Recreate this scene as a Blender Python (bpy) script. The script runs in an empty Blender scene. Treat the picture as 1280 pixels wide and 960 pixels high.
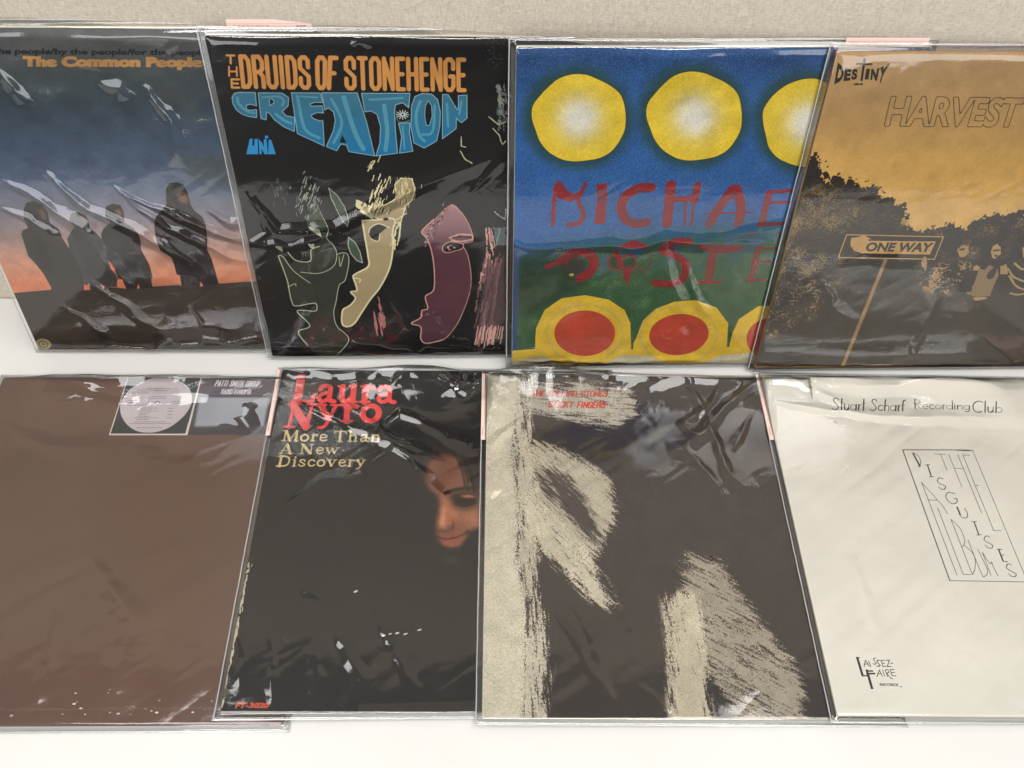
import bpy, bmesh, math, random
import numpy as np
from mathutils import Matrix, Vector
S = bpy.context.scene
C = S.collection
CAM=[(0.0, 0.0, 0.66028), (0.999793, -0.0095756, 0.0179539), (-0.0031564, 0.798684, 0.6017424), (0.0201015, 0.6016745, -0.7984884)]

# ---------------- camera
cd = bpy.data.cameras.new('camera'); cd.sensor_width = 36; cd.lens = 36*1071.1/1280
cd.clip_start = .01; cd.clip_end = 50
co = bpy.data.objects.new('camera', cd); C.objects.link(co)
P_, R_, U_, F_ = [Vector(v) for v in CAM]
co.matrix_world = Matrix(((R_.x, U_.x, -F_.x, P_.x), (R_.y, U_.y, -F_.y, P_.y), (R_.z, U_.z, -F_.z, P_.z), (0, 0, 0, 1)))
S.camera = co
# ---------------- room light: a soft indoor surround and the ceiling lamps, plus two added panels behind the camera
w = bpy.data.worlds.new('World'); S.world = w; w.use_nodes = True
nt = w.node_tree; bg = nt.nodes['Background']
tc = nt.nodes.new('ShaderNodeTexCoord'); sx = nt.nodes.new('ShaderNodeSeparateXYZ'); rp = nt.nodes.new('ShaderNodeValToRGB')
nt.links.new(tc.outputs['Generated'], sx.inputs[0])
mr_ = nt.nodes.new('ShaderNodeMapRange'); mr_.inputs[1].default_value = -1; mr_.inputs[2].default_value = 1
nt.links.new(sx.outputs[2], mr_.inputs[0]); nt.links.new(mr_.outputs[0], rp.inputs[0])
e = rp.color_ramp.elements; e[0].position = .35; e[0].color = (.06, .058, .056, 1); e[1].position = 1.0; e[1].color = (.26, .26, .255, 1)
m_ = rp.color_ramp.elements.new(.62); m_.color = (.27, .265, .258, 1)
nt.links.new(rp.outputs[0], bg.inputs[0]); bg.inputs[1].default_value = 1.0
def lamp(name, loc, sx_, sy_, power, col, target=(0, .35, 0)):
    l = bpy.data.lights.new(name, 'AREA'); l.shape = 'RECTANGLE'; l.size = sx_; l.size_y = sy_; l.energy = power; l.color = col
    o = bpy.data.objects.new(name, l); C.objects.link(o); o.location = loc
    o.rotation_euler = (Vector(target)-Vector(loc)).to_track_quat('-Z', 'Y').to_euler()
    return o
lamp('ceiling_lamp', (-.85, .06, 2.6), 1.6, .75, 23, (1, .99, .975), (-.5, .25, 0))
lamp('ceiling_lamp', (1.05, .06, 2.6), 1.5, .75, 21, (1, .99, .975), (.5, .25, 0))
lamp('ceiling_lamp', (.0, -1.5, 2.4), 2.4, .6, 66, (1, .985, .965), (0, .5, .1))
lamp('added_streak_lamp', (-1.25, -2.1, .35), .8, 1.0, 9.5, (.97, .985, 1), (-.2, .5, .1))  # added unseen panel behind the camera, gives the sleeve folds pale streaks
lamp('added_streak_lamp', (1.7, -2.2, .45), .9, 1.0, 9.5, (.97, .985, 1), (.3, .5, .1))  # right-hand one of the two added panels
S.view_settings.view_transform = 'Standard'; S.view_settings.look = 'None'; S.view_settings.exposure = .2; S.view_settings.gamma = 1
S.cycles.transparent_max_bounces = 24; S.cycles.max_bounces = 10; S.cycles.caustics_reflective = False

def lin(c):
    c = np.asarray(c, float)/255
    return np.where(c <= .04045, c/12.92, ((c+.055)/1.055)**2.4)
def tag(o, label=None, cat=None, group=None, kind=None):
    for k, v in (('label', label), ('category', cat), ('group', group), ('kind', kind)):
        if v: o[k] = v
    return o
def mesh_obj(name, verts, faces, mats, parent=None, smooth=False, uvs=None, midx=None):
    me = bpy.data.meshes.new(name); me.from_pydata([tuple(v) for v in verts], [], faces)
    for m in (mats if isinstance(mats, list) else [mats]): me.materials.append(m)
    if midx: me.polygons.foreach_set('material_index', midx)
    if uvs is not None:
        ul = me.uv_layers.new(name='UVMap'); li = np.zeros(len(me.loops), int); me.loops.foreach_get('vertex_index', li)
        ul.data.foreach_set('uv', np.asarray(uvs, np.float32)[li].ravel())
    if smooth: me.polygons.foreach_set('use_smooth', [True]*len(me.polygons))
    me.update()
    o = bpy.data.objects.new(name, me); C.objects.link(o)
    if parent: o.parent = parent
    return o

# ---------------- noise and print raster (covers are drawn in their own centimetres)
rng = np.random.RandomState(11)
def vnoise(h, w_, cell, seed, cy=None):
    r = np.random.RandomState(seed); cy = cy or cell
    gy = int(h/cy)+3; gx = int(w_/cell)+3; g = r.rand(gy, gx)
    y = np.arange(h)/cy; x = np.arange(w_)/cell
    iy = y.astype(int); ix = x.astype(int); fy = y-iy; fx = x-ix
    fy = (fy*fy*(3-2*fy))[:, None]; fx = (fx*fx*(3-2*fx))[None]
    a = g[iy][:, ix]; b = g[iy][:, ix+1]; c = g[iy+1][:, ix]; d = g[iy+1][:, ix+1]
    return (a*(1-fx)+b*fx)*(1-fy)+(c*(1-fx)+d*fx)*fy
def fbm(h, w_, cell, seed, o=3, cy=None):
    s = 0; a = 1; t = 0
    for i in range(o):
        c = max(1.01, cell/2**i); s = s+a*vnoise(h, w_, c, seed+i*17, max(1.01, (cy or cell)/2**i)); t += a; a *= .55
    return s/t
def anoise(h, w_, k, ang, lx, ly, seed, o=3):
    # streaky noise running along one direction, lengths in cm
    yy, xx = np.mgrid[0:h, 0:w_].astype(np.float32)/k; c, s_ = math.cos(ang), math.sin(ang)
    s = 0; t = 0; a = 1
    for i in range(o):
        r = np.random.RandomState(seed+i); g = r.rand(512, 512); u = (xx*c+yy*s_)/lx*2**i+200; v = (-xx*s_+yy*c)/ly*2**i+200
        iu = np.floor(u).astype(int); iv = np.floor(v).astype(int); fu = u-iu; fv = v-iv; fu = fu*fu*(3-2*fu); fv = fv*fv*(3-2*fv)
        iu %= 511; iv %= 511
        s = s+a*((g[iv, iu]*(1-fu)+g[iv, iu+1]*fu)*(1-fv)+(g[iv+1, iu]*(1-fu)+g[iv+1, iu+1]*fu)*fv); t += a; a *= .6
    s = s/t; return (s-s.mean())/s.std()
def box(a, r, ax):
    if r < 1: return a
    p = [(0, 0), (0, 0)]; p[ax] = (r+1, r)
    c = np.cumsum(np.pad(a, p, mode='edge'), axis=ax); n = a.shape[ax]
    hi = np.take(c, np.arange(2*r+1, 2*r+1+n), axis=ax); lo = np.take(c, np.arange(0, n), axis=ax)
    return (hi-lo)/(2*r+1)
def blur(a, s):
    r = int(max(1, round(s*.85)))
    for _ in range(3): a = box(box(a, r, 0), r, 1)
    return a
def crom(p, n=6, closed=True):
    p = np.asarray(p, float); m = len(p)
    if m < 3: return p
    out = []
    rg = range(m) if closed else range(m-1)
    for i in rg:
        if closed: a, b, c, d = p[(i-1) % m], p[i], p[(i+1) % m], p[(i+2) % m]
        else: a, b, c, d = p[max(i-1, 0)], p[i], p[i+1], p[min(i+2, m-1)]
        for k in range(n):
            t = k/n; out.append(.5*((2*b)+(c-a)*t+(2*a-5*b+4*c-d)*t*t+(3*b-a-3*c+d)*t**3))
    if not closed: out.append(p[-1])
    return np.array(out)
_txt = {}
def text_edges(s, bold, sh):
    k = (s, bold, sh)
    if k in _txt: return _txt[k]
    cu = bpy.data.curves.new('t', 'FONT'); cu.body = s; cu.offset = bold; cu.shear = sh; cu.resolution_u = 4
    o = bpy.data.objects.new('t', cu); C.objects.link(o)
    dg = bpy.context.evaluated_depsgraph_get(); dg.update(); me = o.evaluated_get(dg).to_mesh()
    V = np.array([v.co[:2] for v in me.vertices]); T = [tuple(p.vertices) for p in me.polygons]
    o.evaluated_get(dg).to_mesh_clear(); bpy.data.objects.remove(o); bpy.data.curves.remove(cu)
    lo = V.min(0); hi = V.max(0); V = (V-lo)/(hi-lo)
    _txt[k] = (V, T); return _txt[k]
def quadmap(q, P):
    TL, TR, BR, BL = [np.array(a) for a in q]; x = P[:, 0:1]; y = P[:, 1:2]
    return (BL*(1-x)+BR*x)*(1-y)+(TL*(1-x)+TR*x)*y
GL = {}
BL_ = {'D': (.95, [[(0, 0), (0, 1), (.6, 1), (.95, .88), (1, .6), (1, .4), (.95, .12), (.6, 0), (0, 0)]]),
 'R': (1, [[(0, 0), (0, 1), (.7, 1), (1, .85), (1, .62), (.7, .5), (0, .5)], [(.6, .5), (1, .35), (1, 0)]]),
 'U': (1, [[(0, 1), (0, .12), (.3, 0), (.7, 0), (1, .12), (1, 1)]]), 'I': (.0, [[(0, 0), (0, 1)]]),
 'S': (1, [[(1, .68), (1, .9), (.7, 1), (.3, 1), (0, .9), (0, .65), (1, .38), (1, .1), (.7, 0), (.3, 0), (0, .1), (0, .32)]]),
 'O': (1, [[(.3, 0), (0, .12), (0, .88), (.3, 1), (.7, 1), (1, .88), (1, .12), (.7, 0), (.3, 0)]]),
 'F': (.8, [[(0, 0), (0, 1), (1, 1)], [(0, .5), (.85, .5)]]), 'T': (.9, [[(.5, 0), (.5, 1)], [(0, 1), (1, 1)]]),
 'N': (1, [[(0, 0), (0, 1)], [(.02, .95), (.98, .05)], [(1, 0), (1, 1)]]), 'E': (.8, [[(1, 1), (0, 1), (0, 0), (1, 0)], [(0, .5), (.85, .5)]]),
 'H': (1, [[(0, 0), (0, 1)], [(1, 0), (1, 1)], [(0, .5), (1, .5)]]),
 'G': (1, [[(1, .7), (1, .9), (.7, 1), (.3, 1), (0, .9), (0, .1), (.3, 0), (.7, 0), (1, .12), (1, .45), (.6, .45)]]),
 'P': (1, [[(0, 0), (0, 1), (.7, 1), (1, .88), (1, .58), (.7, .46), (0, .46)]]), 'A': (1, [[(0, 0), (.5, 1), (1, 0)], [(.2, .3), (.8, .3)]]),
 'M': (1.3, [[(0, 0), (0, 1), (.5, .2), (1, 1), (1, 0)]]), 'L': (.8, [[(0, 1), (0, 0), (1, 0)]]),
 'K': (1, [[(0, 0), (0, 1)], [(1, 1), (.05, .45)], [(.2, .6), (1, 0)]]), 'C': (1, [[(1, .7), (1, .9), (.7, 1), (.3, 1), (0, .9), (0, .1), (.3, 0), (.7, 0), (1, .1), (1, .3)]]),
 'Y': (1, [[(0, 1), (.5, .5), (1, 1)], [(.5, .5), (.5, 0)]])}
_e = lambda cx, cy, rx, ry: [(cx+rx*math.cos(t*math.pi/8), cy+ry*math.sin(t*math.pi/8)) for t in range(17)]
SE_ = {'L': (.78, [(.22, [(.22, 0), (.22, 1)]), (.08, [(.05, .97), (.4, .97)]), (.09, [(.05, .04), (.7, .04)]), (.1, [(.67, .02), (.72, .3)])]),
 'a': (.66, [(.13, [(.12, .5), (.18, .62), (.32, .65), (.44, .54), (.44, .12), (.6, .03)]), (.12, [(.42, .38), (.2, .32), (.1, .18), (.18, .05), (.32, .06), (.42, .18)])]),
 'u': (.72, [(.15, [(.17, .64), (.17, .2), (.25, .05), (.38, .05), (.48, .2)]), (.15, [(.52, .65), (.52, .03)]), (.07, [(.03, .64), (.2, .64)]), (.07, [(.38, .65), (.52, .65)]), (.07, [(.52, .03), (.66, .03)])]),
 'r': (.52, [(.16, [(.18, .64), (.18, .02)]), (.07, [(.04, .03), (.33, .03)]), (.07, [(.04, .64), (.18, .64)]), (.14, [(.2, .44), (.3, .6), (.44, .58)])]),
 'N': (.98, [(.1, [(.18, 0), (.18, 1)]), (.24, [(.17, .93), (.72, .06)]), (.1, [(.74, 1), (.74, 0)]), (.07, [(.02, .97), (.24, .97)]), (.07, [(.02, .03), (.34, .03)]), (.07, [(.58, .97), (.9, .97)])]),
 'y': (.68, [(.17, [(.14, .62), (.36, .1)]), (.1, [(.56, .62), (.34, .0), (.24, -.18), (.1, -.22)]), (.07, [(.0, .64), (.28, .64)]), (.07, [(.42, .64), (.68, .64)])]),
 'o': (.66, [(.16, _e(.32, .33, .22, .29))]),
 'M': (1.12, [(.1, [(.18, 0), (.22, 1)]), (.2, [(.25, .95), (.55, .06)]), (.08, [(.55, .05), (.86, .97)]), (.2, [(.9, .97), (.93, 0)]), (.07, [(.02, .03), (.34, .03)]), (.07, [(.76, .03), (1.1, .03)]), (.07, [(.05, .97), (.25, .97)]), (.07, [(.86, .97), (1.06, .97)])]),
 'e': (.6, [(.12, [(.14, .34), (.48, .38), (.45, .55), (.32, .64), (.17, .56), (.12, .34), (.19, .1), (.34, .04), (.52, .14)])]),
 'T': (.88, [(.2, [(.42, 0), (.42, .97)]), (.1, [(.06, .95), (.78, .95)]), (.08, [(.07, .95), (.04, .72)]), (.08, [(.77, .95), (.8, .72)]), (.07, [(.25, .03), (.6, .03)])]),
 'h': (.76, [(.16, [(.18, .98), (.18, .02)]), (.07, [(.05, .97), (.18, .97)]), (.14, [(.2, .48), (.34, .62), (.5, .56), (.54, .4), (.54, .02)]), (.07, [(.04, .03), (.32, .03)]), (.07, [(.4, .03), (.7, .03)])]),
 'n': (.76, [(.16, [(.18, .64), (.18, .02)]), (.07, [(.05, .64), (.18, .64)]), (.14, [(.2, .48), (.34, .62), (.5, .56), (.54, .4), (.54, .02)]), (.07, [(.04, .03), (.32, .03)]), (.07, [(.4, .03), (.7, .03)])]),
 'A': (.94, [(.09, [(.44, 1), (.14, .0)]), (.22, [(.46, .95), (.74, 0)]), (.08, [(.22, .33), (.6, .33)]), (.07, [(.0, .03), (.28, .03)]), (.07, [(.56, .03), (.92, .03)])]),
 'w': (.94, [(.15, [(.12, .62), (.3, .05)]), (.08, [(.3, .05), (.46, .6)]), (.15, [(.46, .62), (.62, .05)]), (.08, [(.62, .05), (.8, .62)]), (.07, [(.0, .64), (.26, .64)]), (.07, [(.68, .64), (.92, .64)])]),
 'D': (.94, [(.2, [(.22, 0), (.22, 1)]), (.14, [(.05, .96), (.45, .96), (.7, .82), (.77, .5), (.7, .18), (.45, .04), (.05, .04)])]),
 'i': (.38, [(.16, [(.18, .64), (.18, .02)]), (.17, [(.18, .86), (.19, .87)]), (.07, [(.04, .03), (.33, .03)]), (.07, [(.04, .64), (.18, .64)])]),
 's': (.56, [(.12, [(.45, .5), (.38, .62), (.22, .63), (.13, .52), (.2, .4), (.38, .28), (.45, .16), (.34, .04), (.18, .05), (.09, .18)])]),
 'c': (.58, [(.14, [(.48, .5), (.4, .61), (.25, .61), (.14, .48), (.12, .3), (.19, .1), (.34, .04), (.5, .14)])]),
 'v': (.68, [(.17, [(.14, .62), (.32, .05)]), (.08, [(.34, .04), (.54, .62)]), (.07, [(.0, .64), (.28, .64)]), (.07, [(.42, .64), (.66, .64)])])}
DE_ = {'S': (.5, [(.05, [(.38, .82), (.3, .97), (.14, .98), (.06, .84), (.14, .66), (.32, .42), (.4, .2), (.3, .04), (.14, .02), (.02, .12)])]),
 't': (.22, [(.07, [(.08, .95), (.12, .02)]), (.03, [(.0, .62), (.2, .62)])]), 'u': (.42, [(.07, [(.06, .5), (.08, .15), (.16, .04), (.26, .06), (.34, .2)]), (.04, [(.34, .5), (.36, .02)])]),
 'a': (.48, [(.03, _e(.2, .25, .17, .22)), (.07, [(.38, .5), (.4, .02)])]), 'r': (.26, [(.07, [(.06, .5), (.08, .02)]), (.03, [(.08, .34), (.14, .46), (.24, .48)])]),
 'c': (.38, [(.05, [(.34, .42), (.24, .48), (.1, .44), (.04, .26), (.1, .08), (.22, .03), (.34, .08)])]), 'h': (.42, [(.07, [(.06, .98), (.09, .02)]), (.04, [(.1, .36), (.2, .48), (.32, .44), (.35, .3), (.36, .02)])]),
 'f': (.24, [(.07, [(.2, .96), (.1, .9), (.08, .7), (.12, .02)]), (.03, [(.0, .56), (.2, .56)])]), 'R': (.52, [(.08, [(.06, .98), (.1, .02)]), (.03, [(.02, .98), (.3, .94), (.4, .78), (.32, .6), (.12, .52), (.46, .02)])]),
 'e': (.4, [(.04, [(.04, .26), (.34, .28), (.3, .44), (.18, .48), (.06, .38), (.05, .2), (.14, .04), (.32, .06)])]), 'o': (.42, [(.035, _e(.2, .25, .17, .22))]),
 'd': (.46, [(.03, _e(.2, .25, .17, .22)), (.07, [(.36, .98), (.4, .02)])]), 'i': (.16, [(.07, [(.06, .5), (.08, .02)]), (.05, [(.05, .66), (.05, .68)])]),
 'n': (.42, [(.07, [(.06, .5), (.08, .02)]), (.04, [(.1, .36), (.2, .48), (.32, .44), (.35, .3), (.36, .02)])]), 'g': (.44, [(.03, _e(.2, .25, .17, .22)), (.06, [(.37, .5), (.38, .0), (.3, -.2), (.14, -.18)])]),
 'C': (.62, [(.06, [(.54, .86), (.4, .97), (.2, .92), (.06, .7), (.05, .36), (.16, .1), (.34, .02), (.54, .1)])]), 'l': (.18, [(.07, [(.06, .98), (.1, .02)])]),
 'b': (.46, [(.07, [(.06, .98), (.09, .02)]), (.03, _e(.25, .25, .17, .22))])}
class Print:
    def __init__(s, w_cm, h_cm, ox, oy, seed, W=1400):
        s.k = W/w_cm; s.W = W; s.H = int(h_cm*s.k); s.o = (ox, oy); s.img = np.zeros((s.H, s.W, 3)); s.seed = seed
        s.nw = [(fbm(s.H, W, .35*s.k, seed+5, 4)-.5)*2, (fbm(s.H, W, .35*s.k, seed+77, 4)-.5)*2]
        s.gr = np.random.RandomState(seed+3).rand(s.H, W); s.gr = .5*s.gr+.5*blur(s.gr, 1.0)*1.0
        g = fbm(s.H, W, 2.6, seed+9, 2); s.g2 = (g-g.mean())/g.std()
    def px(s, p):
        p = np.asarray(p, float); return np.stack([(p[:, 0]-s.o[0])*s.k, s.H-(p[:, 1]-s.o[1])*s.k], 1)
    def box(s, P, m):
        x0 = int(max(0, P[:, 0].min()-m)); x1 = int(min(s.W, P[:, 0].max()+m+2)); y0 = int(max(0, P[:, 1].min()-m)); y1 = int(min(s.H, P[:, 1].max()+m+2))
        return (x0, x1, y0, y1) if x1 > x0 and y1 > y0 else None
    def fill(s, rings, b):
        x0, x1, y0, y1 = b; M = np.zeros((y1-y0, x1-x0), bool); X = np.arange(x0, x1)+.5
        for R in rings:
            n = len(R)
            for i in range(n):
                (ax, ay), (bx, by) = R[i], R[(i+1) % n]
                if ay > by: ax, ay, bx, by = bx, by, ax, ay
                r0 = max(y0, int(math.ceil(ay-.5))); r1 = min(y1, int(math.ceil(by-.5)))
                if r1 <= r0: continue
                yy = np.arange(r0, r1)+.5; xc = ax+(yy-ay)*(bx-ax)/(by-ay)
                M[r0-y0:r1-y0] ^= X[None] > xc[:, None]
        return M.astype(float)
    def finish(s, M, b, o):
        x0, x1, y0, y1 = b
        if o.get('rough'):
            a = o['rough']*s.k*2.2; h, w_ = M.shape
            dx = (s.nw[0][y0:y1, x0:x1]*a).astype(int); dy = (s.nw[1][y0:y1, x0:x1]*a).astype(int)
            yy, xx = np.mgrid[0:h, 0:w_]; M = M[np.clip(yy+dy, 0, h-1), np.clip(xx+dx, 0, w_-1)]
        if o.get('blur'): M = blur(M, o['blur']*s.k)
        if o.get('grain'):
            g = s.g2[y0:y1, x0:x1]*.16*o['grain']*2; M = np.clip((M+g-.5)*3+.5, 0, 1)*(M > .02)
        return M*o.get('op', 1)
    def put(s, M, b, c, o):
        x0, x1, y0, y1 = b
        if o.get('vg'):
            v = s.o[1]+(s.H-np.arange(y0, y1))/s.k; g = sorted(o['vg'], key=lambda a: a[0])
            C_ = np.stack([np.interp(v, [a[0] for a in g], [a[1][i] for a in g]) for i in range(3)], 1)[:, None]
        else: C_ = np.array(c, float)
        I = s.img[y0:y1, x0:x1]; I += (C_-I)*M[..., None]
    def P(s, c, rings, o):
        rr = [s.px(crom(r) if o.get('sm') else r) for r in rings]
        m = (o.get('blur', 0)*3+o.get('rough', 0)*3)*s.k+2; b = s.box(rr[0], m)
        if b: s.put(s.finish(s.fill(rr, b), b, o), b, c, o)
    def stroke(s, M, b, P, w_):
        x0, x1, y0, y1 = b
        for i in range(max(1, len(P)-1)):
            a = P[i]; d = P[min(i+1, len(P)-1)]; r = w_/2+1
            u0 = int(max(x0, min(a[0], d[0])-r)); u1 = int(min(x1, max(a[0], d[0])+r+1)); v0 = int(max(y0, min(a[1], d[1])-r)); v1 = int(min(y1, max(a[1], d[1])+r+1))
            if u1 <= u0 or v1 <= v0: continue
            X = np.arange(u0, u1)[None]+.5-a[0]; Y = np.arange(v0, v1)[:, None]+.5-a[1]; e_ = d-a; l = e_@e_+1e-9
            t = np.clip((X*e_[0]+Y*e_[1])/l, 0, 1); D = np.hypot(X-t*e_[0], Y-t*e_[1])
            q = np.clip(w_/2-D+.5, 0, 1); sub = M[v0-y0:v1-y0, u0-x0:u1-x0]; np.maximum(sub, q, out=sub)
    def St(s, c, w_, pts, o):
        P = s.px(crom(pts, 6, False) if o.get('sm') else pts); wp = w_*s.k
        b = s.box(P, wp+(o.get('blur', 0)*3+o.get('rough', 0)*3)*s.k+2)
        if not b: return
        x0, x1, y0, y1 = b; M = np.zeros((y1-y0, x1-x0)); s.stroke(M, b, P, wp); s.put(s.finish(M, b, o), b, c, o)
    def T(s, c, t, q, o):
        V, T = text_edges(t, o.get('bold', 0), o.get('sh', 0)); V = s.px(quadmap(q, V)); b = s.box(V, 6)
        if not b: return
        x0, x1, y0, y1 = b; M = np.zeros((y1-y0, x1-x0))
        for f in T:
            p = V[list(f)]; r = s.box(p, 1)
            if r:
                sub = M[r[2]-y0:r[3]-y0, r[0]-x0:r[1]-x0]; np.maximum(sub, s.fill([p], r), out=sub)
        if o.get('outline'):
            B = blur(M, o['outline']*s.k*.8); M = np.clip(1-np.abs(B-.45)/.27, 0, 1)**.8
        s.put(M, b, c, {})
    def G(s, c, font, t, q, w_, o):
        x = 0; items = []
        H = (np.hypot(q[0][0]-q[3][0], q[0][1]-q[3][1])+np.hypot(q[1][0]-q[2][0], q[1][1]-q[2][1]))/2
        if font == 'block':
            L = (np.hypot(q[0][0]-q[1][0], q[0][1]-q[1][1]))
            # stroke thickness in units of a letter cell, cells share the length equally
            n = sum({' ': .75, 'I': .55}.get(ch, BL_[ch][0]*.8+.25 if ch in BL_ else 1) for ch in t); cell = L/n; th = cell*w_*.72
            for ch in t:
                a = {' ': .75, 'I': .55}.get(ch, BL_[ch][0]*.8+.25 if ch in BL_ else 1)
                if ch in BL_:
                    m = th/2/cell+.025; my = th/2/H
                    for p in BL_[ch][1]: items.append((th, [((x+m+(a-2*m)*u if ch != 'I' else x+a/2)/n, my+(1-2*my)*v) for u, v in p], 0))
                x += a
        else:
            D = SE_ if font == 'serif' else DE_; n = sum(D[ch][0] if ch in D else .32 for ch in t)-.05
            lo = -.24 if ('y' in t or 'g' in t) else 0; hi = 1 if any(ch in t for ch in 'LNMATDhdSCRlbtf') else .7
            for ch in t:
                if ch in D:
                    for ww, p in D[ch][1]: items.append((ww*w_*H/(hi-lo), [((x+u)/n, (v-lo)/(hi-lo)) for u, v in p], len(p) > 2))
                    x += D[ch][0]
                else: x += .32
        V = s.px(np.array([q[0], q[1], q[2], q[3]])); b = s.box(V, 12)
        if not b: return
        x0, x1, y0, y1 = b; M = np.zeros((y1-y0, x1-x0))
        for ww, p, smo in items:
            p = crom(p, 5, False) if smo else np.array(p)
            s.stroke(M, b, s.px(quadmap(q, p)), ww*s.k)
        s.put(M, b, c, {})
    def run(s, ops):
        for n_, a in enumerate(ops):
            t = a[0]
            if t == 'B': s.img[:] = a[1]
            elif t == 'V':
                s.put(np.ones((s.H, s.W)), (0, s.W, 0, s.H), None, {'vg': a[1]})
            elif t == 'P': s.P(a[1], a[2], a[3])
            elif t == 'S': s.St(*a[1:])
            elif t == 'T': s.T(*a[1:])
            elif t == 'G': s.G(*a[1:])
            elif t == 'N':   # mottled ink
                c, dens, sz = a[1:]; g = fbm(s.H, s.W, sz*s.k, s.seed+40, 3); g = (g-g.mean())/g.std()
                M = np.clip(g*.35+.15, 0, 1)*dens*1.5; s.put(M, (0, s.W, 0, s.H), c, {})
            elif t == 'GR':  # photographic grain and soft tonal mottling
                q = 1+a[1]*s.g2+a[2]*(fbm(s.H, s.W, 1.2*s.k, s.seed+33, 4)-.5)*2; s.img *= q[..., None]
            elif t == 'K':   # stray flecks
                c, d, sz = a[1:]; r = np.random.RandomState(s.seed+60); n = int(d*s.W*s.H/14)
                for i in range(n):
                    x = r.randint(2, s.W-4); y = r.randint(2, s.H-4); z = r.randint(1, 3); s.img[y:y+z, x:x+z+r.randint(0, 2)] += (np.array(c)-s.img[y:y+z, x:x+z+1].mean((0, 1)))*r.rand()*.8
            elif t == 'KB':
                c, sz, d, n = a[1:]; r = np.random.RandomState(s.seed+61)
                for i in range(int(n)):
                    x = int(r.rand()*s.W*.93); y = int(s.H*(1-.015-abs(r.randn())*.035)); z = r.randint(3, 11)
                    if y > 2: s.img[y:y+max(1, z//2), x:x+z] = np.array(c)*(.7+.4*r.rand())
            elif t in ('K2', 'K3', 'KS'):
                c, rings, dens, sz = a[1:5]; rr = [s.px(r) for r in rings]; b = s.box(rr[0], s.k*1.2)
                if not b: continue
                x0, x1, y0, y1 = b; M = blur(s.fill(rr, b), (.35 if t != 'KS' else .55)*s.k)
                if t == 'KS':   # dry brushed, grainy smears
                    hh, ww = M.shape; g = .6*anoise(hh, ww, s.k, a[5], 1.5, .16, s.seed+n_, 3)+.35*anoise(hh, ww, s.k, a[5]+.3, 3.2, .5, s.seed+n_+50, 2)+.5*s.g2[y0:y1, x0:x1]
                    K = np.clip((g*.42+(M*1.35-.68)+(dens-.5)*1.1)*2.4, 0, 1)*np.clip(M*3, 0, 1)
                else:
                    g = fbm(s.H, s.W, sz*1.6*s.k, s.seed+80+n_, 2, sz*s.k); g2 = fbm(s.H, s.W, 1.1*s.k, s.seed+90+n_, 2)
                    g = .75*(g-g.mean())/g.std()+.5*(g2-g2.mean())/g2.std(); th = np.quantile(g, 1-dens)
                    K = np.clip((g[y0:y1, x0:x1]-th)*2.2, 0, 1)*np.clip(M*1.4, 0, 1)
                s.put(K*.9, b, c, {})
        return s
    def image(s, name):
        im = bpy.data.images.new(name, s.W, s.H, alpha=False); a = np.ones((s.H, s.W, 4), np.float32)
        a[..., :3] = np.clip(s.img[::-1]/255, 0, 1); im.pixels.foreach_set(a.ravel()); im.update(); im.pack(); return im
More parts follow.
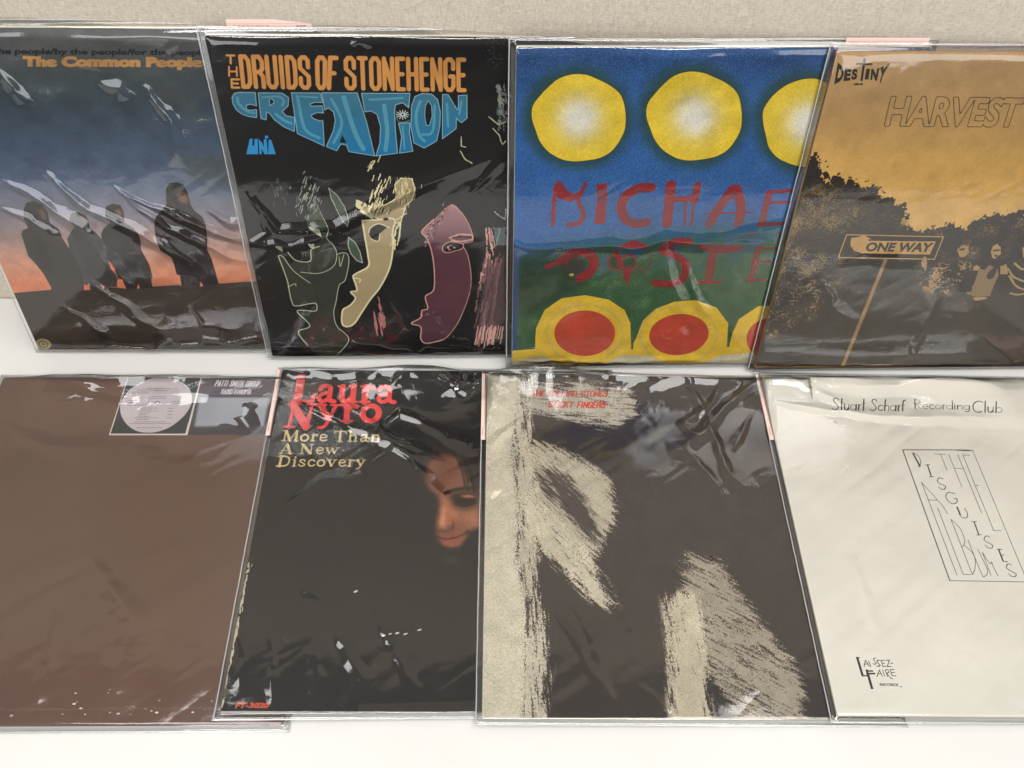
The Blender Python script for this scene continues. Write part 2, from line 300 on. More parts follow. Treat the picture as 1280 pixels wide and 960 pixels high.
ART={
'sunset':[
['V',[[30.16,[92,94,92]],[27.74,[72,80,82]],[25.2,[52,66,76]],[22.53,[66,82,102]],[18.26,[96,110,134]],[14.83,[144,134,142]],[12.43,[186,148,134]],[9.92,[234,158,124]],[8.01,[238,140,98]]]],  # upper sky lightened, the sleeve's pale haze put into its colour
['P',[80,78,74],[[[18.07,26.47],[20.01,26.79],[21.82,25.2],[21.37,23.21],[20.09,24.54],[18.39,25.32]]],{'blur':0.5,'op':0.5}],
['P',[88,92,84],[[[18.52,20.79],[20.24,21.14],[23.37,20.44],[23.52,17.89],[20.83,17.89],[19.32,18.63]]],{'blur':0.7,'op':0.6}],
['P',[54,44,36],[[[-14.51,7.11],[0.15,7.16],[4.16,7.56],[4.36,7.88],[7.25,7.97],[7.17,7.51],[7.71,7.51],[7.85,8.16],[8.9,7.87],[10.37,7.8],[11.07,7.68],[13.57,7.91],[16.25,8.1],[19.68,8.22],[23.1,8.5],[43.37,8.6],[43.11,-5.16],[-20.4,-4.92]]],{}],
['P',[70,60,50],[[[0.02,0.6],[3.84,5.74],[7.06,7.68],[22.35,7.66],[22.87,-0.82],[-0.46,-0.76]]],{'blur':1.2,'op':0.5}],
['P',[38,31,26],[[[4.83,2.57],[9.35,3.2],[13.26,2.42],[11.74,1.37],[6.49,1.25]]],{'blur':0.5,'op':0.7}],
['P',[36,28,24],[[[17.26,17.79],[17.66,18.3],[18.24,18.44],[18.81,18.2],[18.98,17.59],[19.0,16.67],[18.99,16.26],[19.22,15.64],[19.75,15.11],[19.84,14.26],[19.68,12.95],[19.4,11.84],[19.59,10.94],[19.67,8.14],[16.23,8.03],[16.34,9.14],[16.07,9.21],[16.09,10.25],[16.04,11.05],[15.24,11.73],[15.16,12.73],[15.31,14.04],[15.62,15.0],[16.25,15.63],[16.95,16.36]]],{}],
['P',[34,27,23],[[[11.49,15.53],[11.77,16.15],[12.39,16.4],[13.0,16.26],[13.09,15.63],[12.89,14.58],[13.49,14.04],[13.78,13.39],[13.75,12.73],[13.55,11.84],[13.89,10.26],[13.82,8.86],[13.61,8.67],[13.53,7.77],[11.05,7.63],[11.01,8.68],[10.64,8.75],[10.65,9.8],[10.37,10.83],[10.36,12.07],[10.47,13.39],[10.95,14.04],[11.67,14.58],[11.42,15.0]]],{}],
['P',[60,58,56],[[[8.26,15.0],[8.6,15.48],[9.2,15.63],[9.75,15.32],[9.83,14.68],[9.73,14.04],[10.19,13.39],[10.56,12.73],[10.37,10.83],[10.65,9.8],[10.64,8.75],[10.29,7.87],[7.13,7.87],[7.03,10.03],[7.4,12.95],[8.03,13.72],[8.45,14.15],[8.19,14.68]]],{}],
['P',[50,44,40],[[[4.58,15.73],[5.06,16.46],[5.78,16.67],[6.4,16.36],[6.58,15.53],[6.44,14.57],[6.97,13.93],[7.02,12.95],[7.35,11.62],[7.59,9.33],[7.28,7.87],[4.3,7.68],[4.07,9.34],[3.7,10.49],[3.36,11.17],[3.48,12.29],[3.55,13.39],[3.84,13.82],[4.38,14.04],[4.32,14.89]]],{}],
['P',[120,84,64],[[[18.08,17.43],[18.5,17.63],[18.87,17.43],[18.89,16.98],[18.98,16.57],[18.68,16.32],[18.21,16.47],[18.04,16.88]]],{'blur':0.12}],
['P',[120,84,64],[[[5.91,15.84],[6.26,15.94],[6.36,15.42],[6.21,14.89],[5.9,14.89]]],{'blur':0.12}],
['P',[120,84,64],[[[12.38,15.74],[12.78,15.95],[12.95,15.63],[12.87,15.11],[12.55,15.15]]],{'blur':0.12}],
['P',[120,84,64],[[[9.26,15.11],[9.66,15.21],[9.72,14.79],[9.44,14.51]]],{'blur':0.12}],
['P',[70,48,38],[[[18.29,17.31],[18.71,17.39],[18.66,17.19],[18.31,17.1]]],{'blur':0.05}],
['S',[84,70,62],0.298,[[19.61,14.9],[19.26,12.07]],{'blur':0.22,'op':0.6}],
['S',[84,70,62],0.208,[[19.29,15.53],[19.32,13.61]],{'blur':0.22,'op':0.6}],
['S',[84,70,62],0.251,[[13.2,14.04],[13.42,12.07]],{'blur':0.22,'op':0.6}],
['S',[84,70,62],0.254,[[6.63,14.04],[6.71,12.29]],{'blur':0.22,'op':0.6}],
['S',[84,70,62],0.209,[[15.96,14.9],[15.48,12.29]],{'blur':0.22,'op':0.6}],
['S',[24,18,15],0.479,[[17.86,13.82],[17.34,10.02]],{'blur':0.3,'op':0.7}],
['S',[24,18,15],0.484,[[12.08,12.73],[11.89,9.33]],{'blur':0.3,'op':0.7}],
['S',[24,18,15],0.498,[[4.87,12.73],[4.74,9.57]],{'blur':0.3,'op':0.7}],
['S',[24,18,15],0.468,[[16.64,12.73],[16.86,10.48]],{'blur':0.3,'op':0.7}],
['P',[228,132,92],[[[10.35,10.76],[10.65,9.91],[10.62,9.57],[10.64,8.75],[10.98,8.68],[11.07,7.68],[10.37,7.8],[10.4,8.39],[10.62,8.68],[10.55,9.45],[10.3,9.8]]],{}],
['P',[228,132,92],[[[7.37,8.16],[7.61,8.04],[7.92,8.39],[7.74,7.56],[7.17,7.51]]],{}],
['P',[228,132,92],[[[9.03,8.16],[9.1,7.73],[8.83,7.63]]],{}],
['P',[228,132,92],[[[12.32,8.2],[12.33,7.72],[12.08,7.68]]],{}],
['P',[228,132,92],[[[18.05,8.46],[18.2,7.96],[17.87,7.91]]],{}],
['P',[165,148,108],[[[1.98,1.06],[1.92,0.96],[1.85,0.87],[1.76,0.78],[1.66,0.71],[1.55,0.65],[1.44,0.6],[1.32,0.57],[1.2,0.56],[1.08,0.56],[0.96,0.58],[0.86,0.61],[0.76,0.66],[0.68,0.73],[0.61,0.81],[0.56,0.89],[0.53,0.99],[0.51,1.09],[0.52,1.2],[0.54,1.3],[0.58,1.41],[0.64,1.51],[0.72,1.6],[0.8,1.68],[0.9,1.76],[1.01,1.82],[1.13,1.86],[1.25,1.89],[1.37,1.91],[1.48,1.9],[1.6,1.88],[1.7,1.85],[1.8,1.8],[1.88,1.74],[1.95,1.66],[2.0,1.57],[2.03,1.48],[2.05,1.38],[2.04,1.27],[2.02,1.17]]],{}],
['P',[110,95,68],[[[1.74,1.12],[1.7,1.06],[1.65,1.0],[1.59,0.94],[1.53,0.9],[1.46,0.86],[1.39,0.83],[1.31,0.81],[1.23,0.8],[1.15,0.8],[1.08,0.82],[1.01,0.84],[0.95,0.87],[0.9,0.91],[0.85,0.96],[0.82,1.02],[0.8,1.08],[0.79,1.14],[0.79,1.21],[0.8,1.28],[0.83,1.35],[0.87,1.41],[0.91,1.47],[0.97,1.52],[1.03,1.57],[1.1,1.61],[1.18,1.64],[1.26,1.66],[1.33,1.67],[1.41,1.66],[1.48,1.65],[1.55,1.63],[1.61,1.6],[1.67,1.56],[1.71,1.51],[1.74,1.45],[1.77,1.39],[1.78,1.32],[1.78,1.26],[1.76,1.19]]],{}],
['P',[165,148,108],[[[1.6,1.16],[1.58,1.11],[1.54,1.07],[1.51,1.03],[1.46,1.0],[1.41,0.97],[1.36,0.96],[1.3,0.94],[1.25,0.94],[1.19,0.94],[1.14,0.95],[1.09,0.96],[1.05,0.99],[1.01,1.01],[0.98,1.05],[0.96,1.09],[0.94,1.13],[0.93,1.17],[0.93,1.22],[0.94,1.27],[0.96,1.31],[0.99,1.36],[1.02,1.4],[1.06,1.44],[1.1,1.47],[1.15,1.49],[1.21,1.51],[1.26,1.53],[1.31,1.53],[1.37,1.53],[1.42,1.52],[1.47,1.51],[1.51,1.48],[1.55,1.45],[1.58,1.42],[1.61,1.38],[1.62,1.34],[1.63,1.29],[1.63,1.25],[1.62,1.2]]],{}],
['P',[50,40,30],[[[1.41,1.23],[1.4,1.22],[1.39,1.2],[1.38,1.19],[1.36,1.17],[1.34,1.16],[1.33,1.15],[1.31,1.14],[1.29,1.13],[1.27,1.13],[1.25,1.13],[1.23,1.13],[1.21,1.13],[1.19,1.14],[1.18,1.15],[1.17,1.16],[1.16,1.17],[1.15,1.19],[1.15,1.2],[1.15,1.22],[1.16,1.23],[1.16,1.25],[1.17,1.27],[1.19,1.28],[1.2,1.3],[1.22,1.31],[1.24,1.32],[1.26,1.33],[1.28,1.34],[1.3,1.34],[1.32,1.34],[1.34,1.34],[1.36,1.34],[1.37,1.33],[1.38,1.32],[1.4,1.31],[1.4,1.3],[1.41,1.28],[1.41,1.27],[1.41,1.25]]],{}],
['T',[150,140,118],'Capitol',[[0.56,0.6],[2.02,0.59],[1.86,0.11],[0.43,0.11]],{'bold':0.02}],
['T',[22,24,24],'of the people/by the people/for the people',[[6.24,29.5],[23.31,29.42],[23.22,28.87],[5.97,28.91]],{'bold': 0.045}],
['T',[205,150,85],'The Common People',[[9.27,28.92],[22.85,28.87],[22.63,27.87],[8.89,27.86]],{'bold': 0.075}],
['GR',0.025,0.12]],
'faces':[
['B',[11,9,8]],
['G',[222,152,78],'block','T',[[1.88,29.62],[2.66,29.61],[2.52,28.85],[1.76,28.85]],0.28,{}],
['G',[222,152,78],'block','H',[[1.9,28.76],[2.65,28.74],[2.52,27.91],[1.74,27.9]],0.28,{}],
['G',[222,152,78],'block','E',[[1.88,27.81],[2.66,27.8],[2.54,26.99],[1.75,26.99]],0.28,{}],
['G',[222,152,78],'block','DRUIDS',[[2.79,29.63],[8.18,29.57],[7.99,26.91],[2.57,26.98]],0.5,{}],
['G',[222,152,78],'block','OF',[[8.52,29.57],[10.38,29.55],[9.83,26.88],[8.28,26.9]],0.5,{}],
['G',[222,152,78],'block','STONEHENGE',[[10.66,29.55],[20.0,29.45],[19.99,26.75],[10.47,26.88]],0.5,{}],
['P',[52,125,155],[[[2.41,26.7],[3.59,26.69],[3.51,25.63],[3.03,25.77],[2.68,25.63],[2.71,25.33],[3.05,25.27],[3.46,25.33],[3.35,24.68],[2.76,24.76],[2.24,24.96],[1.87,25.3],[1.71,25.8],[1.74,26.29],[1.99,26.62]]],{'vg':[[26.64,[62,118,140]],[21.49,[18,120,172]]]}],
['P',[52,125,155],[[[3.82,26.67],[5.64,26.66],[6.1,26.3],[5.96,25.64],[5.44,25.17],[5.68,24.84],[6.34,24.68],[6.13,23.52],[5.37,23.91],[4.73,24.46],[4.39,25.05],[4.2,25.14],[4.06,24.49],[3.67,24.59]],[[4.58,26.17],[4.85,26.17],[4.92,25.89],[4.55,25.64]]],{'vg':[[26.64,[62,118,140]],[21.49,[18,120,172]]]}],
['P',[52,125,155],[[[6.36,26.68],[8.58,26.67],[8.72,25.9],[8.09,25.93],[7.67,25.78],[7.75,25.6],[8.61,25.65],[8.65,25.06],[8.14,25.09],[7.66,24.89],[7.72,24.64],[8.21,24.43],[8.51,24.43],[8.35,22.29],[7.35,22.82],[6.35,23.34]]],{'vg':[[26.64,[62,118,140]],[21.49,[18,120,172]]]}],
['P',[52,125,155],[[[8.7,26.69],[11.45,26.68],[11.95,24.3],[12.35,21.43],[10.29,21.81],[10.14,22.38],[9.7,22.47],[9.3,21.88],[8.51,22.24],[9.25,23.61],[9.49,24.47],[9.44,25.15],[9.07,25.48],[8.78,25.31]]],{'vg':[[26.64,[62,118,140]],[21.49,[18,120,172]]]}],
['P',[52,125,155],[[[11.78,26.65],[15.53,26.66],[15.37,25.5],[14.92,25.91],[14.34,25.74],[14.22,25.16],[14.19,23.62],[14.21,21.67],[12.43,21.43],[12.86,22.56],[13.03,23.96],[12.82,24.98],[12.36,25.24],[11.9,25.15]]],{'vg':[[26.64,[62,118,140]],[21.49,[18,120,172]]]}],
['P',[52,125,155],[[[14.48,24.22],[15.38,24.27],[15.3,23.44],[15.48,21.85],[14.38,21.67],[14.65,23.09]]],{'vg':[[26.64,[62,118,140]],[21.49,[18,120,172]]]}],
['P',[52,125,155],[[[16.49,26.66],[17.21,26.61],[17.67,26.17],[17.84,25.16],[17.75,23.97],[17.45,22.74],[16.42,22.12],[15.61,22.56],[15.44,23.96],[15.6,25.66],[15.91,26.41]],[[16.94,26.08],[17.17,25.67],[17.18,24.82],[16.93,24.05],[16.68,24.05],[16.59,24.82],[16.68,25.67]]],{'vg':[[26.64,[62,118,140]],[21.49,[18,120,172]]]}],
['P',[52,125,155],[[[18.06,26.58],[18.49,26.58],[19.19,25.34],[19.27,25.42],[19.3,26.5],[19.97,26.54],[19.94,24.66],[19.49,24.28],[19.09,24.66],[19.06,23.8],[17.92,22.92]]],{'vg':[[26.64,[62,118,140]],[21.49,[18,120,172]]]}],
['S',[85,155,178],0.216,[[2.16,26.26],[2.16,25.8],[2.69,25.22],[3.22,25.05]],{'sm':1}],
['S',[85,155,178],0.166,[[4.08,26.3],[5.28,26.38],[5.68,26.05],[5.48,25.64]],{'sm':1}],
['S',[85,155,178],0.215,[[4.89,24.97],[5.46,24.46],[5.99,24.21]],{'sm':1}],
['S',[85,155,178],0.257,[[6.79,26.39],[6.99,23.78],[8.03,23.0]],{'sm':1}],
['S',[85,155,178],0.145,[[7.03,26.39],[8.3,26.31]],{'sm':1}],
['S',[85,155,178],0.232,[[9.4,26.15],[9.99,24.3],[9.13,22.56]],{'sm':1}],
['S',[85,155,178],0.385,[[10.37,26.31],[10.9,23.61],[11.48,22.03]],{'sm':1}],
['S',[85,155,178],0.192,[[12.36,26.15],[14.05,26.24],[14.94,26.29]],{'sm':1}],
['S',[85,155,178],0.34,[[13.45,25.66],[13.53,23.61],[13.26,21.94]],{'sm':1}],
['S',[85,155,178],0.14,[[14.79,23.96],[14.82,22.03]],{'sm':1}],
['S',[85,155,178],0.245,[[16.29,26.0],[15.9,24.82],[16.06,23.27],[16.45,22.74]],{'sm':1}],
['S',[85,155,178],0.204,[[16.31,23.27],[17.15,23.53],[17.41,25.67]],{'sm':1}],
['S',[85,155,178],0.198,[[18.39,25.84],[18.41,23.97]],{'sm':1}],
['S',[85,155,178],0.165,[[19.53,26.01],[19.34,25.0]],{'sm':1}],
['S',[140,185,198],0.067,[[2.41,26.7],[3.59,26.69],[3.51,25.63],[3.03,25.77],[2.68,25.63],[2.71,25.33],[3.05,25.27],[3.46,25.33],[3.35,24.68],[2.76,24.76],[2.24,24.96],[1.87,25.3],[1.71,25.8],[1.74,26.29],[1.99,26.62],[2.41,26.7]],{}],
['S',[140,185,198],0.066,[[3.82,26.67],[5.64,26.66],[6.1,26.3],[5.96,25.64],[5.44,25.17],[5.68,24.84],[6.34,24.68],[6.13,23.52],[5.37,23.91],[4.73,24.46],[4.39,25.05],[4.2,25.14],[4.06,24.49],[3.67,24.59],[3.82,26.67]],{}],
['P',[8,8,8],[[[4.58,26.17],[4.85,26.17],[4.92,25.89],[4.55,25.64]]],{}],
['S',[140,185,198],0.056,[[4.58,26.17],[4.85,26.17],[4.92,25.89],[4.55,25.64],[4.58,26.17]],{}],
['S',[140,185,198],0.066,[[6.36,26.68],[8.58,26.67],[8.72,25.9],[8.09,25.93],[7.67,25.78],[7.75,25.6],[8.61,25.65],[8.65,25.06],[8.14,25.09],[7.66,24.89],[7.72,24.64],[8.21,24.43],[8.51,24.43],[8.35,22.29],[7.35,22.82],[6.35,23.34],[6.36,26.68]],{}],
['S',[140,185,198],0.068,[[8.7,26.69],[11.45,26.68],[11.95,24.3],[12.35,21.43],[10.29,21.81],[10.14,22.38],[9.7,22.47],[9.3,21.88],[8.51,22.24],[9.25,23.61],[9.49,24.47],[9.44,25.15],[9.07,25.48],[8.78,25.31],[8.7,26.69]],{}],
['S',[140,185,198],0.07,[[11.78,26.65],[15.53,26.66],[15.37,25.5],[14.92,25.91],[14.34,25.74],[14.22,25.16],[14.19,23.62],[14.21,21.67],[12.43,21.43],[12.86,22.56],[13.03,23.96],[12.82,24.98],[12.36,25.24],[11.9,25.15],[11.78,26.65]],{}],
['S',[140,185,198],0.07,[[14.48,24.22],[15.38,24.27],[15.3,23.44],[15.48,21.85],[14.38,21.67],[14.65,23.09],[14.48,24.22]],{}],
['S',[140,185,198],0.068,[[16.49,26.66],[17.21,26.61],[17.67,26.17],[17.84,25.16],[17.75,23.97],[17.45,22.74],[16.42,22.12],[15.61,22.56],[15.44,23.96],[15.6,25.66],[15.91,26.41],[16.49,26.66]],{}],
['P',[8,8,8],[[[16.94,26.08],[17.17,25.67],[17.18,24.82],[16.93,24.05],[16.68,24.05],[16.59,24.82],[16.68,25.67]]],{}],
['S',[140,185,198],0.058,[[16.94,26.08],[17.17,25.67],[17.18,24.82],[16.93,24.05],[16.68,24.05],[16.59,24.82],[16.68,25.67],[16.94,26.08]],{}],
['S',[140,185,198],0.066,[[18.06,26.58],[18.49,26.58],[19.19,25.34],[19.27,25.42],[19.3,26.5],[19.97,26.54],[19.94,24.66],[19.49,24.28],[19.09,24.66],[19.06,23.8],[17.92,22.92],[18.06,26.58]],{}],
['P',[8,8,8],[[[9.9,23.26],[9.63,22.59],[10.16,22.56]]],{}],
['P',[6,6,6],[[[15.47,24.94],[15.46,24.86],[15.43,24.78],[15.39,24.71],[15.33,24.64],[15.27,24.58],[15.19,24.53],[15.1,24.48],[15.01,24.45],[14.91,24.43],[14.82,24.43],[14.72,24.43],[14.63,24.45],[14.54,24.48],[14.46,24.52],[14.39,24.58],[14.33,24.64],[14.28,24.71],[14.25,24.78],[14.23,24.86],[14.23,24.94],[14.25,25.02],[14.27,25.09],[14.32,25.17],[14.37,25.24],[14.44,25.3],[14.52,25.35],[14.6,25.39],[14.69,25.42],[14.79,25.44],[14.89,25.44],[14.98,25.44],[15.07,25.42],[15.16,25.39],[15.24,25.35],[15.31,25.3],[15.37,25.24],[15.42,25.17],[15.45,25.1],[15.47,25.02]]],{}],
['S',[140,185,198],0.041,[[14.34,25.24],[14.41,24.48],[14.81,24.31],[15.39,24.48]],{'sm':1}],
['S',[195,205,200],0.085,[[14.98,24.94],[15.32,24.94]],{}],
['S',[195,205,200],0.083,[[14.96,24.89],[15.25,24.75]],{}],
['S',[195,205,200],0.085,[[14.91,24.85],[15.07,24.61]],{}],
['S',[195,205,200],0.085,[[14.84,24.84],[14.83,24.56]],{}],
['S',[195,205,200],0.083,[[14.78,24.85],[14.59,24.61]],{}],
['S',[195,205,200],0.083,[[14.74,24.89],[14.43,24.75]],{}],
['S',[195,205,200],0.083,[[14.72,24.94],[14.38,24.94]],{}],
['S',[195,205,200],0.085,[[14.74,24.99],[14.46,25.12]],{}],
['S',[195,205,200],0.08,[[14.79,25.03],[14.64,25.26]],{}],
['S',[195,205,200],0.08,[[14.86,25.04],[14.88,25.31]],{}],
['S',[195,205,200],0.08,[[14.92,25.03],[15.11,25.26]],{}],
['S',[195,205,200],0.083,[[14.97,24.99],[15.27,25.13]],{}],
['P',[45,150,210],[[[2.48,22.9],[2.73,22.94],[2.59,22.38],[2.73,22.29],[2.87,22.9],[3.13,22.9],[2.93,21.58],[1.97,21.57]]],{}],
['P',[45,150,210],[[[3.2,22.9],[3.43,22.55],[3.49,22.2],[3.6,22.87],[3.82,22.87],[3.71,21.58],[3.43,21.58],[3.29,22.02],[3.21,21.58],[3.02,21.58]]],{}],
['P',[45,150,210],[[[3.97,22.82],[4.18,22.82],[4.35,21.58],[3.73,21.58]]],{}],
['P',[45,150,210],[[[3.99,23.05],[3.99,23.02],[3.98,23.0],[3.97,22.98],[3.95,22.96],[3.93,22.95],[3.91,22.93],[3.89,22.92],[3.87,22.91],[3.84,22.91],[3.82,22.91],[3.8,22.91],[3.78,22.91],[3.76,22.92],[3.74,22.93],[3.72,22.95],[3.71,22.96],[3.7,22.98],[3.7,23.0],[3.7,23.02],[3.7,23.05],[3.7,23.07],[3.71,23.09],[3.72,23.11],[3.74,23.13],[3.76,23.14],[3.78,23.16],[3.8,23.17],[3.82,23.18],[3.85,23.18],[3.87,23.19],[3.89,23.18],[3.91,23.18],[3.93,23.17],[3.95,23.16],[3.97,23.14],[3.98,23.13],[3.99,23.11],[3.99,23.09],[3.99,23.07]]],{}],
['P',[58,62,50],[[[7.07,17.02],[6.09,15.56],[6.16,14.65],[7.01,14.18],[7.48,13.6],[7.98,13.01],[8.17,12.05],[8.71,12.24],[9.14,12.04],[9.16,11.07],[8.59,9.33],[8.01,8.83],[7.59,7.02],[7.12,5.43],[7.35,4.07],[8.22,2.95],[8.02,2.1],[6.85,0.68],[5.24,0.41],[4.2,1.86],[3.55,3.55],[4.76,4.36],[4.22,5.18],[3.66,5.78],[5.52,5.98],[5.7,6.51],[5.09,6.77],[3.77,6.52],[3.47,8.09],[3.41,9.11],[3.22,10.61],[2.95,11.47],[3.43,11.95],[3.92,11.1],[4.49,11.46],[5.71,11.33],[6.11,12.78],[7.05,13.72],[6.16,14.65]]],{'sm':1,'op':0.85}],
['S',[200,205,172],0.073,[[3.02,11.95],[3.41,11.83],[4.12,10.36],[5.4,9.05]],{'sm':1}],
['S',[200,205,172],0.094,[[3.01,11.88],[3.22,10.61],[3.41,9.11],[3.4,8.09],[3.46,7.05],[3.72,6.52],[5.09,6.77],[5.62,6.77],[5.66,6.24],[5.36,5.92],[3.79,5.94],[4.74,4.23],[3.54,3.49],[4.2,1.86]],{'sm':1}],
['S',[200,205,172],0.072,[[8.17,12.05],[8.71,12.24],[9.14,12.04],[9.12,11.07],[8.59,9.33],[8.0,8.78],[7.52,7.02],[7.15,5.7],[7.26,4.2],[8.15,2.95],[7.96,1.96],[6.72,0.54]],{'sm':1}],
['S',[200,205,172],0.066,[[7.07,17.02],[7.34,16.01],[7.73,14.64],[7.49,13.72],[7.98,13.01],[8.17,12.05],[7.72,10.83],[6.38,10.1],[4.73,10.23]],{'sm':1}],
['S',[200,205,172],0.09,[[3.9,12.31],[4.49,11.46],[5.72,11.38],[5.98,12.54],[6.74,12.89]],{'sm':1}],
['S',[200,205,172],0.066,[[8.35,11.81],[8.34,10.83],[8.79,12.05]],{'sm':1}],
['S',[200,205,172],0.069,[[3.33,8.6],[4.02,8.98],[4.09,8.72]],{'sm':1}],
['P',[62,74,60],[[[7.06,16.91],[5.96,15.34],[6.18,14.76],[7.14,14.42],[7.61,14.65],[7.41,15.79]]],{'rough':0.06}],
['P',[200,205,172],[[[2.87,12.91],[3.48,12.91],[3.45,12.43],[3.12,12.55]]],{'rough':0.06}],
['P',[200,205,172],[[[5.99,14.88],[6.95,14.53],[7.06,13.83],[6.69,14.07]]],{'rough':0.08}],
['P',[200,205,172],[[[5.78,13.06],[6.36,13.13],[6.34,12.66],[5.9,12.73]]],{'rough':0.08}],
['S',[165,176,158],0.063,[[7.51,17.35],[7.36,17.06]],{'rough':0.04}],
['S',[165,176,158],0.063,[[7.12,17.76],[6.84,17.23]],{'rough':0.04}],
['S',[165,176,158],0.063,[[6.49,18.13],[6.38,17.94]],{'rough':0.04}],
['S',[165,176,158],0.062,[[6.35,17.84],[6.15,17.49]],{'rough':0.04}],
['S',[165,176,158],0.065,[[5.75,16.91],[5.5,16.47]],{'rough':0.04}],
['S',[165,176,158],0.062,[[6.39,17.72],[6.18,17.33]],{'rough':0.04}],
['S',[165,176,158],0.06,[[6.5,19.28],[6.35,19.0]],{'rough':0.04}],
['S',[165,176,158],0.064,[[6.03,15.97],[5.9,15.73]],{'rough':0.04}],
['S',[165,176,158],0.062,[[7.37,17.55],[7.21,17.26]],{'rough':0.04}],
['S',[165,176,158],0.062,[[6.48,19.07],[6.19,18.54]],{'rough':0.04}],
['S',[165,176,158],0.062,[[6.2,18.01],[5.97,17.58]],{'rough':0.04}],
['S',[165,176,158],0.063,[[5.36,16.95],[5.22,16.69]],{'rough':0.04}],
['S',[165,176,158],0.06,[[6.48,20.11],[6.33,19.84]],{'rough':0.04}],
['S',[165,176,158],0.062,[[6.63,19.54],[6.36,19.04]],{'rough':0.04}],
['S',[165,176,158],0.062,[[5.61,17.15],[5.45,16.86]],{'rough':0.04}],
['S',[165,176,158],0.062,[[5.84,18.0],[5.7,17.75]],{'rough':0.04}],
['S',[165,176,158],0.063,[[6.11,17.76],[5.91,17.39]],{'rough':0.04}],
['S',[165,176,158],0.063,[[7.47,18.68],[7.22,18.22]],{'rough':0.04}],
['S',[165,176,158],0.063,[[7.05,16.68],[6.88,16.35]],{'rough':0.04}],
['S',[165,176,158],0.064,[[5.75,16.53],[5.53,16.12]],{'rough':0.04}],
['S',[165,176,158],0.06,[[6.52,19.63],[6.41,19.44]],{'rough':0.04}],
['S',[165,176,158],0.062,[[7.13,18.81],[6.9,18.38]],{'rough':0.04}],
['S',[165,176,158],0.065,[[6.24,16.02],[6.01,15.6]],{'rough':0.04}],
['S',[165,176,158],0.062,[[6.4,18.15],[6.29,17.94]],{'rough':0.04}],
['S',[165,176,158],0.062,[[6.81,18.82],[6.68,18.58]],{'rough':0.04}],
['S',[165,176,158],0.062,[[6.62,17.49],[6.41,17.1]],{'rough':0.04}],
['S',[165,176,158],0.063,[[5.9,16.9],[5.61,16.35]],{'rough':0.04}],
['S',[165,176,158],0.065,[[6.76,17.04],[6.57,16.68]],{'rough':0.04}],
['S',[165,176,158],0.063,[[6.76,17.12],[6.53,16.68]],{'rough':0.04}],
['S',[165,176,158],0.063,[[6.62,17.09],[6.45,16.76]],{'rough':0.04}],
['S',[165,176,158],0.064,[[5.81,17.55],[5.67,17.3]],{'rough':0.04}],
['S',[165,176,158],0.063,[[6.98,17.09],[6.68,16.53]],{'rough':0.04}],
['S',[165,176,158],0.065,[[6.51,16.63],[6.4,16.41]],{'rough':0.04}],
['S',[165,176,158],0.063,[[7.02,17.81],[6.76,17.32]],{'rough':0.04}],
['S',[165,176,158],0.06,[[5.14,18.73],[5.0,18.48]],{'rough':0.04}],
['S',[165,176,158],0.062,[[6.64,16.99],[6.51,16.76]],{'rough':0.04}],
['S',[165,176,158],0.063,[[6.29,17.89],[6.15,17.64]],{'rough':0.04}],
['S',[165,176,158],0.063,[[6.88,16.51],[6.68,16.13]],{'rough':0.04}],
['S',[165,176,158],0.063,[[7.23,19.04],[6.94,18.5]],{'rough':0.04}],
['S',[165,176,158],0.062,[[6.2,17.9],[6.09,17.7]],{'rough':0.04}],
['S',[165,176,158],0.062,[[7.24,17.64],[7.12,17.4]],{'rough':0.04}],
['S',[165,176,158],0.06,[[7.21,18.84],[6.93,18.33]],{'rough':0.04}],
['S',[165,176,158],0.062,[[6.33,17.97],[6.05,17.46]],{'rough':0.04}],
['S',[165,176,158],0.063,[[7.26,18.64],[7.13,18.41]],{'rough':0.04}],
['S',[165,176,158],0.063,[[6.99,17.31],[6.74,16.84]],{'rough':0.04}],
['S',[165,176,158],0.062,[[7.43,18.6],[7.31,18.37]],{'rough':0.04}],
['S',[165,176,158],0.06,[[6.41,19.47],[6.14,18.97]],{'rough':0.04}],
['S',[165,176,158],0.064,[[6.01,18.31],[5.86,18.05]],{'rough':0.04}],
['S',[165,176,158],0.065,[[6.24,15.88],[6.08,15.58]],{'rough':0.04}],
['S',[165,176,158],0.062,[[6.6,17.76],[6.49,17.55]],{'rough':0.04}],
['S',[165,176,158],0.062,[[6.96,18.25],[6.69,17.75]],{'rough':0.04}],
['S',[165,176,158],0.06,[[6.1,18.72],[5.91,18.38]],{'rough':0.04}],
['S',[165,176,158],0.065,[[6.08,17.7],[5.81,17.2]],{'rough':0.04}],
['S',[165,176,158],0.062,[[7.4,17.6],[7.26,17.33]],{'rough':0.04}],
['S',[165,176,158],0.063,[[6.84,17.93],[6.6,17.48]],{'rough':0.04}],
['S',[165,176,158],0.06,[[6.93,19.65],[6.81,19.42]],{'rough':0.04}],
['S',[165,176,158],0.063,[[6.53,17.37],[6.26,16.86]],{'rough':0.04}],
['S',[165,176,158],0.06,[[6.67,18.56],[6.57,18.37]],{'rough':0.04}],
['S',[165,176,158],0.065,[[6.38,16.8],[6.27,16.59]],{'rough':0.04}],
['S',[165,176,158],0.06,[[6.74,18.57],[6.63,18.37]],{'rough':0.04}],
['S',[90,100,90],0.045,[[4.11,19.2],[4.1,18.9]],{}],
['S',[90,100,90],0.044,[[4.76,18.28],[4.75,17.97]],{}],
['S',[90,100,90],0.045,[[3.45,17.15],[3.44,16.84]],{}],
['S',[90,100,90],0.047,[[3.69,17.94],[3.68,17.64]],{}],
['S',[90,100,90],0.047,[[4.34,18.71],[4.33,18.41]],{}],
['S',[90,100,90],0.045,[[3.97,18.63],[3.97,18.33]],{}],
['S',[90,100,90],0.045,[[4.19,19.44],[4.18,19.14]],{}],
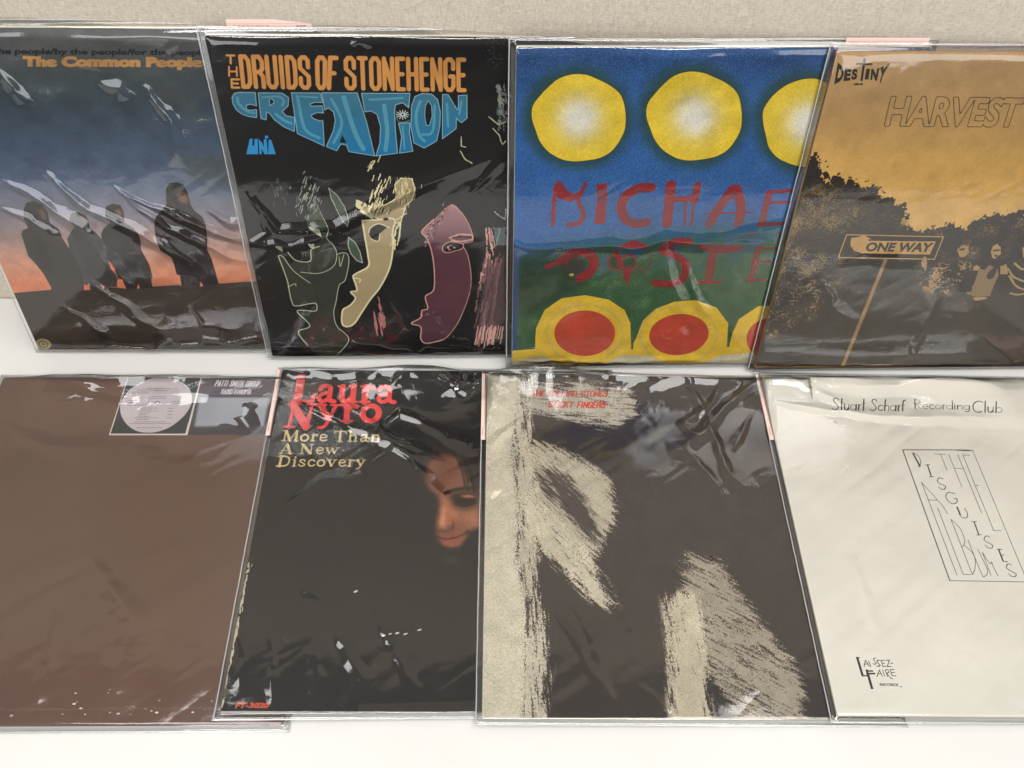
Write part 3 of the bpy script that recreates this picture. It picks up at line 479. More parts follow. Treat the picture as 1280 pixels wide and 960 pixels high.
['S',[90,100,90],0.047,[[3.71,18.33],[3.7,18.03]],{}],
['S',[90,100,90],0.045,[[4.23,17.74],[4.22,17.44]],{}],
['S',[90,100,90],0.045,[[4.41,17.7],[4.41,17.39]],{}],
['S',[90,100,90],0.044,[[3.9,18.32],[3.89,18.01]],{}],
['S',[90,100,90],0.044,[[3.59,18.95],[3.58,18.65]],{}],
['S',[90,100,90],0.044,[[3.72,18.02],[3.71,17.72]],{}],
['S',[90,100,90],0.046,[[4.27,18.65],[4.26,18.34]],{}],
['S',[90,100,90],0.044,[[4.05,19.38],[4.04,19.08]],{}],
['S',[90,100,90],0.047,[[3.96,18.04],[3.95,17.73]],{}],
['S',[90,100,90],0.045,[[4.24,18.81],[4.23,18.51]],{}],
['S',[90,100,90],0.046,[[4.43,17.31],[4.42,17.0]],{}],
['S',[90,100,90],0.045,[[4.06,18.62],[4.05,18.32]],{}],
['S',[90,100,90],0.046,[[3.92,18.11],[3.91,17.81]],{}],
['S',[110,120,105],0.053,[[5.44,17.25],[5.46,16.9]],{}],
['S',[110,120,105],0.053,[[5.47,16.67],[5.5,16.31]],{}],
['S',[110,120,105],0.053,[[5.67,17.64],[5.7,17.29]],{}],
['S',[110,120,105],0.053,[[5.58,17.82],[5.61,17.47]],{}],
['S',[110,120,105],0.054,[[5.21,16.3],[5.23,15.94]],{}],
['S',[110,120,105],0.052,[[5.22,16.25],[5.25,15.89]],{}],
['S',[110,120,105],0.053,[[5.41,17.4],[5.43,17.05]],{}],
['S',[110,120,105],0.053,[[5.65,17.55],[5.68,17.2]],{}],
['S',[110,120,105],0.052,[[5.57,17.73],[5.6,17.38]],{}],
['S',[110,120,105],0.052,[[5.43,17.68],[5.45,17.33]],{}],
['P',[70,82,66],[[[8.25,18.54],[8.93,17.78],[9.33,16.9],[9.54,15.78],[9.44,14.87],[8.98,15.56],[8.61,16.68],[8.35,17.78]]],{'rough':0.07}],
['S',[170,178,160],0.075,[[8.25,18.54],[8.93,17.78],[9.37,16.79],[9.56,15.78],[9.44,14.87],[8.98,15.56],[8.61,16.68],[8.35,17.78],[8.25,18.54]],{'rough':0.05}],
['P',[70,88,72],[[[9.39,13.83],[9.94,13.24],[10.25,12.28],[10.35,11.19],[9.86,11.43],[9.42,12.16],[9.26,13.0]]],{'rough':0.03}],
['S',[185,190,170],0.092,[[9.39,13.83],[9.94,13.24],[10.25,12.28],[10.35,11.19],[9.86,11.43],[9.42,12.16],[9.26,13.0],[9.39,13.83]],{}],
['P',[182,162,120],[[[11.71,17.01],[12.39,16.9],[13.2,17.12],[13.87,17.67],[13.82,18.86],[14.35,19.46],[15.22,19.39],[15.45,18.43],[15.16,17.44],[14.57,16.89],[14.32,16.11],[14.06,15.31],[13.24,15.09],[12.28,15.55],[11.67,15.89]]],{'rough':0.05}],
['S',[240,228,178],0.105,[[11.71,17.01],[12.39,16.9],[13.2,17.12],[13.87,17.67],[13.82,18.86],[14.35,19.46],[15.22,19.39],[15.45,18.43],[15.16,17.44],[14.57,16.89],[14.32,16.11],[14.06,15.31],[13.24,15.09],[12.28,15.55],[11.67,15.89],[11.71,17.01]],{'rough':0.05}],
['P',[182,162,120],[[[10.76,15.44],[12.28,15.55],[13.29,15.66],[13.56,15.32],[13.29,14.4],[13.15,12.51],[12.69,10.56],[11.69,8.55],[10.72,7.26],[9.71,5.68],[8.93,4.47],[8.24,4.11],[7.79,4.47],[8.0,5.96],[8.48,6.35],[8.95,6.75],[9.34,7.4],[8.98,8.05],[9.53,8.18],[9.53,8.82],[9.37,9.7],[9.72,10.08],[10.84,10.82],[10.91,12.04],[10.82,13.94]]],{'sm':1}],
['S',[240,228,178],0.165,[[10.76,15.44],[12.28,15.55],[13.29,15.66],[13.56,15.32],[13.29,14.4],[13.15,12.51],[12.69,10.56],[11.69,8.55],[10.72,7.26],[9.71,5.68],[8.93,4.47],[8.24,4.11],[7.79,4.47],[8.0,5.96],[8.48,6.35],[8.95,6.75],[9.34,7.4],[8.98,8.05],[9.53,8.18],[9.53,8.82],[9.37,9.7],[9.72,10.08],[10.84,10.82],[10.91,12.04],[10.82,13.94],[10.76,15.44]],{'sm':1}],
['P',[240,228,178],[[[10.47,17.45],[11.61,17.01],[11.68,15.55],[10.74,16.18],[10.32,17.01]]],{'rough':0.1}],
['P',[182,162,120],[[[10.67,17.08],[11.35,16.79],[11.36,16.05],[10.86,16.45]]],{'rough':0.1}],
['P',[12,10,9],[[[11.29,14.63],[12.04,15.09],[12.82,14.86],[12.16,14.17],[11.9,13.46],[11.32,13.82]]],{'sm':1}],
['S',[240,228,178],0.108,[[11.2,14.29],[11.4,14.75],[12.14,15.14],[13.02,14.74]],{'sm':1}],
['S',[240,228,178],0.086,[[11.3,13.66],[11.93,13.39],[12.16,14.17]],{'sm':1}],
['P',[12,10,9],[[[13.02,15.59],[13.02,15.57],[13.01,15.54],[12.99,15.52],[12.97,15.5],[12.94,15.48],[12.91,15.46],[12.88,15.45],[12.84,15.44],[12.81,15.43],[12.77,15.43],[12.73,15.43],[12.69,15.44],[12.66,15.45],[12.63,15.46],[12.6,15.48],[12.58,15.5],[12.56,15.52],[12.55,15.54],[12.54,15.57],[12.54,15.59],[12.55,15.62],[12.56,15.64],[12.57,15.66],[12.59,15.69],[12.62,15.7],[12.65,15.72],[12.68,15.73],[12.72,15.74],[12.76,15.75],[12.79,15.75],[12.83,15.75],[12.87,15.74],[12.9,15.73],[12.93,15.72],[12.96,15.7],[12.98,15.68],[13.0,15.66],[13.01,15.64],[13.02,15.62]]],{}],
['S',[240,228,178],0.118,[[9.46,9.58],[9.97,9.45],[9.88,9.12]],{'sm':1}],
['S',[240,228,178],0.095,[[12.14,17.3],[11.85,16.56]],{'rough':0.06}],
['S',[240,228,178],0.09,[[12.81,21.44],[12.6,20.93]],{'rough':0.06}],
['S',[240,228,178],0.092,[[12.8,18.88],[12.53,18.21]],{'rough':0.06}],
['S',[240,228,178],0.092,[[12.62,18.51],[12.45,18.06]],{'rough':0.06}],
['S',[240,228,178],0.092,[[13.73,18.44],[13.58,18.07]],{'rough':0.06}],
['S',[240,228,178],0.095,[[12.22,18.21],[11.97,17.61]],{'rough':0.06}],
['S',[240,228,178],0.095,[[12.28,16.6],[12.0,15.89]],{'rough':0.06}],
['S',[240,228,178],0.095,[[12.68,19.22],[12.43,18.6]],{'rough':0.06}],
['S',[240,228,178],0.095,[[12.65,16.92],[12.4,16.29]],{'rough':0.06}],
['S',[240,228,178],0.092,[[12.4,17.75],[12.16,17.14]],{'rough':0.06}],
['S',[240,228,178],0.095,[[12.27,18.43],[12.05,17.88]],{'rough':0.06}],
['S',[240,228,178],0.092,[[12.67,19.86],[12.43,19.25]],{'rough':0.06}],
['S',[240,228,178],0.092,[[12.42,17.56],[12.09,16.74]],{'rough':0.06}],
['S',[240,228,178],0.092,[[13.2,19.15],[12.96,18.55]],{'rough':0.06}],
['S',[240,228,178],0.097,[[11.87,18.02],[11.53,17.18]],{'rough':0.06}],
['S',[240,228,178],0.095,[[12.27,18.31],[12.03,17.7]],{'rough':0.06}],
['S',[240,228,178],0.092,[[13.05,19.35],[12.92,19.03]],{'rough':0.06}],
['S',[240,228,178],0.095,[[12.63,17.35],[12.34,16.62]],{'rough':0.06}],
['S',[240,228,178],0.095,[[12.83,18.58],[12.63,18.08]],{'rough':0.06}],
['S',[240,228,178],0.095,[[12.27,18.56],[12.02,17.95]],{'rough':0.06}],
['S',[240,228,178],0.092,[[12.66,18.68],[12.33,17.85]],{'rough':0.06}],
['S',[240,228,178],0.092,[[12.47,18.84],[12.18,18.13]],{'rough':0.06}],
['S',[240,228,178],0.097,[[13.18,16.72],[12.95,16.13]],{'rough':0.06}],
['S',[240,228,178],0.092,[[11.94,18.38],[11.61,17.56]],{'rough':0.06}],
['S',[240,228,178],0.09,[[13.42,19.62],[13.26,19.21]],{'rough':0.06}],
['S',[240,228,178],0.09,[[12.13,19.7],[11.92,19.19]],{'rough':0.06}],
['S',[240,228,178],0.063,[[14.83,18.98],[14.74,18.5]],{'rough':0.04}],
['S',[240,228,178],0.063,[[15.17,17.99],[15.08,17.51]],{'rough':0.04}],
['S',[240,228,178],0.063,[[14.34,18.92],[14.25,18.44]],{'rough':0.04}],
['S',[240,228,178],0.062,[[14.41,17.76],[14.32,17.27]],{'rough':0.04}],
['S',[240,228,178],0.062,[[14.42,19.13],[14.33,18.66]],{'rough':0.04}],
['S',[240,228,178],0.063,[[14.64,18.25],[14.55,17.77]],{'rough':0.04}],
['S',[240,228,178],0.063,[[14.38,17.65],[14.29,17.17]],{'rough':0.04}],
['S',[240,228,178],0.063,[[14.74,18.21],[14.65,17.73]],{'rough':0.04}],
['S',[240,228,178],0.062,[[14.37,18.45],[14.28,17.97]],{'rough':0.04}],
['S',[240,228,178],0.062,[[14.68,19.5],[14.59,19.03]],{'rough':0.04}],
['S',[240,228,178],0.06,[[14.82,19.27],[14.73,18.8]],{'rough':0.04}],
['S',[240,228,178],0.062,[[14.7,19.12],[14.61,18.65]],{'rough':0.04}],
['S',[240,228,178],0.1,[[12.03,20.65],[11.66,20.13]],{'rough':0.05}],
['S',[240,228,178],0.1,[[12.31,21.0],[11.95,20.3]],{'rough':0.05}],
['S',[240,228,178],0.105,[[14.15,16.56],[14.59,16.67],[14.32,16.18]],{'rough':0.05}],
['S',[240,228,178],0.11,[[13.5,14.4],[14.06,15.31],[13.6,12.98]],{'rough':0.05}],
['S',[240,228,178],0.113,[[14.05,15.09],[13.73,13.46]],{'rough':0.05}],
['S',[240,228,178],0.108,[[13.72,15.54],[14.56,16.18]],{'rough':0.05}],
['P',[84,44,54],[[[18.45,17.0],[19.32,16.21],[20.0,14.84],[20.25,13.43],[19.36,13.08],[19.75,12.0],[20.03,10.02],[19.89,7.98],[19.08,5.34],[18.27,3.7],[17.22,2.44],[15.63,2.03],[15.1,2.61],[15.17,4.0],[14.31,4.42],[15.23,5.1],[15.38,5.9],[15.94,6.17],[15.79,7.49],[16.58,8.26],[16.72,10.54],[16.55,12.49],[16.2,13.68],[15.83,14.39],[16.89,15.54]]],{'sm':1,'vg':[[16.66,[176,128,128]],[14.61,[140,96,104]],[12.97,[92,50,60]],[2.58,[84,48,58]]]}],
['P',[160,112,112],[[[15.83,14.39],[16.89,15.54],[18.45,17.0],[17.89,15.3],[16.85,14.62],[16.39,13.45]]],{'rough':0.12}],
['S',[222,166,154],0.11,[[17.22,2.44],[15.63,2.03],[15.1,2.61],[15.17,4.0],[14.31,4.42],[15.23,5.1],[15.38,5.9],[15.94,6.17],[15.79,7.49],[16.58,8.26],[16.72,10.54],[16.55,12.49],[16.2,13.68],[15.83,14.39],[16.89,15.54]],{'sm':1}],
['S',[222,166,154],0.069,[[18.45,17.0],[19.32,16.21],[20.0,14.84],[20.25,13.43],[19.36,13.08],[19.75,12.0],[20.03,10.02],[19.89,7.98],[19.08,5.34],[18.27,3.7],[17.22,2.44],[15.63,2.03]],{'sm':1}],
['S',[222,166,154],0.154,[[18.2,13.72],[19.07,14.1],[20.2,14.02],[20.25,13.55],[19.26,13.32],[18.34,13.49]],{'rough':0.04}],
['S',[20,12,12],0.132,[[18.55,13.77],[19.48,13.81],[20.09,13.77]],{'rough':0.04}],
['P',[14,10,10],[[[17.6,12.85],[18.23,13.25],[19.05,13.15],[19.41,12.84],[18.93,12.36],[17.99,12.25]]],{'sm':1}],
['S',[222,166,154],0.081,[[17.56,12.85],[18.23,13.32],[19.36,13.08],[19.24,12.6],[18.62,12.37],[17.99,12.2],[17.58,12.37],[17.56,12.85]],{'sm':1}],
['P',[222,166,154],[[[17.91,12.85],[18.33,13.01],[18.73,12.68],[18.2,12.39]]],{'rough':0.06}],
['P',[14,10,10],[[[18.52,12.73],[18.52,12.69],[18.51,12.66],[18.5,12.63],[18.48,12.6],[18.46,12.57],[18.43,12.55],[18.41,12.53],[18.38,12.52],[18.34,12.51],[18.31,12.51],[18.28,12.51],[18.25,12.52],[18.22,12.54],[18.19,12.55],[18.17,12.58],[18.15,12.6],[18.13,12.63],[18.12,12.66],[18.11,12.69],[18.11,12.73],[18.11,12.76],[18.12,12.79],[18.14,12.83],[18.15,12.85],[18.18,12.88],[18.2,12.9],[18.23,12.92],[18.26,12.93],[18.29,12.94],[18.32,12.94],[18.36,12.94],[18.39,12.93],[18.42,12.92],[18.44,12.9],[18.47,12.88],[18.49,12.85],[18.5,12.82],[18.52,12.79],[18.52,12.76]]],{}],
['S',[222,166,154],0.098,[[21.52,6.87],[21.18,4.38]],{'rough':0.09}],
['S',[222,166,154],0.186,[[21.29,4.34],[20.98,2.14]],{'rough':0.09}],
['S',[222,166,154],0.095,[[22.12,4.63],[21.82,2.44]],{'rough':0.09}],
['S',[150,100,98],0.135,[[21.21,11.05],[20.9,9.0]],{'rough':0.09}],
['S',[222,166,154],0.206,[[21.09,10.11],[20.87,8.85]],{'rough':0.09}],
['S',[150,100,98],0.084,[[21.45,12.25],[21.12,9.99]],{'rough':0.09}],
['S',[150,100,98],0.191,[[22.58,10.29],[22.34,8.72]],{'rough':0.09}],
['S',[222,166,154],0.093,[[22.53,9.54],[22.24,7.39]],{'rough':0.09}],
['S',[110,70,78],0.094,[[21.78,7.97],[21.5,5.99]],{'rough':0.09}],
['S',[222,166,154],0.122,[[21.55,4.26],[21.18,1.37]],{'rough':0.09}],
['S',[150,100,98],0.096,[[22.25,8.79],[21.91,6.16]],{'rough':0.09}],
['S',[150,100,98],0.144,[[21.15,7.2],[20.91,5.72]],{'rough':0.09}],
['S',[110,70,78],0.101,[[20.58,5.55],[20.29,3.71]],{'rough':0.09}],
['S',[150,100,98],0.081,[[22.5,11.08],[22.19,8.69]],{'rough':0.09}],
['S',[222,166,154],0.169,[[21.25,5.87],[20.96,3.84]],{'rough':0.09}],
['S',[222,166,154],0.205,[[21.3,6.07],[20.94,3.36]],{'rough':0.09}],
['S',[150,100,98],0.089,[[21.88,9.85],[21.63,8.21]],{'rough':0.09}],
['S',[110,70,78],0.085,[[21.81,10.08],[21.56,8.45]],{'rough':0.09}],
['S',[110,70,78],0.074,[[22.03,8.73],[21.77,6.97]],{'rough':0.09}],
['S',[222,166,154],0.206,[[21.18,5.36],[20.8,2.51]],{'rough':0.09}],
['S',[150,100,98],0.162,[[21.81,10.29],[21.57,8.83]],{'rough':0.09}],
['S',[110,70,78],0.156,[[20.58,5.42],[20.35,4.12]],{'rough':0.09}],
['S',[150,100,98],0.201,[[22.06,5.97],[21.82,4.35]],{'rough':0.09}],
['S',[150,100,98],0.166,[[22.36,11.64],[22.1,9.91]],{'rough':0.09}],
['S',[150,100,98],0.095,[[22.58,11.2],[22.31,9.28]],{'rough':0.09}],
['S',[222,166,154],0.138,[[21.56,11.94],[21.34,10.69]],{'rough':0.09}],
['S',[110,70,78],0.174,[[21.97,4.14],[21.65,1.71]],{'rough':0.09}],
['S',[150,100,98],0.108,[[22.41,11.27],[22.13,9.31]],{'rough':0.09}],
['S',[150,100,98],0.121,[[20.71,4.17],[20.36,1.77]],{'rough':0.09}],
['S',[150,100,98],0.214,[[21.06,4.74],[20.66,1.71]],{'rough':0.09}],
['S',[110,70,78],0.106,[[21.75,11.14],[21.5,9.52]],{'rough':0.09}],
['S',[110,70,78],0.106,[[21.9,8.41],[21.58,6.1]],{'rough':0.09}],
['S',[222,166,154],0.181,[[22.74,11.45],[22.39,8.72]],{'rough':0.09}],
['S',[110,70,78],0.172,[[20.83,8.83],[20.58,7.34]],{'rough':0.09}],
['S',[150,100,98],0.08,[[22.59,12.1],[22.41,11.09]],{'rough':0.09}],
['S',[222,166,154],0.193,[[21.58,6.84],[21.26,4.57]],{'rough':0.09}],
['S',[150,100,98],0.091,[[21.71,10.56],[21.35,7.9]],{'rough':0.09}],
['S',[110,70,78],0.162,[[22.52,11.84],[22.2,9.47]],{'rough':0.09}],
['S',[150,100,98],0.11,[[21.64,9.2],[21.27,6.41]],{'rough':0.09}],
['S',[150,100,98],0.141,[[20.62,7.05],[20.4,5.82]],{'rough':0.09}],
['S',[222,166,154],0.148,[[22.37,8.16],[22.07,5.99]],{'rough':0.09}],
['S',[150,100,98],0.134,[[21.07,9.73],[20.83,8.34]],{'rough':0.09}],
['S',[150,100,98],0.083,[[21.82,4.52],[21.52,2.3]],{'rough':0.09}],
['S',[150,100,98],0.202,[[21.42,10.55],[21.18,9.07]],{'rough':0.09}],
['S',[150,100,98],0.207,[[21.62,6.51],[21.38,4.97]],{'rough':0.09}],
['S',[110,70,78],0.107,[[21.56,8.44],[21.3,6.82]],{'rough':0.09}],
['S',[222,166,154],0.089,[[21.93,11.39],[22.04,10.15]],{'rough':0.07}],
['S',[222,166,154],0.113,[[21.91,13.14],[22.01,11.94]],{'rough':0.07}],
['S',[222,166,154],0.091,[[21.49,12.83],[21.59,11.62]],{'rough':0.07}],
['S',[222,166,154],0.119,[[21.69,12.01],[21.8,10.79]],{'rough':0.07}],
['S',[222,166,154],0.074,[[21.61,12.07],[21.71,10.84]],{'rough':0.07}],
['S',[222,166,154],0.108,[[21.61,12.08],[21.71,10.86]],{'rough':0.07}],
['S',[222,166,154],0.094,[[21.44,14.72],[21.54,13.55]],{'rough':0.07}],
['S',[222,166,154],0.123,[[21.41,12.14],[21.51,10.92]],{'rough':0.07}],
['S',[222,166,154],0.121,[[21.87,11.25],[21.98,10.01]],{'rough':0.07}],
['S',[222,166,154],0.09,[[21.4,14.19],[21.5,13.01]],{'rough':0.07}],
['S',[222,166,154],0.116,[[21.66,14.72],[21.76,13.54]],{'rough':0.07}],
['S',[222,166,154],0.098,[[22.02,13.99],[22.13,12.8]],{'rough':0.07}],
['S',[222,166,154],0.095,[[21.85,14.55],[21.95,13.37]],{'rough':0.07}],
['S',[222,166,154],0.134,[[21.74,13.76],[21.85,12.57]],{'rough':0.07}],
['S',[222,166,154],0.133,[[21.56,11.74],[21.66,10.5]],{'rough':0.07}],
['S',[222,166,154],0.093,[[21.66,14.44],[21.76,13.27]],{'rough':0.07}],
['P',[88,54,64],[[[21.52,11.99],[22.25,10.51],[22.98,12.23],[23.22,4.76],[22.17,3.25],[20.37,3.12],[21.07,6.93]]],{'rough':0.1,'op':0.75}],
['S',[222,166,154],0.077,[[23.02,3.67],[22.76,2.1]],{'rough':0.06}],
['S',[222,166,154],0.123,[[20.8,3.56],[20.51,1.9]],{'rough':0.06}],
['S',[222,166,154],0.135,[[20.59,3.95],[20.3,1.83]],{'rough':0.06}],
['S',[222,166,154],0.084,[[21.88,3.6],[21.61,2.07]],{'rough':0.06}],
['S',[222,166,154],0.125,[[21.59,3.86],[21.32,2.52]],{'rough':0.06}],
['S',[222,166,154],0.1,[[22.82,3.98],[22.56,2.5]],{'rough':0.06}],
['S',[222,166,154],0.149,[[22.3,3.83],[22.04,1.85]],{'rough':0.06}],
['S',[222,166,154],0.106,[[21.26,3.99],[20.98,2.3]],{'rough':0.06}],
['S',[222,166,154],0.101,[[21.88,4.17],[21.61,1.96]],{'rough':0.06}],
['S',[222,166,154],0.104,[[21.21,4.07],[20.93,2.51]],{'rough':0.06}],
['S',[222,166,154],0.109,[[22.13,3.44],[21.86,2.53]],{'rough':0.06}],
['S',[222,166,154],0.078,[[22.59,4.07],[22.33,2.53]],{'rough':0.06}],
['S',[222,166,154],0.104,[[21.74,3.96],[21.47,1.71]],{'rough':0.06}],
['S',[222,166,154],0.15,[[21.93,3.48],[21.66,2.26]],{'rough':0.06}],
['S',[222,166,154],0.091,[[22.13,3.92],[21.86,1.96]],{'rough':0.06}],
['S',[222,166,154],0.085,[[21.9,4.16],[21.63,1.89]],{'rough':0.06}],
['S',[222,166,154],0.126,[[22.26,4.04],[21.99,1.87]],{'rough':0.06}],
['S',[222,166,154],0.089,[[21.92,4.08],[21.65,2.02]],{'rough':0.06}],
['S',[222,166,154],0.124,[[23.0,3.97],[22.74,1.92]],{'rough':0.06}],
['S',[222,166,154],0.126,[[20.93,3.89],[20.65,2.53]],{'rough':0.06}],
['S',[222,166,154],0.113,[[21.76,3.46],[21.49,1.94]],{'rough':0.06}],
['S',[222,166,154],0.128,[[21.2,4.02],[20.91,1.99]],{'rough':0.06}],
['S',[190,120,116],0.123,[[11.38,5.57],[11.51,4.07]],{'rough':0.08}],
['S',[190,120,116],0.125,[[10.92,5.26],[11.05,3.75]],{'rough':0.08}],
['S',[190,120,116],0.128,[[11.28,5.15],[11.42,3.64]],{'rough':0.08}],
['S',[190,120,116],0.125,[[10.8,5.19],[10.93,3.68]],{'rough':0.08}],
['S',[190,120,116],0.125,[[11.72,5.66],[11.87,4.16]],{'rough':0.08}],
['S',[190,120,116],0.125,[[10.84,4.56],[10.97,3.04]],{'rough':0.08}],
['S',[190,120,116],0.123,[[11.42,6.64],[11.56,5.17]],{'rough':0.08}],
['S',[190,120,116],0.125,[[11.33,4.77],[11.47,3.25]],{'rough':0.08}],
['S',[190,120,116],0.125,[[10.91,5.75],[11.04,4.25]],{'rough':0.08}],
['S',[190,120,116],0.125,[[11.32,4.55],[11.46,3.03]],{'rough':0.08}],
['S',[190,120,116],0.123,[[10.85,5.91],[10.99,4.42]],{'rough':0.08}],
['S',[190,120,116],0.123,[[11.49,5.42],[11.63,3.92]],{'rough':0.08}],
['S',[190,120,116],0.123,[[11.62,5.43],[11.76,3.93]],{'rough':0.08}],
['S',[190,120,116],0.125,[[11.41,5.58],[11.54,4.08]],{'rough':0.08}],
['S',[190,120,116],0.125,[[10.88,4.79],[11.01,3.27]],{'rough':0.08}],
['S',[190,120,116],0.123,[[11.45,7.45],[11.59,6.0]],{'rough':0.08}],
['P',[80,96,98],[[[22.04,14.6],[23.16,14.83],[23.18,12.95],[22.25,12.95]]],{'rough':0.1}],
['S',[150,170,165],0.084,[[22.13,16.32],[23.05,15.52],[23.14,16.54]],{'rough':0.06}],
['S',[150,170,165],0.064,[[22.25,12.95],[22.65,14.6],[22.04,14.72]],{'rough':0.06}],
['S',[120,104,74],0.054,[[14.74,17.71],[14.62,17.14]],{'rough':0.05}],
['S',[240,228,178],0.053,[[14.58,17.63],[14.46,17.23]],{'rough':0.05}],
['S',[200,182,136],0.05,[[14.29,18.51],[14.17,18.08]],{'rough':0.05}],
['S',[120,104,74],0.053,[[15.23,18.24],[15.14,17.59]],{'rough':0.05}],
['S',[240,228,178],0.053,[[14.22,18.71],[14.16,18.26]],{'rough':0.05}],
['S',[200,182,136],0.051,[[15.23,18.56],[15.13,18.1]],{'rough':0.05}],
['S',[120,104,74],0.051,[[13.91,18.31],[13.85,17.69]],{'rough':0.05}],
['S',[240,228,178],0.051,[[14.03,19.48],[13.99,18.89]],{'rough':0.05}],
['S',[200,182,136],0.051,[[15.45,17.96],[15.31,17.39]],{'rough':0.05}],
['S',[120,104,74],0.053,[[14.91,17.77],[14.75,17.34]],{'rough':0.05}],
['S',[240,228,178],0.054,[[14.28,17.58],[14.23,16.96]],{'rough':0.05}],
['S',[200,182,136],0.054,[[14.62,16.49],[14.6,16.03]],{'rough':0.05}],
['S',[120,104,74],0.053,[[14.7,17.95],[14.65,17.32]],{'rough':0.05}],
['S',[240,228,178],0.051,[[16.04,18.88],[15.97,18.51]],{'rough':0.05}],
['S',[200,182,136],0.054,[[14.56,17.29],[14.35,16.93]],{'rough':0.05}],
['S',[120,104,74],0.053,[[15.25,18.63],[15.23,18.14]],{'rough':0.05}],
['S',[240,228,178],0.053,[[14.15,18.43],[14.07,17.94]],{'rough':0.05}],
['S',[200,182,136],0.053,[[14.55,18.46],[14.5,17.97]],{'rough':0.05}],
['S',[120,104,74],0.053,[[14.71,17.66],[14.59,17.11]],{'rough':0.05}],
['S',[240,228,178],0.05,[[13.89,19.15],[13.77,18.74]],{'rough':0.05}],
['S',[200,182,136],0.053,[[14.21,17.87],[14.07,17.22]],{'rough':0.05}],
['S',[120,104,74],0.053,[[14.22,18.33],[14.15,17.91]],{'rough':0.05}],
['S',[240,228,178],0.051,[[14.96,18.41],[14.92,17.8]],{'rough':0.05}],
['S',[200,182,136],0.053,[[14.63,18.23],[14.54,17.72]],{'rough':0.05}],
['S',[120,104,74],0.051,[[14.78,18.69],[14.69,18.07]],{'rough':0.05}],
['S',[240,228,178],0.053,[[14.52,18.17],[14.46,17.54]],{'rough':0.05}],
['S',[200,182,136],0.051,[[14.79,19.27],[14.72,18.74]],{'rough':0.05}],
['S',[120,104,74],0.051,[[15.13,19.19],[15.0,18.57]],{'rough':0.05}],
['S',[240,228,178],0.053,[[13.81,17.61],[13.66,17.2]],{'rough':0.05}],
['S',[200,182,136],0.05,[[14.42,19.11],[14.38,18.67]],{'rough':0.05}],
['S',[120,104,74],0.053,[[14.49,17.93],[14.42,17.37]],{'rough':0.05}],
['S',[240,228,178],0.053,[[14.72,18.22],[14.6,17.73]],{'rough':0.05}],
['S',[200,182,136],0.051,[[14.72,19.58],[14.57,19.11]],{'rough':0.05}],
['S',[120,104,74],0.053,[[15.21,18.68],[15.09,18.14]],{'rough':0.05}],
['S',[240,228,178],0.053,[[14.91,17.22],[14.78,16.78]],{'rough':0.05}],
['S',[200,182,136],0.051,[[14.97,17.79],[14.85,17.18]],{'rough':0.05}],
['S',[120,104,74],0.053,[[14.29,17.77],[14.11,17.21]],{'rough':0.05}],
['S',[240,228,178],0.053,[[14.19,17.81],[14.04,17.22]],{'rough':0.05}],
['S',[200,182,136],0.053,[[14.05,18.23],[13.98,17.66]],{'rough':0.05}],
['S',[120,104,74],0.053,[[13.9,17.95],[13.73,17.32]],{'rough':0.05}],
['S',[240,228,178],0.053,[[14.76,18.11],[14.68,17.64]],{'rough':0.05}],
['S',[200,182,136],0.053,[[14.51,18.15],[14.37,17.65]],{'rough':0.05}],
['S',[120,104,74],0.053,[[14.67,18.33],[14.55,17.7]],{'rough':0.05}],
['S',[240,228,178],0.051,[[14.5,18.03],[14.39,17.53]],{'rough':0.05}],
['S',[200,182,136],0.051,[[14.28,18.09],[14.22,17.45]],{'rough':0.05}],
['S',[120,104,74],0.051,[[14.13,18.63],[14.03,18.21]],{'rough':0.05}],
['S',[240,228,178],0.051,[[13.78,17.57],[13.64,17.12]],{'rough':0.05}],
['S',[200,182,136],0.054,[[13.99,17.06],[13.93,16.44]],{'rough':0.05}],
['S',[120,104,74],0.053,[[14.8,18.43],[14.64,17.95]],{'rough':0.05}],
['S',[240,228,178],0.051,[[13.79,17.81],[13.74,17.33]],{'rough':0.05}],
['S',[200,182,136],0.051,[[14.33,18.47],[14.22,18.03]],{'rough':0.05}],
['S',[120,104,74],0.053,[[14.49,17.98],[14.32,17.4]],{'rough':0.05}],
['S',[240,228,178],0.051,[[13.49,19.58],[13.41,18.94]],{'rough':0.05}],
['S',[200,182,136],0.053,[[14.48,17.67],[14.41,17.2]],{'rough':0.05}],
['S',[120,104,74],0.054,[[13.81,17.53],[13.71,16.9]],{'rough':0.05}],
['S',[240,228,178],0.051,[[14.81,18.8],[14.73,18.36]],{'rough':0.05}],
['S',[200,182,136],0.051,[[14.86,18.2],[14.69,17.65]],{'rough':0.05}],
['S',[120,104,74],0.051,[[15.08,18.14],[14.99,17.61]],{'rough':0.05}],
['S',[240,228,178],0.051,[[14.46,18.95],[14.36,18.4]],{'rough':0.05}],
['S',[200,182,136],0.053,[[14.72,19.6],[14.55,19.17]],{'rough':0.05}],
['S',[120,104,74],0.054,[[14.24,17.47],[14.14,17.08]],{'rough':0.05}],
['S',[240,228,178],0.053,[[14.45,18.51],[14.39,18.09]],{'rough':0.05}],
['S',[200,182,136],0.051,[[14.01,17.66],[13.94,17.12]],{'rough':0.05}],
['S',[120,104,74],0.053,[[15.04,19.8],[14.93,19.33]],{'rough':0.05}],
['S',[240,228,178],0.053,[[14.44,18.23],[14.39,17.66]],{'rough':0.05}],
['S',[200,182,136],0.051,[[14.24,19.35],[14.18,18.94]],{'rough':0.05}],
['S',[120,104,74],0.051,[[13.88,18.16],[13.84,17.59]],{'rough':0.05}],
['S',[240,228,178],0.053,[[14.83,17.78],[14.75,17.26]],{'rough':0.05}],
['S',[200,182,136],0.051,[[14.23,18.83],[14.14,18.25]],{'rough':0.05}],
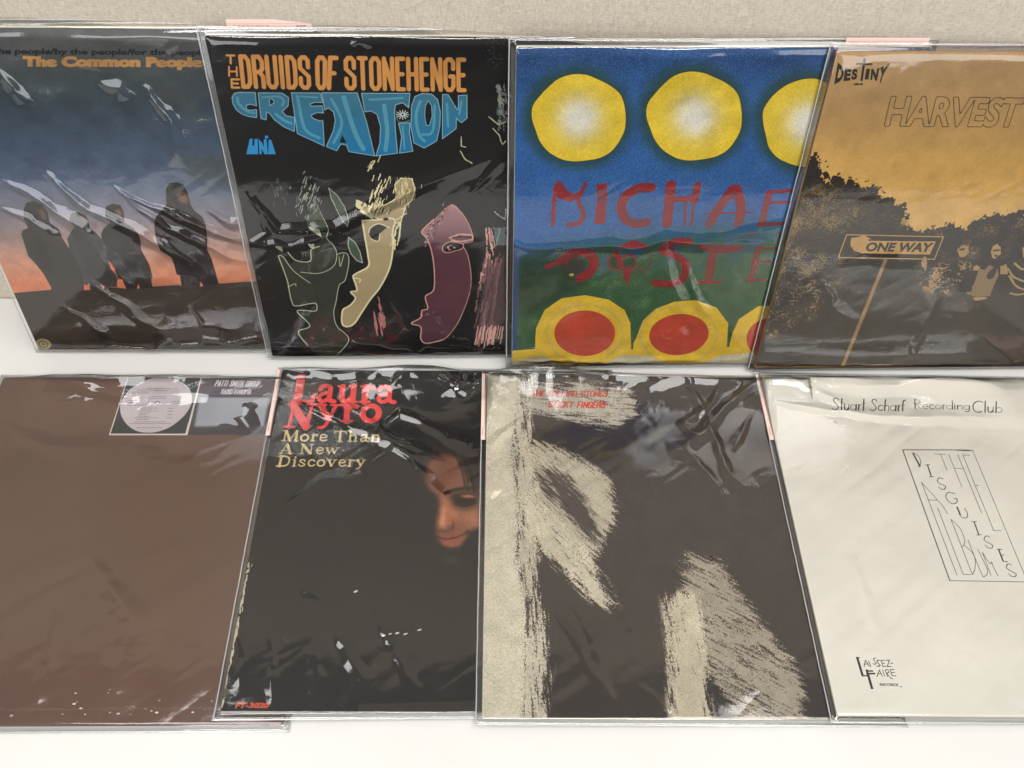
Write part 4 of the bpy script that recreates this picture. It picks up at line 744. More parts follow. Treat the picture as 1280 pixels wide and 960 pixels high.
['S',[120,104,74],0.051,[[14.29,18.96],[14.21,18.4]],{'rough':0.05}],
['S',[12,10,9],0.074,[[11.78,16.56],[11.58,16.16]],{'rough':0.07}],
['S',[240,228,178],0.074,[[11.81,17.19],[11.61,16.79]],{'rough':0.07}],
['S',[200,182,136],0.075,[[12.08,17.2],[11.89,16.8]],{'rough':0.07}],
['S',[12,10,9],0.074,[[12.8,17.49],[12.61,17.09]],{'rough':0.07}],
['S',[240,228,178],0.074,[[11.43,16.52],[11.24,16.12]],{'rough':0.07}],
['S',[200,182,136],0.075,[[12.3,16.87],[12.11,16.47]],{'rough':0.07}],
['S',[12,10,9],0.074,[[12.18,16.85],[11.98,16.45]],{'rough':0.07}],
['S',[240,228,178],0.075,[[12.82,16.56],[12.62,16.16]],{'rough':0.07}],
['S',[200,182,136],0.074,[[12.09,17.4],[11.9,17.0]],{'rough':0.07}],
['S',[12,10,9],0.074,[[12.41,17.13],[12.22,16.73]],{'rough':0.07}],
['S',[240,228,178],0.074,[[12.54,17.57],[12.35,17.18]],{'rough':0.07}],
['S',[200,182,136],0.074,[[11.01,17.01],[10.81,16.61]],{'rough':0.07}],
['S',[12,10,9],0.075,[[12.59,16.91],[12.4,16.51]],{'rough':0.07}],
['S',[240,228,178],0.074,[[13.04,16.81],[12.85,16.41]],{'rough':0.07}],
['S',[200,182,136],0.074,[[11.98,16.75],[11.78,16.35]],{'rough':0.07}],
['S',[12,10,9],0.075,[[12.12,16.62],[11.93,16.21]],{'rough':0.07}],
['S',[240,228,178],0.074,[[12.32,17.01],[12.13,16.61]],{'rough':0.07}],
['S',[200,182,136],0.074,[[12.33,17.2],[12.14,16.8]],{'rough':0.07}],
['S',[12,10,9],0.072,[[11.45,17.2],[11.25,16.8]],{'rough':0.07}],
['S',[240,228,178],0.072,[[11.03,16.99],[10.83,16.59]],{'rough':0.07}],
['S',[200,182,136],0.075,[[12.65,16.22],[12.45,15.82]],{'rough':0.07}],
['S',[12,10,9],0.074,[[12.44,17.58],[12.25,17.18]],{'rough':0.07}],
['S',[240,228,178],0.074,[[11.32,16.28],[11.12,15.87]],{'rough':0.07}],
['S',[200,182,136],0.074,[[11.45,16.79],[11.25,16.39]],{'rough':0.07}],
['S',[12,10,9],0.074,[[11.04,17.26],[10.84,16.86]],{'rough':0.07}],
['S',[240,228,178],0.072,[[12.56,17.07],[12.37,16.67]],{'rough':0.07}],
['S',[200,182,136],0.074,[[12.23,17.63],[12.04,17.23]],{'rough':0.07}],
['S',[12,10,9],0.075,[[11.71,16.74],[11.52,16.34]],{'rough':0.07}],
['S',[240,228,178],0.074,[[12.45,17.31],[12.26,16.91]],{'rough':0.07}],
['S',[200,182,136],0.074,[[12.36,17.68],[12.17,17.28]],{'rough':0.07}],
['S',[12,10,9],0.074,[[12.69,16.61],[12.5,16.21]],{'rough':0.07}],
['S',[240,228,178],0.074,[[11.82,17.18],[11.62,16.78]],{'rough':0.07}],
['S',[200,182,136],0.074,[[12.78,17.54],[12.59,17.14]],{'rough':0.07}],
['S',[12,10,9],0.075,[[13.21,16.49],[13.02,16.08]],{'rough':0.07}],
['S',[240,228,178],0.074,[[12.04,16.75],[11.84,16.35]],{'rough':0.07}],
['S',[200,182,136],0.074,[[13.12,17.83],[12.93,17.43]],{'rough':0.07}],
['S',[14,11,10],0.065,[[16.81,15.05],[16.72,14.89]],{'rough':0.06}],
['S',[196,150,146],0.066,[[16.81,14.86],[16.73,14.7]],{'rough':0.06}],
['S',[14,11,10],0.063,[[17.82,16.39],[17.73,16.23]],{'rough':0.06}],
['S',[196,150,146],0.065,[[16.47,14.68],[16.38,14.52]],{'rough':0.06}],
['S',[14,11,10],0.065,[[16.94,14.93],[16.85,14.77]],{'rough':0.06}],
['S',[196,150,146],0.066,[[16.1,13.31],[16.01,13.14]],{'rough':0.06}],
['S',[14,11,10],0.065,[[17.18,15.48],[17.09,15.32]],{'rough':0.06}],
['S',[196,150,146],0.066,[[16.25,13.37],[16.16,13.21]],{'rough':0.06}],
['S',[14,11,10],0.065,[[16.73,14.58],[16.64,14.42]],{'rough':0.06}],
['S',[196,150,146],0.068,[[16.1,13.02],[16.01,12.86]],{'rough':0.06}],
['S',[14,11,10],0.065,[[17.31,15.41],[17.22,15.25]],{'rough':0.06}],
['S',[196,150,146],0.065,[[16.86,15.26],[16.77,15.1]],{'rough':0.06}],
['S',[14,11,10],0.065,[[16.46,14.53],[16.37,14.36]],{'rough':0.06}],
['S',[196,150,146],0.065,[[17.04,15.27],[16.96,15.11]],{'rough':0.06}],
['S',[14,11,10],0.066,[[16.37,14.2],[16.28,14.04]],{'rough':0.06}],
['S',[196,150,146],0.065,[[17.74,15.99],[17.65,15.83]],{'rough':0.06}],
['S',[14,11,10],0.065,[[17.79,16.42],[17.7,16.26]],{'rough':0.06}],
['S',[196,150,146],0.066,[[16.33,14.02],[16.24,13.85]],{'rough':0.06}],
['S',[14,11,10],0.066,[[16.64,15.13],[16.56,14.97]],{'rough':0.06}],
['S',[196,150,146],0.064,[[17.38,15.33],[17.29,15.17]],{'rough':0.06}],
['S',[14,11,10],0.063,[[17.62,16.79],[17.54,16.63]],{'rough':0.06}],
['S',[196,150,146],0.065,[[16.76,13.75],[16.67,13.59]],{'rough':0.06}],
['S',[14,11,10],0.065,[[16.88,15.08],[16.79,14.92]],{'rough':0.06}],
['S',[196,150,146],0.065,[[17.72,16.26],[17.63,16.1]],{'rough':0.06}],
['S',[14,11,10],0.065,[[17.01,15.15],[16.92,14.99]],{'rough':0.06}],
['S',[196,150,146],0.065,[[17.43,15.16],[17.34,14.99]],{'rough':0.06}],
['S',[14,11,10],0.066,[[16.48,14.18],[16.4,14.01]],{'rough':0.06}],
['S',[196,150,146],0.066,[[16.18,13.92],[16.09,13.76]],{'rough':0.06}],
['S',[14,11,10],0.065,[[17.45,15.91],[17.37,15.75]],{'rough':0.06}],
['S',[196,150,146],0.065,[[17.67,16.12],[17.58,15.96]],{'rough':0.06}],
['S',[14,11,10],0.063,[[17.69,15.87],[17.6,15.71]],{'rough':0.06}],
['S',[196,150,146],0.066,[[16.23,13.96],[16.14,13.8]],{'rough':0.06}],
['S',[14,11,10],0.066,[[17.23,15.28],[17.14,15.12]],{'rough':0.06}],
['S',[196,150,146],0.066,[[16.18,14.17],[16.09,14.01]],{'rough':0.06}],
['S',[14,11,10],0.065,[[17.62,15.93],[17.53,15.77]],{'rough':0.06}],
['S',[196,150,146],0.063,[[17.8,17.13],[17.72,16.97]],{'rough':0.06}],
['S',[14,11,10],0.065,[[17.7,15.88],[17.61,15.72]],{'rough':0.06}],
['S',[196,150,146],0.065,[[17.54,15.62],[17.45,15.46]],{'rough':0.06}],
['S',[14,11,10],0.065,[[17.19,15.02],[17.1,14.86]],{'rough':0.06}],
['S',[196,150,146],0.068,[[16.31,13.74],[16.22,13.57]],{'rough':0.06}],
['S',[14,11,10],0.063,[[17.81,16.6],[17.72,16.44]],{'rough':0.06}],
['S',[196,150,146],0.065,[[17.19,15.55],[17.11,15.39]],{'rough':0.06}],
['S',[14,11,10],0.068,[[17.05,14.76],[16.96,14.6]],{'rough':0.06}],
['S',[196,150,146],0.068,[[16.09,13.42],[16.0,13.26]],{'rough':0.06}],
['S',[14,11,10],0.065,[[16.35,13.83],[16.26,13.67]],{'rough':0.06}],
['S',[196,150,146],0.066,[[16.74,14.97],[16.66,14.81]],{'rough':0.06}],
['S',[14,11,10],0.065,[[17.23,15.49],[17.14,15.33]],{'rough':0.06}],
['S',[196,150,146],0.063,[[17.47,15.81],[17.38,15.65]],{'rough':0.06}],
['S',[14,11,10],0.065,[[16.99,15.44],[16.91,15.28]],{'rough':0.06}],
['S',[196,150,146],0.063,[[17.61,16.25],[17.53,16.09]],{'rough':0.06}],
['S',[14,11,10],0.065,[[17.19,15.38],[17.1,15.22]],{'rough':0.06}],
['S',[196,150,146],0.063,[[17.82,16.63],[17.74,16.47]],{'rough':0.06}],
['S',[14,11,10],0.066,[[16.52,13.91],[16.43,13.75]],{'rough':0.06}],
['S',[196,150,146],0.065,[[17.74,16.27],[17.65,16.11]],{'rough':0.06}],
['S',[14,11,10],0.066,[[17.65,15.64],[17.56,15.48]],{'rough':0.06}],
['S',[196,150,146],0.065,[[16.21,13.95],[16.12,13.78]],{'rough':0.06}],
['S',[14,11,10],0.065,[[17.43,15.45],[17.34,15.29]],{'rough':0.06}],
['S',[196,150,146],0.065,[[16.62,14.73],[16.53,14.57]],{'rough':0.06}],
['S',[14,11,10],0.065,[[16.92,14.17],[16.83,14.0]],{'rough':0.06}],
['S',[196,150,146],0.065,[[16.68,14.69],[16.59,14.53]],{'rough':0.06}],
['S',[240,228,178],0.077,[[13.47,13.53],[13.33,13.01]],{'rough':0.06}],
['S',[240,228,178],0.077,[[13.31,14.43],[13.17,13.92]],{'rough':0.06}],
['S',[240,228,178],0.077,[[13.49,14.42],[13.35,13.91]],{'rough':0.06}],
['S',[240,228,178],0.077,[[13.58,14.42],[13.44,13.91]],{'rough':0.06}],
['S',[240,228,178],0.079,[[13.48,13.03],[13.34,12.5]],{'rough':0.06}],
['S',[240,228,178],0.075,[[13.88,15.21],[13.74,14.71]],{'rough':0.06}],
['S',[240,228,178],0.075,[[13.36,13.66],[13.22,13.14]],{'rough':0.06}],
['S',[240,228,178],0.077,[[13.59,14.55],[13.45,14.04]],{'rough':0.06}],
['S',[240,228,178],0.077,[[13.47,14.92],[13.33,14.41]],{'rough':0.06}],
['S',[240,228,178],0.077,[[13.34,13.2],[13.2,12.67]],{'rough':0.06}],
['S',[240,228,178],0.077,[[13.15,13.43],[13.01,12.91]],{'rough':0.06}],
['S',[240,228,178],0.077,[[13.41,14.08],[13.27,13.56]],{'rough':0.06}],
['S',[240,228,178],0.075,[[13.36,14.87],[13.22,14.36]],{'rough':0.06}],
['S',[240,228,178],0.077,[[13.67,14.99],[13.54,14.48]],{'rough':0.06}],
['S',[240,228,178],0.077,[[13.31,13.83],[13.17,13.31]],{'rough':0.06}],
['S',[240,228,178],0.077,[[13.25,14.42],[13.11,13.91]],{'rough':0.06}],
['S',[240,228,178],0.075,[[13.32,14.41],[13.18,13.9]],{'rough':0.06}],
['S',[240,228,178],0.075,[[13.4,14.04],[13.26,13.53]],{'rough':0.06}],
['S',[240,228,178],0.079,[[13.46,13.18],[13.32,12.66]],{'rough':0.06}],
['S',[240,228,178],0.075,[[13.39,14.0],[13.25,13.49]],{'rough':0.06}],
['S',[240,228,178],0.079,[[13.4,13.53],[13.26,13.01]],{'rough':0.06}],
['S',[240,228,178],0.075,[[13.39,13.44],[13.25,12.92]],{'rough':0.06}],
['K2',[92,98,80],[[[6.21,16.46],[7.3,16.46],[7.61,14.65],[6.7,14.18],[5.99,14.88]]],0.3,0.04],
['K2',[96,58,68],[[[16.14,12.5],[19.75,11.75],[19.89,7.98],[17.92,3.14],[15.43,2.6],[16.68,8.26]]],0.12,0.12],
['S',[92,104,104],0.1,[[22.41,25.29],[22.53,24.92]],{'rough':0.12}],
['S',[92,104,104],0.103,[[22.56,25.59],[22.68,25.22]],{'rough':0.12}],
['S',[92,104,104],0.1,[[22.63,26.91],[22.75,26.55]],{'rough':0.12}],
['S',[92,104,104],0.1,[[22.42,26.39],[22.54,26.03]],{'rough':0.12}],
['S',[92,104,104],0.103,[[23.1,24.44],[23.23,24.07]],{'rough':0.12}],
['S',[92,104,104],0.103,[[22.83,25.33],[22.96,24.96]],{'rough':0.12}],
['S',[92,104,104],0.098,[[22.91,26.55],[23.04,26.18]],{'rough':0.12}],
['S',[92,104,104],0.1,[[22.45,25.12],[22.57,24.75]],{'rough':0.12}],
['S',[150,150,135],0.103,[[23.32,26.71],[23.44,26.35]],{'rough':0.12}],
['S',[92,104,104],0.103,[[22.39,24.1],[22.51,23.72]],{'rough':0.12}],
['S',[92,104,104],0.102,[[22.49,24.26],[22.62,23.88]],{'rough':0.12}],
['S',[92,104,104],0.103,[[22.73,25.19],[22.85,24.81]],{'rough':0.12}],
['S',[92,104,104],0.098,[[22.76,25.68],[22.88,25.31]],{'rough':0.12}],
['S',[92,104,104],0.097,[[22.53,26.24],[22.65,25.88]],{'rough':0.12}],
['S',[150,150,135],0.103,[[22.46,25.94],[22.58,25.57]],{'rough':0.12}],
['S',[92,104,104],0.103,[[22.48,24.75],[22.61,24.38]],{'rough':0.12}],
['S',[92,104,104],0.1,[[22.5,27.0],[22.62,26.64]],{'rough':0.12}],
['S',[92,104,104],0.1,[[22.68,26.89],[22.8,26.53]],{'rough':0.12}],
['S',[92,104,104],0.098,[[22.54,26.9],[22.65,26.54]],{'rough':0.12}],
['S',[92,104,104],0.098,[[22.35,26.83],[22.46,26.47]],{'rough':0.12}],
['S',[150,150,135],0.098,[[22.67,25.94],[22.8,25.58]],{'rough':0.12}],
['S',[150,150,135],0.102,[[22.53,25.75],[22.65,25.39]],{'rough':0.12}],
['S',[150,150,135],0.1,[[22.45,26.17],[22.57,25.81]],{'rough':0.12}],
['S',[92,104,104],0.098,[[22.63,26.29],[22.75,25.93]],{'rough':0.12}],
['S',[150,150,135],0.103,[[22.33,26.45],[22.45,26.09]],{'rough':0.12}],
['S',[92,104,104],0.1,[[22.29,25.32],[22.41,24.95]],{'rough':0.12}],
['S',[92,104,104],0.103,[[22.65,24.41],[22.78,24.04]],{'rough':0.12}],
['S',[150,150,135],0.1,[[22.84,26.73],[22.96,26.37]],{'rough':0.12}],
['S',[150,150,135],0.103,[[22.46,25.56],[22.58,25.2]],{'rough':0.12}],
['S',[92,104,104],0.098,[[22.83,26.13],[22.95,25.77]],{'rough':0.12}],
['S',[92,104,104],0.1,[[22.6,25.54],[22.72,25.17]],{'rough':0.12}],
['S',[150,150,135],0.1,[[22.69,26.41],[22.81,26.05]],{'rough':0.12}],
['S',[92,104,104],0.1,[[22.89,27.24],[23.01,26.89]],{'rough':0.12}],
['S',[150,150,135],0.1,[[22.57,26.7],[22.69,26.34]],{'rough':0.12}],
['S',[92,104,104],0.103,[[22.75,25.41],[22.87,25.04]],{'rough':0.12}],
['S',[150,150,135],0.103,[[22.79,24.94],[22.92,24.56]],{'rough':0.12}],
['S',[150,150,135],0.098,[[22.31,27.25],[22.43,26.9]],{'rough':0.12}],
['S',[150,150,135],0.103,[[23.04,25.33],[23.17,24.96]],{'rough':0.12}],
['S',[92,104,104],0.103,[[22.37,24.38],[22.49,24.0]],{'rough':0.12}],
['S',[150,150,135],0.097,[[22.42,27.25],[22.54,26.9]],{'rough':0.12}],
['S',[150,150,135],0.102,[[22.52,26.14],[22.64,25.78]],{'rough':0.12}],
['S',[92,104,104],0.103,[[22.77,24.62],[22.9,24.24]],{'rough':0.12}],
['S',[92,104,104],0.1,[[22.43,25.76],[22.55,25.39]],{'rough':0.12}],
['S',[150,150,135],0.1,[[22.41,26.97],[22.53,26.61]],{'rough':0.12}],
['S',[92,104,104],0.103,[[22.43,26.85],[22.55,26.5]],{'rough':0.12}],
['S',[150,150,135],0.103,[[22.49,26.52],[22.61,26.16]],{'rough':0.12}],
['S',[92,104,104],0.103,[[23.06,24.64],[23.18,24.26]],{'rough':0.12}],
['S',[150,150,135],0.103,[[22.51,25.34],[22.63,24.97]],{'rough':0.12}],
['S',[150,150,135],0.103,[[22.48,24.25],[22.6,23.88]],{'rough':0.12}],
['S',[150,150,135],0.098,[[22.79,26.25],[22.91,25.89]],{'rough':0.12}],
['S',[92,104,104],0.103,[[22.6,25.56],[22.72,25.19]],{'rough':0.12}],
['S',[150,150,135],0.103,[[22.66,25.43],[22.79,25.06]],{'rough':0.12}],
['S',[92,104,104],0.103,[[22.86,24.06],[22.98,23.68]],{'rough':0.12}],
['S',[150,150,135],0.103,[[22.43,24.53],[22.55,24.16]],{'rough':0.12}],
['S',[150,150,135],0.1,[[22.76,27.42],[22.88,27.06]],{'rough':0.12}],
['S',[92,104,104],0.098,[[23.05,26.81],[23.17,26.45]],{'rough':0.12}],
['S',[150,150,135],0.1,[[22.51,26.88],[22.63,26.53]],{'rough':0.12}],
['S',[150,150,135],0.1,[[22.61,26.42],[22.73,26.06]],{'rough':0.12}],
['S',[150,150,135],0.1,[[23.0,26.18],[23.12,25.82]],{'rough':0.12}],
['S',[92,104,104],0.1,[[22.9,24.64],[23.02,24.27]],{'rough':0.12}],
['S',[130,130,118],0.03,[[22.21,30.76],[22.24,30.73]],{}],
['S',[130,130,118],0.03,[[22.08,30.69],[22.12,30.66]],{}],
['S',[130,130,118],0.03,[[22.06,29.43],[22.1,29.4]],{}],
['S',[130,130,118],0.03,[[22.66,29.37],[22.7,29.34]],{}],
['S',[130,130,118],0.03,[[21.63,30.01],[21.67,29.97]],{}],
['S',[130,130,118],0.03,[[22.55,29.72],[22.59,29.68]],{}],
['S',[130,130,118],0.03,[[22.63,30.22],[22.67,30.19]],{}],
['S',[130,130,118],0.03,[[21.92,30.57],[21.96,30.53]],{}],
['S',[130,130,118],0.03,[[21.98,29.1],[22.02,29.07]],{}],
['S',[130,130,118],0.03,[[21.81,29.34],[21.85,29.31]],{}],
['S',[130,130,118],0.03,[[22.23,29.37],[22.27,29.33]],{}],
['S',[130,130,118],0.03,[[22.01,29.8],[22.05,29.77]],{}],
['S',[130,130,118],0.03,[[22.74,30.52],[22.77,30.48]],{}],
['S',[130,130,118],0.03,[[22.33,28.95],[22.37,28.92]],{}],
['S',[130,130,118],0.03,[[22.24,28.88],[22.27,28.84]],{}],
['S',[130,130,118],0.03,[[21.19,29.99],[21.23,29.95]],{}],
['S',[130,130,118],0.03,[[21.74,30.05],[21.77,30.02]],{}],
['S',[130,130,118],0.03,[[22.06,29.55],[22.1,29.51]],{}],
['S',[130,130,118],0.03,[[21.83,29.33],[21.87,29.29]],{}],
['S',[130,130,118],0.03,[[21.61,29.28],[21.65,29.24]],{}],
['S',[130,130,118],0.03,[[22.01,30.81],[22.05,30.78]],{}],
['S',[130,130,118],0.03,[[21.55,30.83],[21.59,30.79]],{}],
['S',[130,130,118],0.03,[[21.78,29.76],[21.82,29.73]],{}],
['S',[130,130,118],0.03,[[22.49,29.39],[22.53,29.35]],{}],
['S',[130,130,118],0.03,[[21.68,31.11],[21.72,31.08]],{}],
['S',[130,130,118],0.03,[[21.99,30.63],[22.03,30.6]],{}],
['S',[130,130,118],0.03,[[22.03,30.23],[22.06,30.19]],{}],
['S',[130,130,118],0.03,[[22.85,30.81],[22.89,30.77]],{}],
['S',[130,130,118],0.031,[[22.18,28.79],[22.22,28.75]],{}],
['S',[130,130,118],0.03,[[21.95,30.28],[21.99,30.25]],{}],
['S',[130,130,118],0.03,[[22.58,31.03],[22.62,30.99]],{}],
['S',[130,130,118],0.03,[[21.56,30.53],[21.59,30.5]],{}],
['S',[130,130,118],0.03,[[22.2,29.41],[22.24,29.38]],{}],
['S',[130,130,118],0.03,[[22.04,28.6],[22.08,28.57]],{}],
['S',[130,130,118],0.03,[[22.01,29.85],[22.05,29.81]],{}],
['S',[130,130,118],0.03,[[21.98,29.15],[22.02,29.11]],{}],
['S',[130,130,118],0.03,[[22.08,30.06],[22.12,30.03]],{}],
['S',[130,130,118],0.03,[[22.6,29.1],[22.64,29.07]],{}],
['S',[130,130,118],0.03,[[22.39,30.54],[22.42,30.51]],{}],
['S',[130,130,118],0.03,[[21.76,29.96],[21.8,29.93]],{}],
['S',[205,200,160],0.084,[[19.47,23.12],[19.39,22.31],[19.79,22.2]],{'rough':0.05}],
['S',[205,200,160],0.086,[[19.34,21.87],[19.67,21.21],[20.28,20.77]],{'rough':0.05}],
['S',[205,200,160],0.082,[[21.73,24.74],[22.43,24.12],[23.03,24.33]],{'rough':0.05}],
['S',[205,200,160],0.084,[[22.03,23.81],[22.54,23.17],[22.75,22.42],[23.05,22.74]],{'rough':0.05}],
['S',[205,200,160],0.086,[[12.18,20.99],[11.72,20.44]],{'rough':0.05}]],
'circles':[
['B',[34,84,150]],
['P',[26,56,104],[[[-2.79,32.12],[32.2,32.14],[33.48,28.4],[21.04,29.23],[10.97,29.63],[-2.86,28.85]]],{'blur':1.6}],
['N',[84,142,196],0.6,0.035],
['P',[34,68,58],[[[9.81,25.57],[9.83,24.91],[9.73,24.26],[9.53,23.64],[9.23,23.06],[8.83,22.53],[8.34,22.08],[7.77,21.72],[7.14,21.45],[6.47,21.29],[5.77,21.24],[5.07,21.3],[4.38,21.47],[3.72,21.74],[3.12,22.11],[2.57,22.56],[2.11,23.08],[1.74,23.67],[1.46,24.29],[1.29,24.94],[1.22,25.59],[1.26,26.24],[1.4,26.86],[1.64,27.44],[1.97,27.97],[2.38,28.45],[2.87,28.84],[3.41,29.16],[4.0,29.39],[4.62,29.53],[5.26,29.58],[5.91,29.53],[6.55,29.39],[7.17,29.16],[7.76,28.84],[8.29,28.44],[8.76,27.97],[9.16,27.43],[9.47,26.84],[9.69,26.22]]],{'blur':0.4,'op':0.8}],
['P',[34,68,58],[[[18.99,25.69],[19.06,25.02],[19.03,24.36],[18.88,23.72],[18.62,23.13],[18.25,22.6],[17.79,22.14],[17.24,21.76],[16.62,21.49],[15.95,21.33],[15.24,21.27],[14.52,21.33],[13.79,21.51],[13.09,21.78],[12.44,22.16],[11.84,22.62],[11.32,23.16],[10.88,23.75],[10.55,24.39],[10.31,25.05],[10.19,25.72],[10.17,26.37],[10.26,27.01],[10.45,27.6],[10.74,28.15],[11.12,28.63],[11.58,29.03],[12.11,29.36],[12.69,29.59],[13.31,29.74],[13.97,29.78],[14.64,29.73],[15.3,29.59],[15.96,29.35],[16.58,29.03],[17.17,28.62],[17.69,28.14],[18.15,27.59],[18.52,26.99],[18.81,26.35]]],{'blur':0.4,'op':0.8}],
['P',[34,68,58],[[[27.99,25.09],[28.13,24.41],[28.15,23.73],[28.07,23.09],[27.88,22.48],[27.57,21.94],[27.17,21.47],[26.68,21.09],[26.1,20.82],[25.46,20.65],[24.78,20.59],[24.07,20.65],[23.35,20.83],[22.65,21.11],[21.97,21.5],[21.35,21.97],[20.79,22.51],[20.31,23.12],[19.92,23.76],[19.64,24.43],[19.45,25.11],[19.37,25.78],[19.4,26.42],[19.53,27.03],[19.76,27.58],[20.08,28.07],[20.48,28.48],[20.96,28.81],[21.51,29.05],[22.1,29.19],[22.73,29.24],[23.38,29.19],[24.04,29.05],[24.7,28.8],[25.34,28.47],[25.94,28.06],[26.5,27.57],[26.99,27.01],[27.41,26.41],[27.75,25.76]]],{'blur':0.4,'op':0.8}],
['P',[240,204,54],[[[9.3,25.53],[9.29,24.53],[8.92,23.54],[8.34,22.71],[7.49,22.19],[6.36,21.96],[5.28,21.9],[4.29,22.13],[3.28,22.76],[2.59,23.62],[2.22,24.55],[1.89,25.55],[1.94,26.55],[2.53,27.42],[3.17,28.11],[3.88,28.69],[4.93,29.01],[5.96,28.96],[6.85,28.62],[7.84,28.13],[8.67,27.45],[9.09,26.54]]],{'sm':1}],
['S',[60,64,24],0.045,[[9.3,25.53],[9.29,24.53],[8.92,23.54],[8.34,22.71],[7.49,22.19],[6.36,21.96],[5.28,21.9],[4.29,22.13],[3.28,22.76],[2.59,23.62],[2.22,24.55],[1.89,25.55],[1.94,26.55],[2.53,27.42],[3.17,28.11],[3.88,28.69],[4.93,29.01],[5.96,28.96],[6.85,28.62],[7.84,28.13],[8.67,27.45],[9.09,26.54],[9.3,25.53]],{'sm':1}],
['P',[232,216,150],[[[7.65,25.53],[7.66,25.2],[7.61,24.87],[7.51,24.55],[7.37,24.26],[7.18,24.0],[6.95,23.78],[6.69,23.6],[6.4,23.46],[6.09,23.38],[5.77,23.36],[5.45,23.39],[5.13,23.47],[4.82,23.6],[4.54,23.78],[4.28,24.01],[4.06,24.27],[3.88,24.56],[3.75,24.88],[3.66,25.21],[3.62,25.54],[3.63,25.87],[3.69,26.2],[3.8,26.5],[3.95,26.78],[4.14,27.03],[4.36,27.24],[4.62,27.4],[4.9,27.53],[5.2,27.6],[5.5,27.63],[5.81,27.6],[6.12,27.52],[6.42,27.4],[6.69,27.23],[6.95,27.02],[7.17,26.77],[7.36,26.49],[7.5,26.19],[7.6,25.86]]],{'blur':0.75}],
['P',[246,240,222],[[[6.91,25.53],[6.91,25.32],[6.88,25.11],[6.82,24.91],[6.73,24.72],[6.61,24.56],[6.46,24.42],[6.3,24.3],[6.12,24.22],[5.92,24.17],[5.72,24.15],[5.52,24.17],[5.32,24.22],[5.13,24.31],[4.95,24.42],[4.79,24.56],[4.65,24.73],[4.53,24.92],[4.44,25.12],[4.39,25.33],[4.36,25.54],[4.36,25.75],[4.4,25.96],[4.47,26.15],[4.56,26.33],[4.68,26.49],[4.82,26.63],[4.99,26.74],[5.16,26.82],[5.35,26.87],[5.55,26.88],[5.75,26.87],[5.94,26.82],[6.13,26.74],[6.31,26.63],[6.47,26.49],[6.61,26.33],[6.73,26.15],[6.82,25.95],[6.88,25.75]]],{'blur':0.5}],
['P',[240,204,54],[[[18.45,25.65],[18.55,24.63],[18.26,23.62],[17.73,22.78],[16.91,22.26],[15.77,22.01],[14.68,21.93],[13.64,22.18],[12.55,22.83],[11.77,23.71],[11.29,24.65],[10.86,25.67],[10.85,26.7],[11.37,27.57],[11.95,28.29],[12.63,28.88],[13.67,29.2],[14.74,29.13],[15.67,28.8],[16.73,28.32],[17.65,27.62],[18.15,26.68]]],{'sm':1}],
['S',[60,64,24],0.047,[[18.45,25.65],[18.55,24.63],[18.26,23.62],[17.73,22.78],[16.91,22.26],[15.77,22.01],[14.68,21.93],[13.64,22.18],[12.55,22.83],[11.77,23.71],[11.29,24.65],[10.86,25.67],[10.85,26.7],[11.37,27.57],[11.95,28.29],[12.63,28.88],[13.67,29.2],[14.74,29.13],[15.67,28.8],[16.73,28.32],[17.65,27.62],[18.15,26.68],[18.45,25.65]],{'sm':1}],
['P',[232,216,150],[[[16.74,25.66],[16.78,25.32],[16.76,24.99],[16.69,24.68],[16.57,24.38],[16.4,24.12],[16.19,23.9],[15.94,23.72],[15.66,23.58],[15.36,23.5],[15.04,23.48],[14.71,23.51],[14.38,23.59],[14.06,23.72],[13.76,23.91],[13.48,24.13],[13.24,24.39],[13.03,24.69],[12.87,25.0],[12.75,25.33],[12.68,25.67],[12.66,26.0],[12.69,26.32],[12.77,26.63],[12.9,26.91],[13.07,27.15],[13.28,27.36],[13.52,27.53],[13.79,27.66],[14.08,27.73],[14.39,27.76],[14.71,27.73],[15.02,27.65],[15.33,27.53],[15.63,27.36],[15.9,27.15],[16.15,26.9],[16.36,26.62],[16.53,26.31],[16.66,25.99]]],{'blur':0.75}],
['P',[246,240,222],[[[16.0,25.66],[16.01,25.44],[16.0,25.23],[15.96,25.03],[15.88,24.85],[15.77,24.68],[15.64,24.54],[15.49,24.43],[15.31,24.34],[15.12,24.29],[14.92,24.27],[14.71,24.29],[14.51,24.34],[14.3,24.43],[14.11,24.54],[13.94,24.69],[13.78,24.85],[13.65,25.04],[13.55,25.24],[13.47,25.45],[13.42,25.66],[13.41,25.88],[13.43,26.09],[13.48,26.28],[13.56,26.46],[13.66,26.62],[13.8,26.76],[13.95,26.87],[14.12,26.95],[14.31,27.0],[14.5,27.01],[14.71,26.99],[14.91,26.95],[15.1,26.86],[15.29,26.75],[15.46,26.62],[15.62,26.46],[15.75,26.28],[15.86,26.08],[15.94,25.87]]],{'blur':0.5}],
['P',[240,204,54],[[[27.58,25.04],[27.68,24.01],[27.39,23.04],[27.03,22.15],[26.37,21.51],[25.25,21.28],[24.17,21.35],[23.16,21.6],[22.0,22.14],[21.11,23.02],[20.65,24.03],[20.22,25.07],[20.0,26.11],[20.34,27.05],[20.9,27.75],[21.57,28.25],[22.53,28.6],[23.54,28.65],[24.49,28.31],[25.53,27.72],[26.45,26.99],[27.1,26.09]]],{'sm':1}],
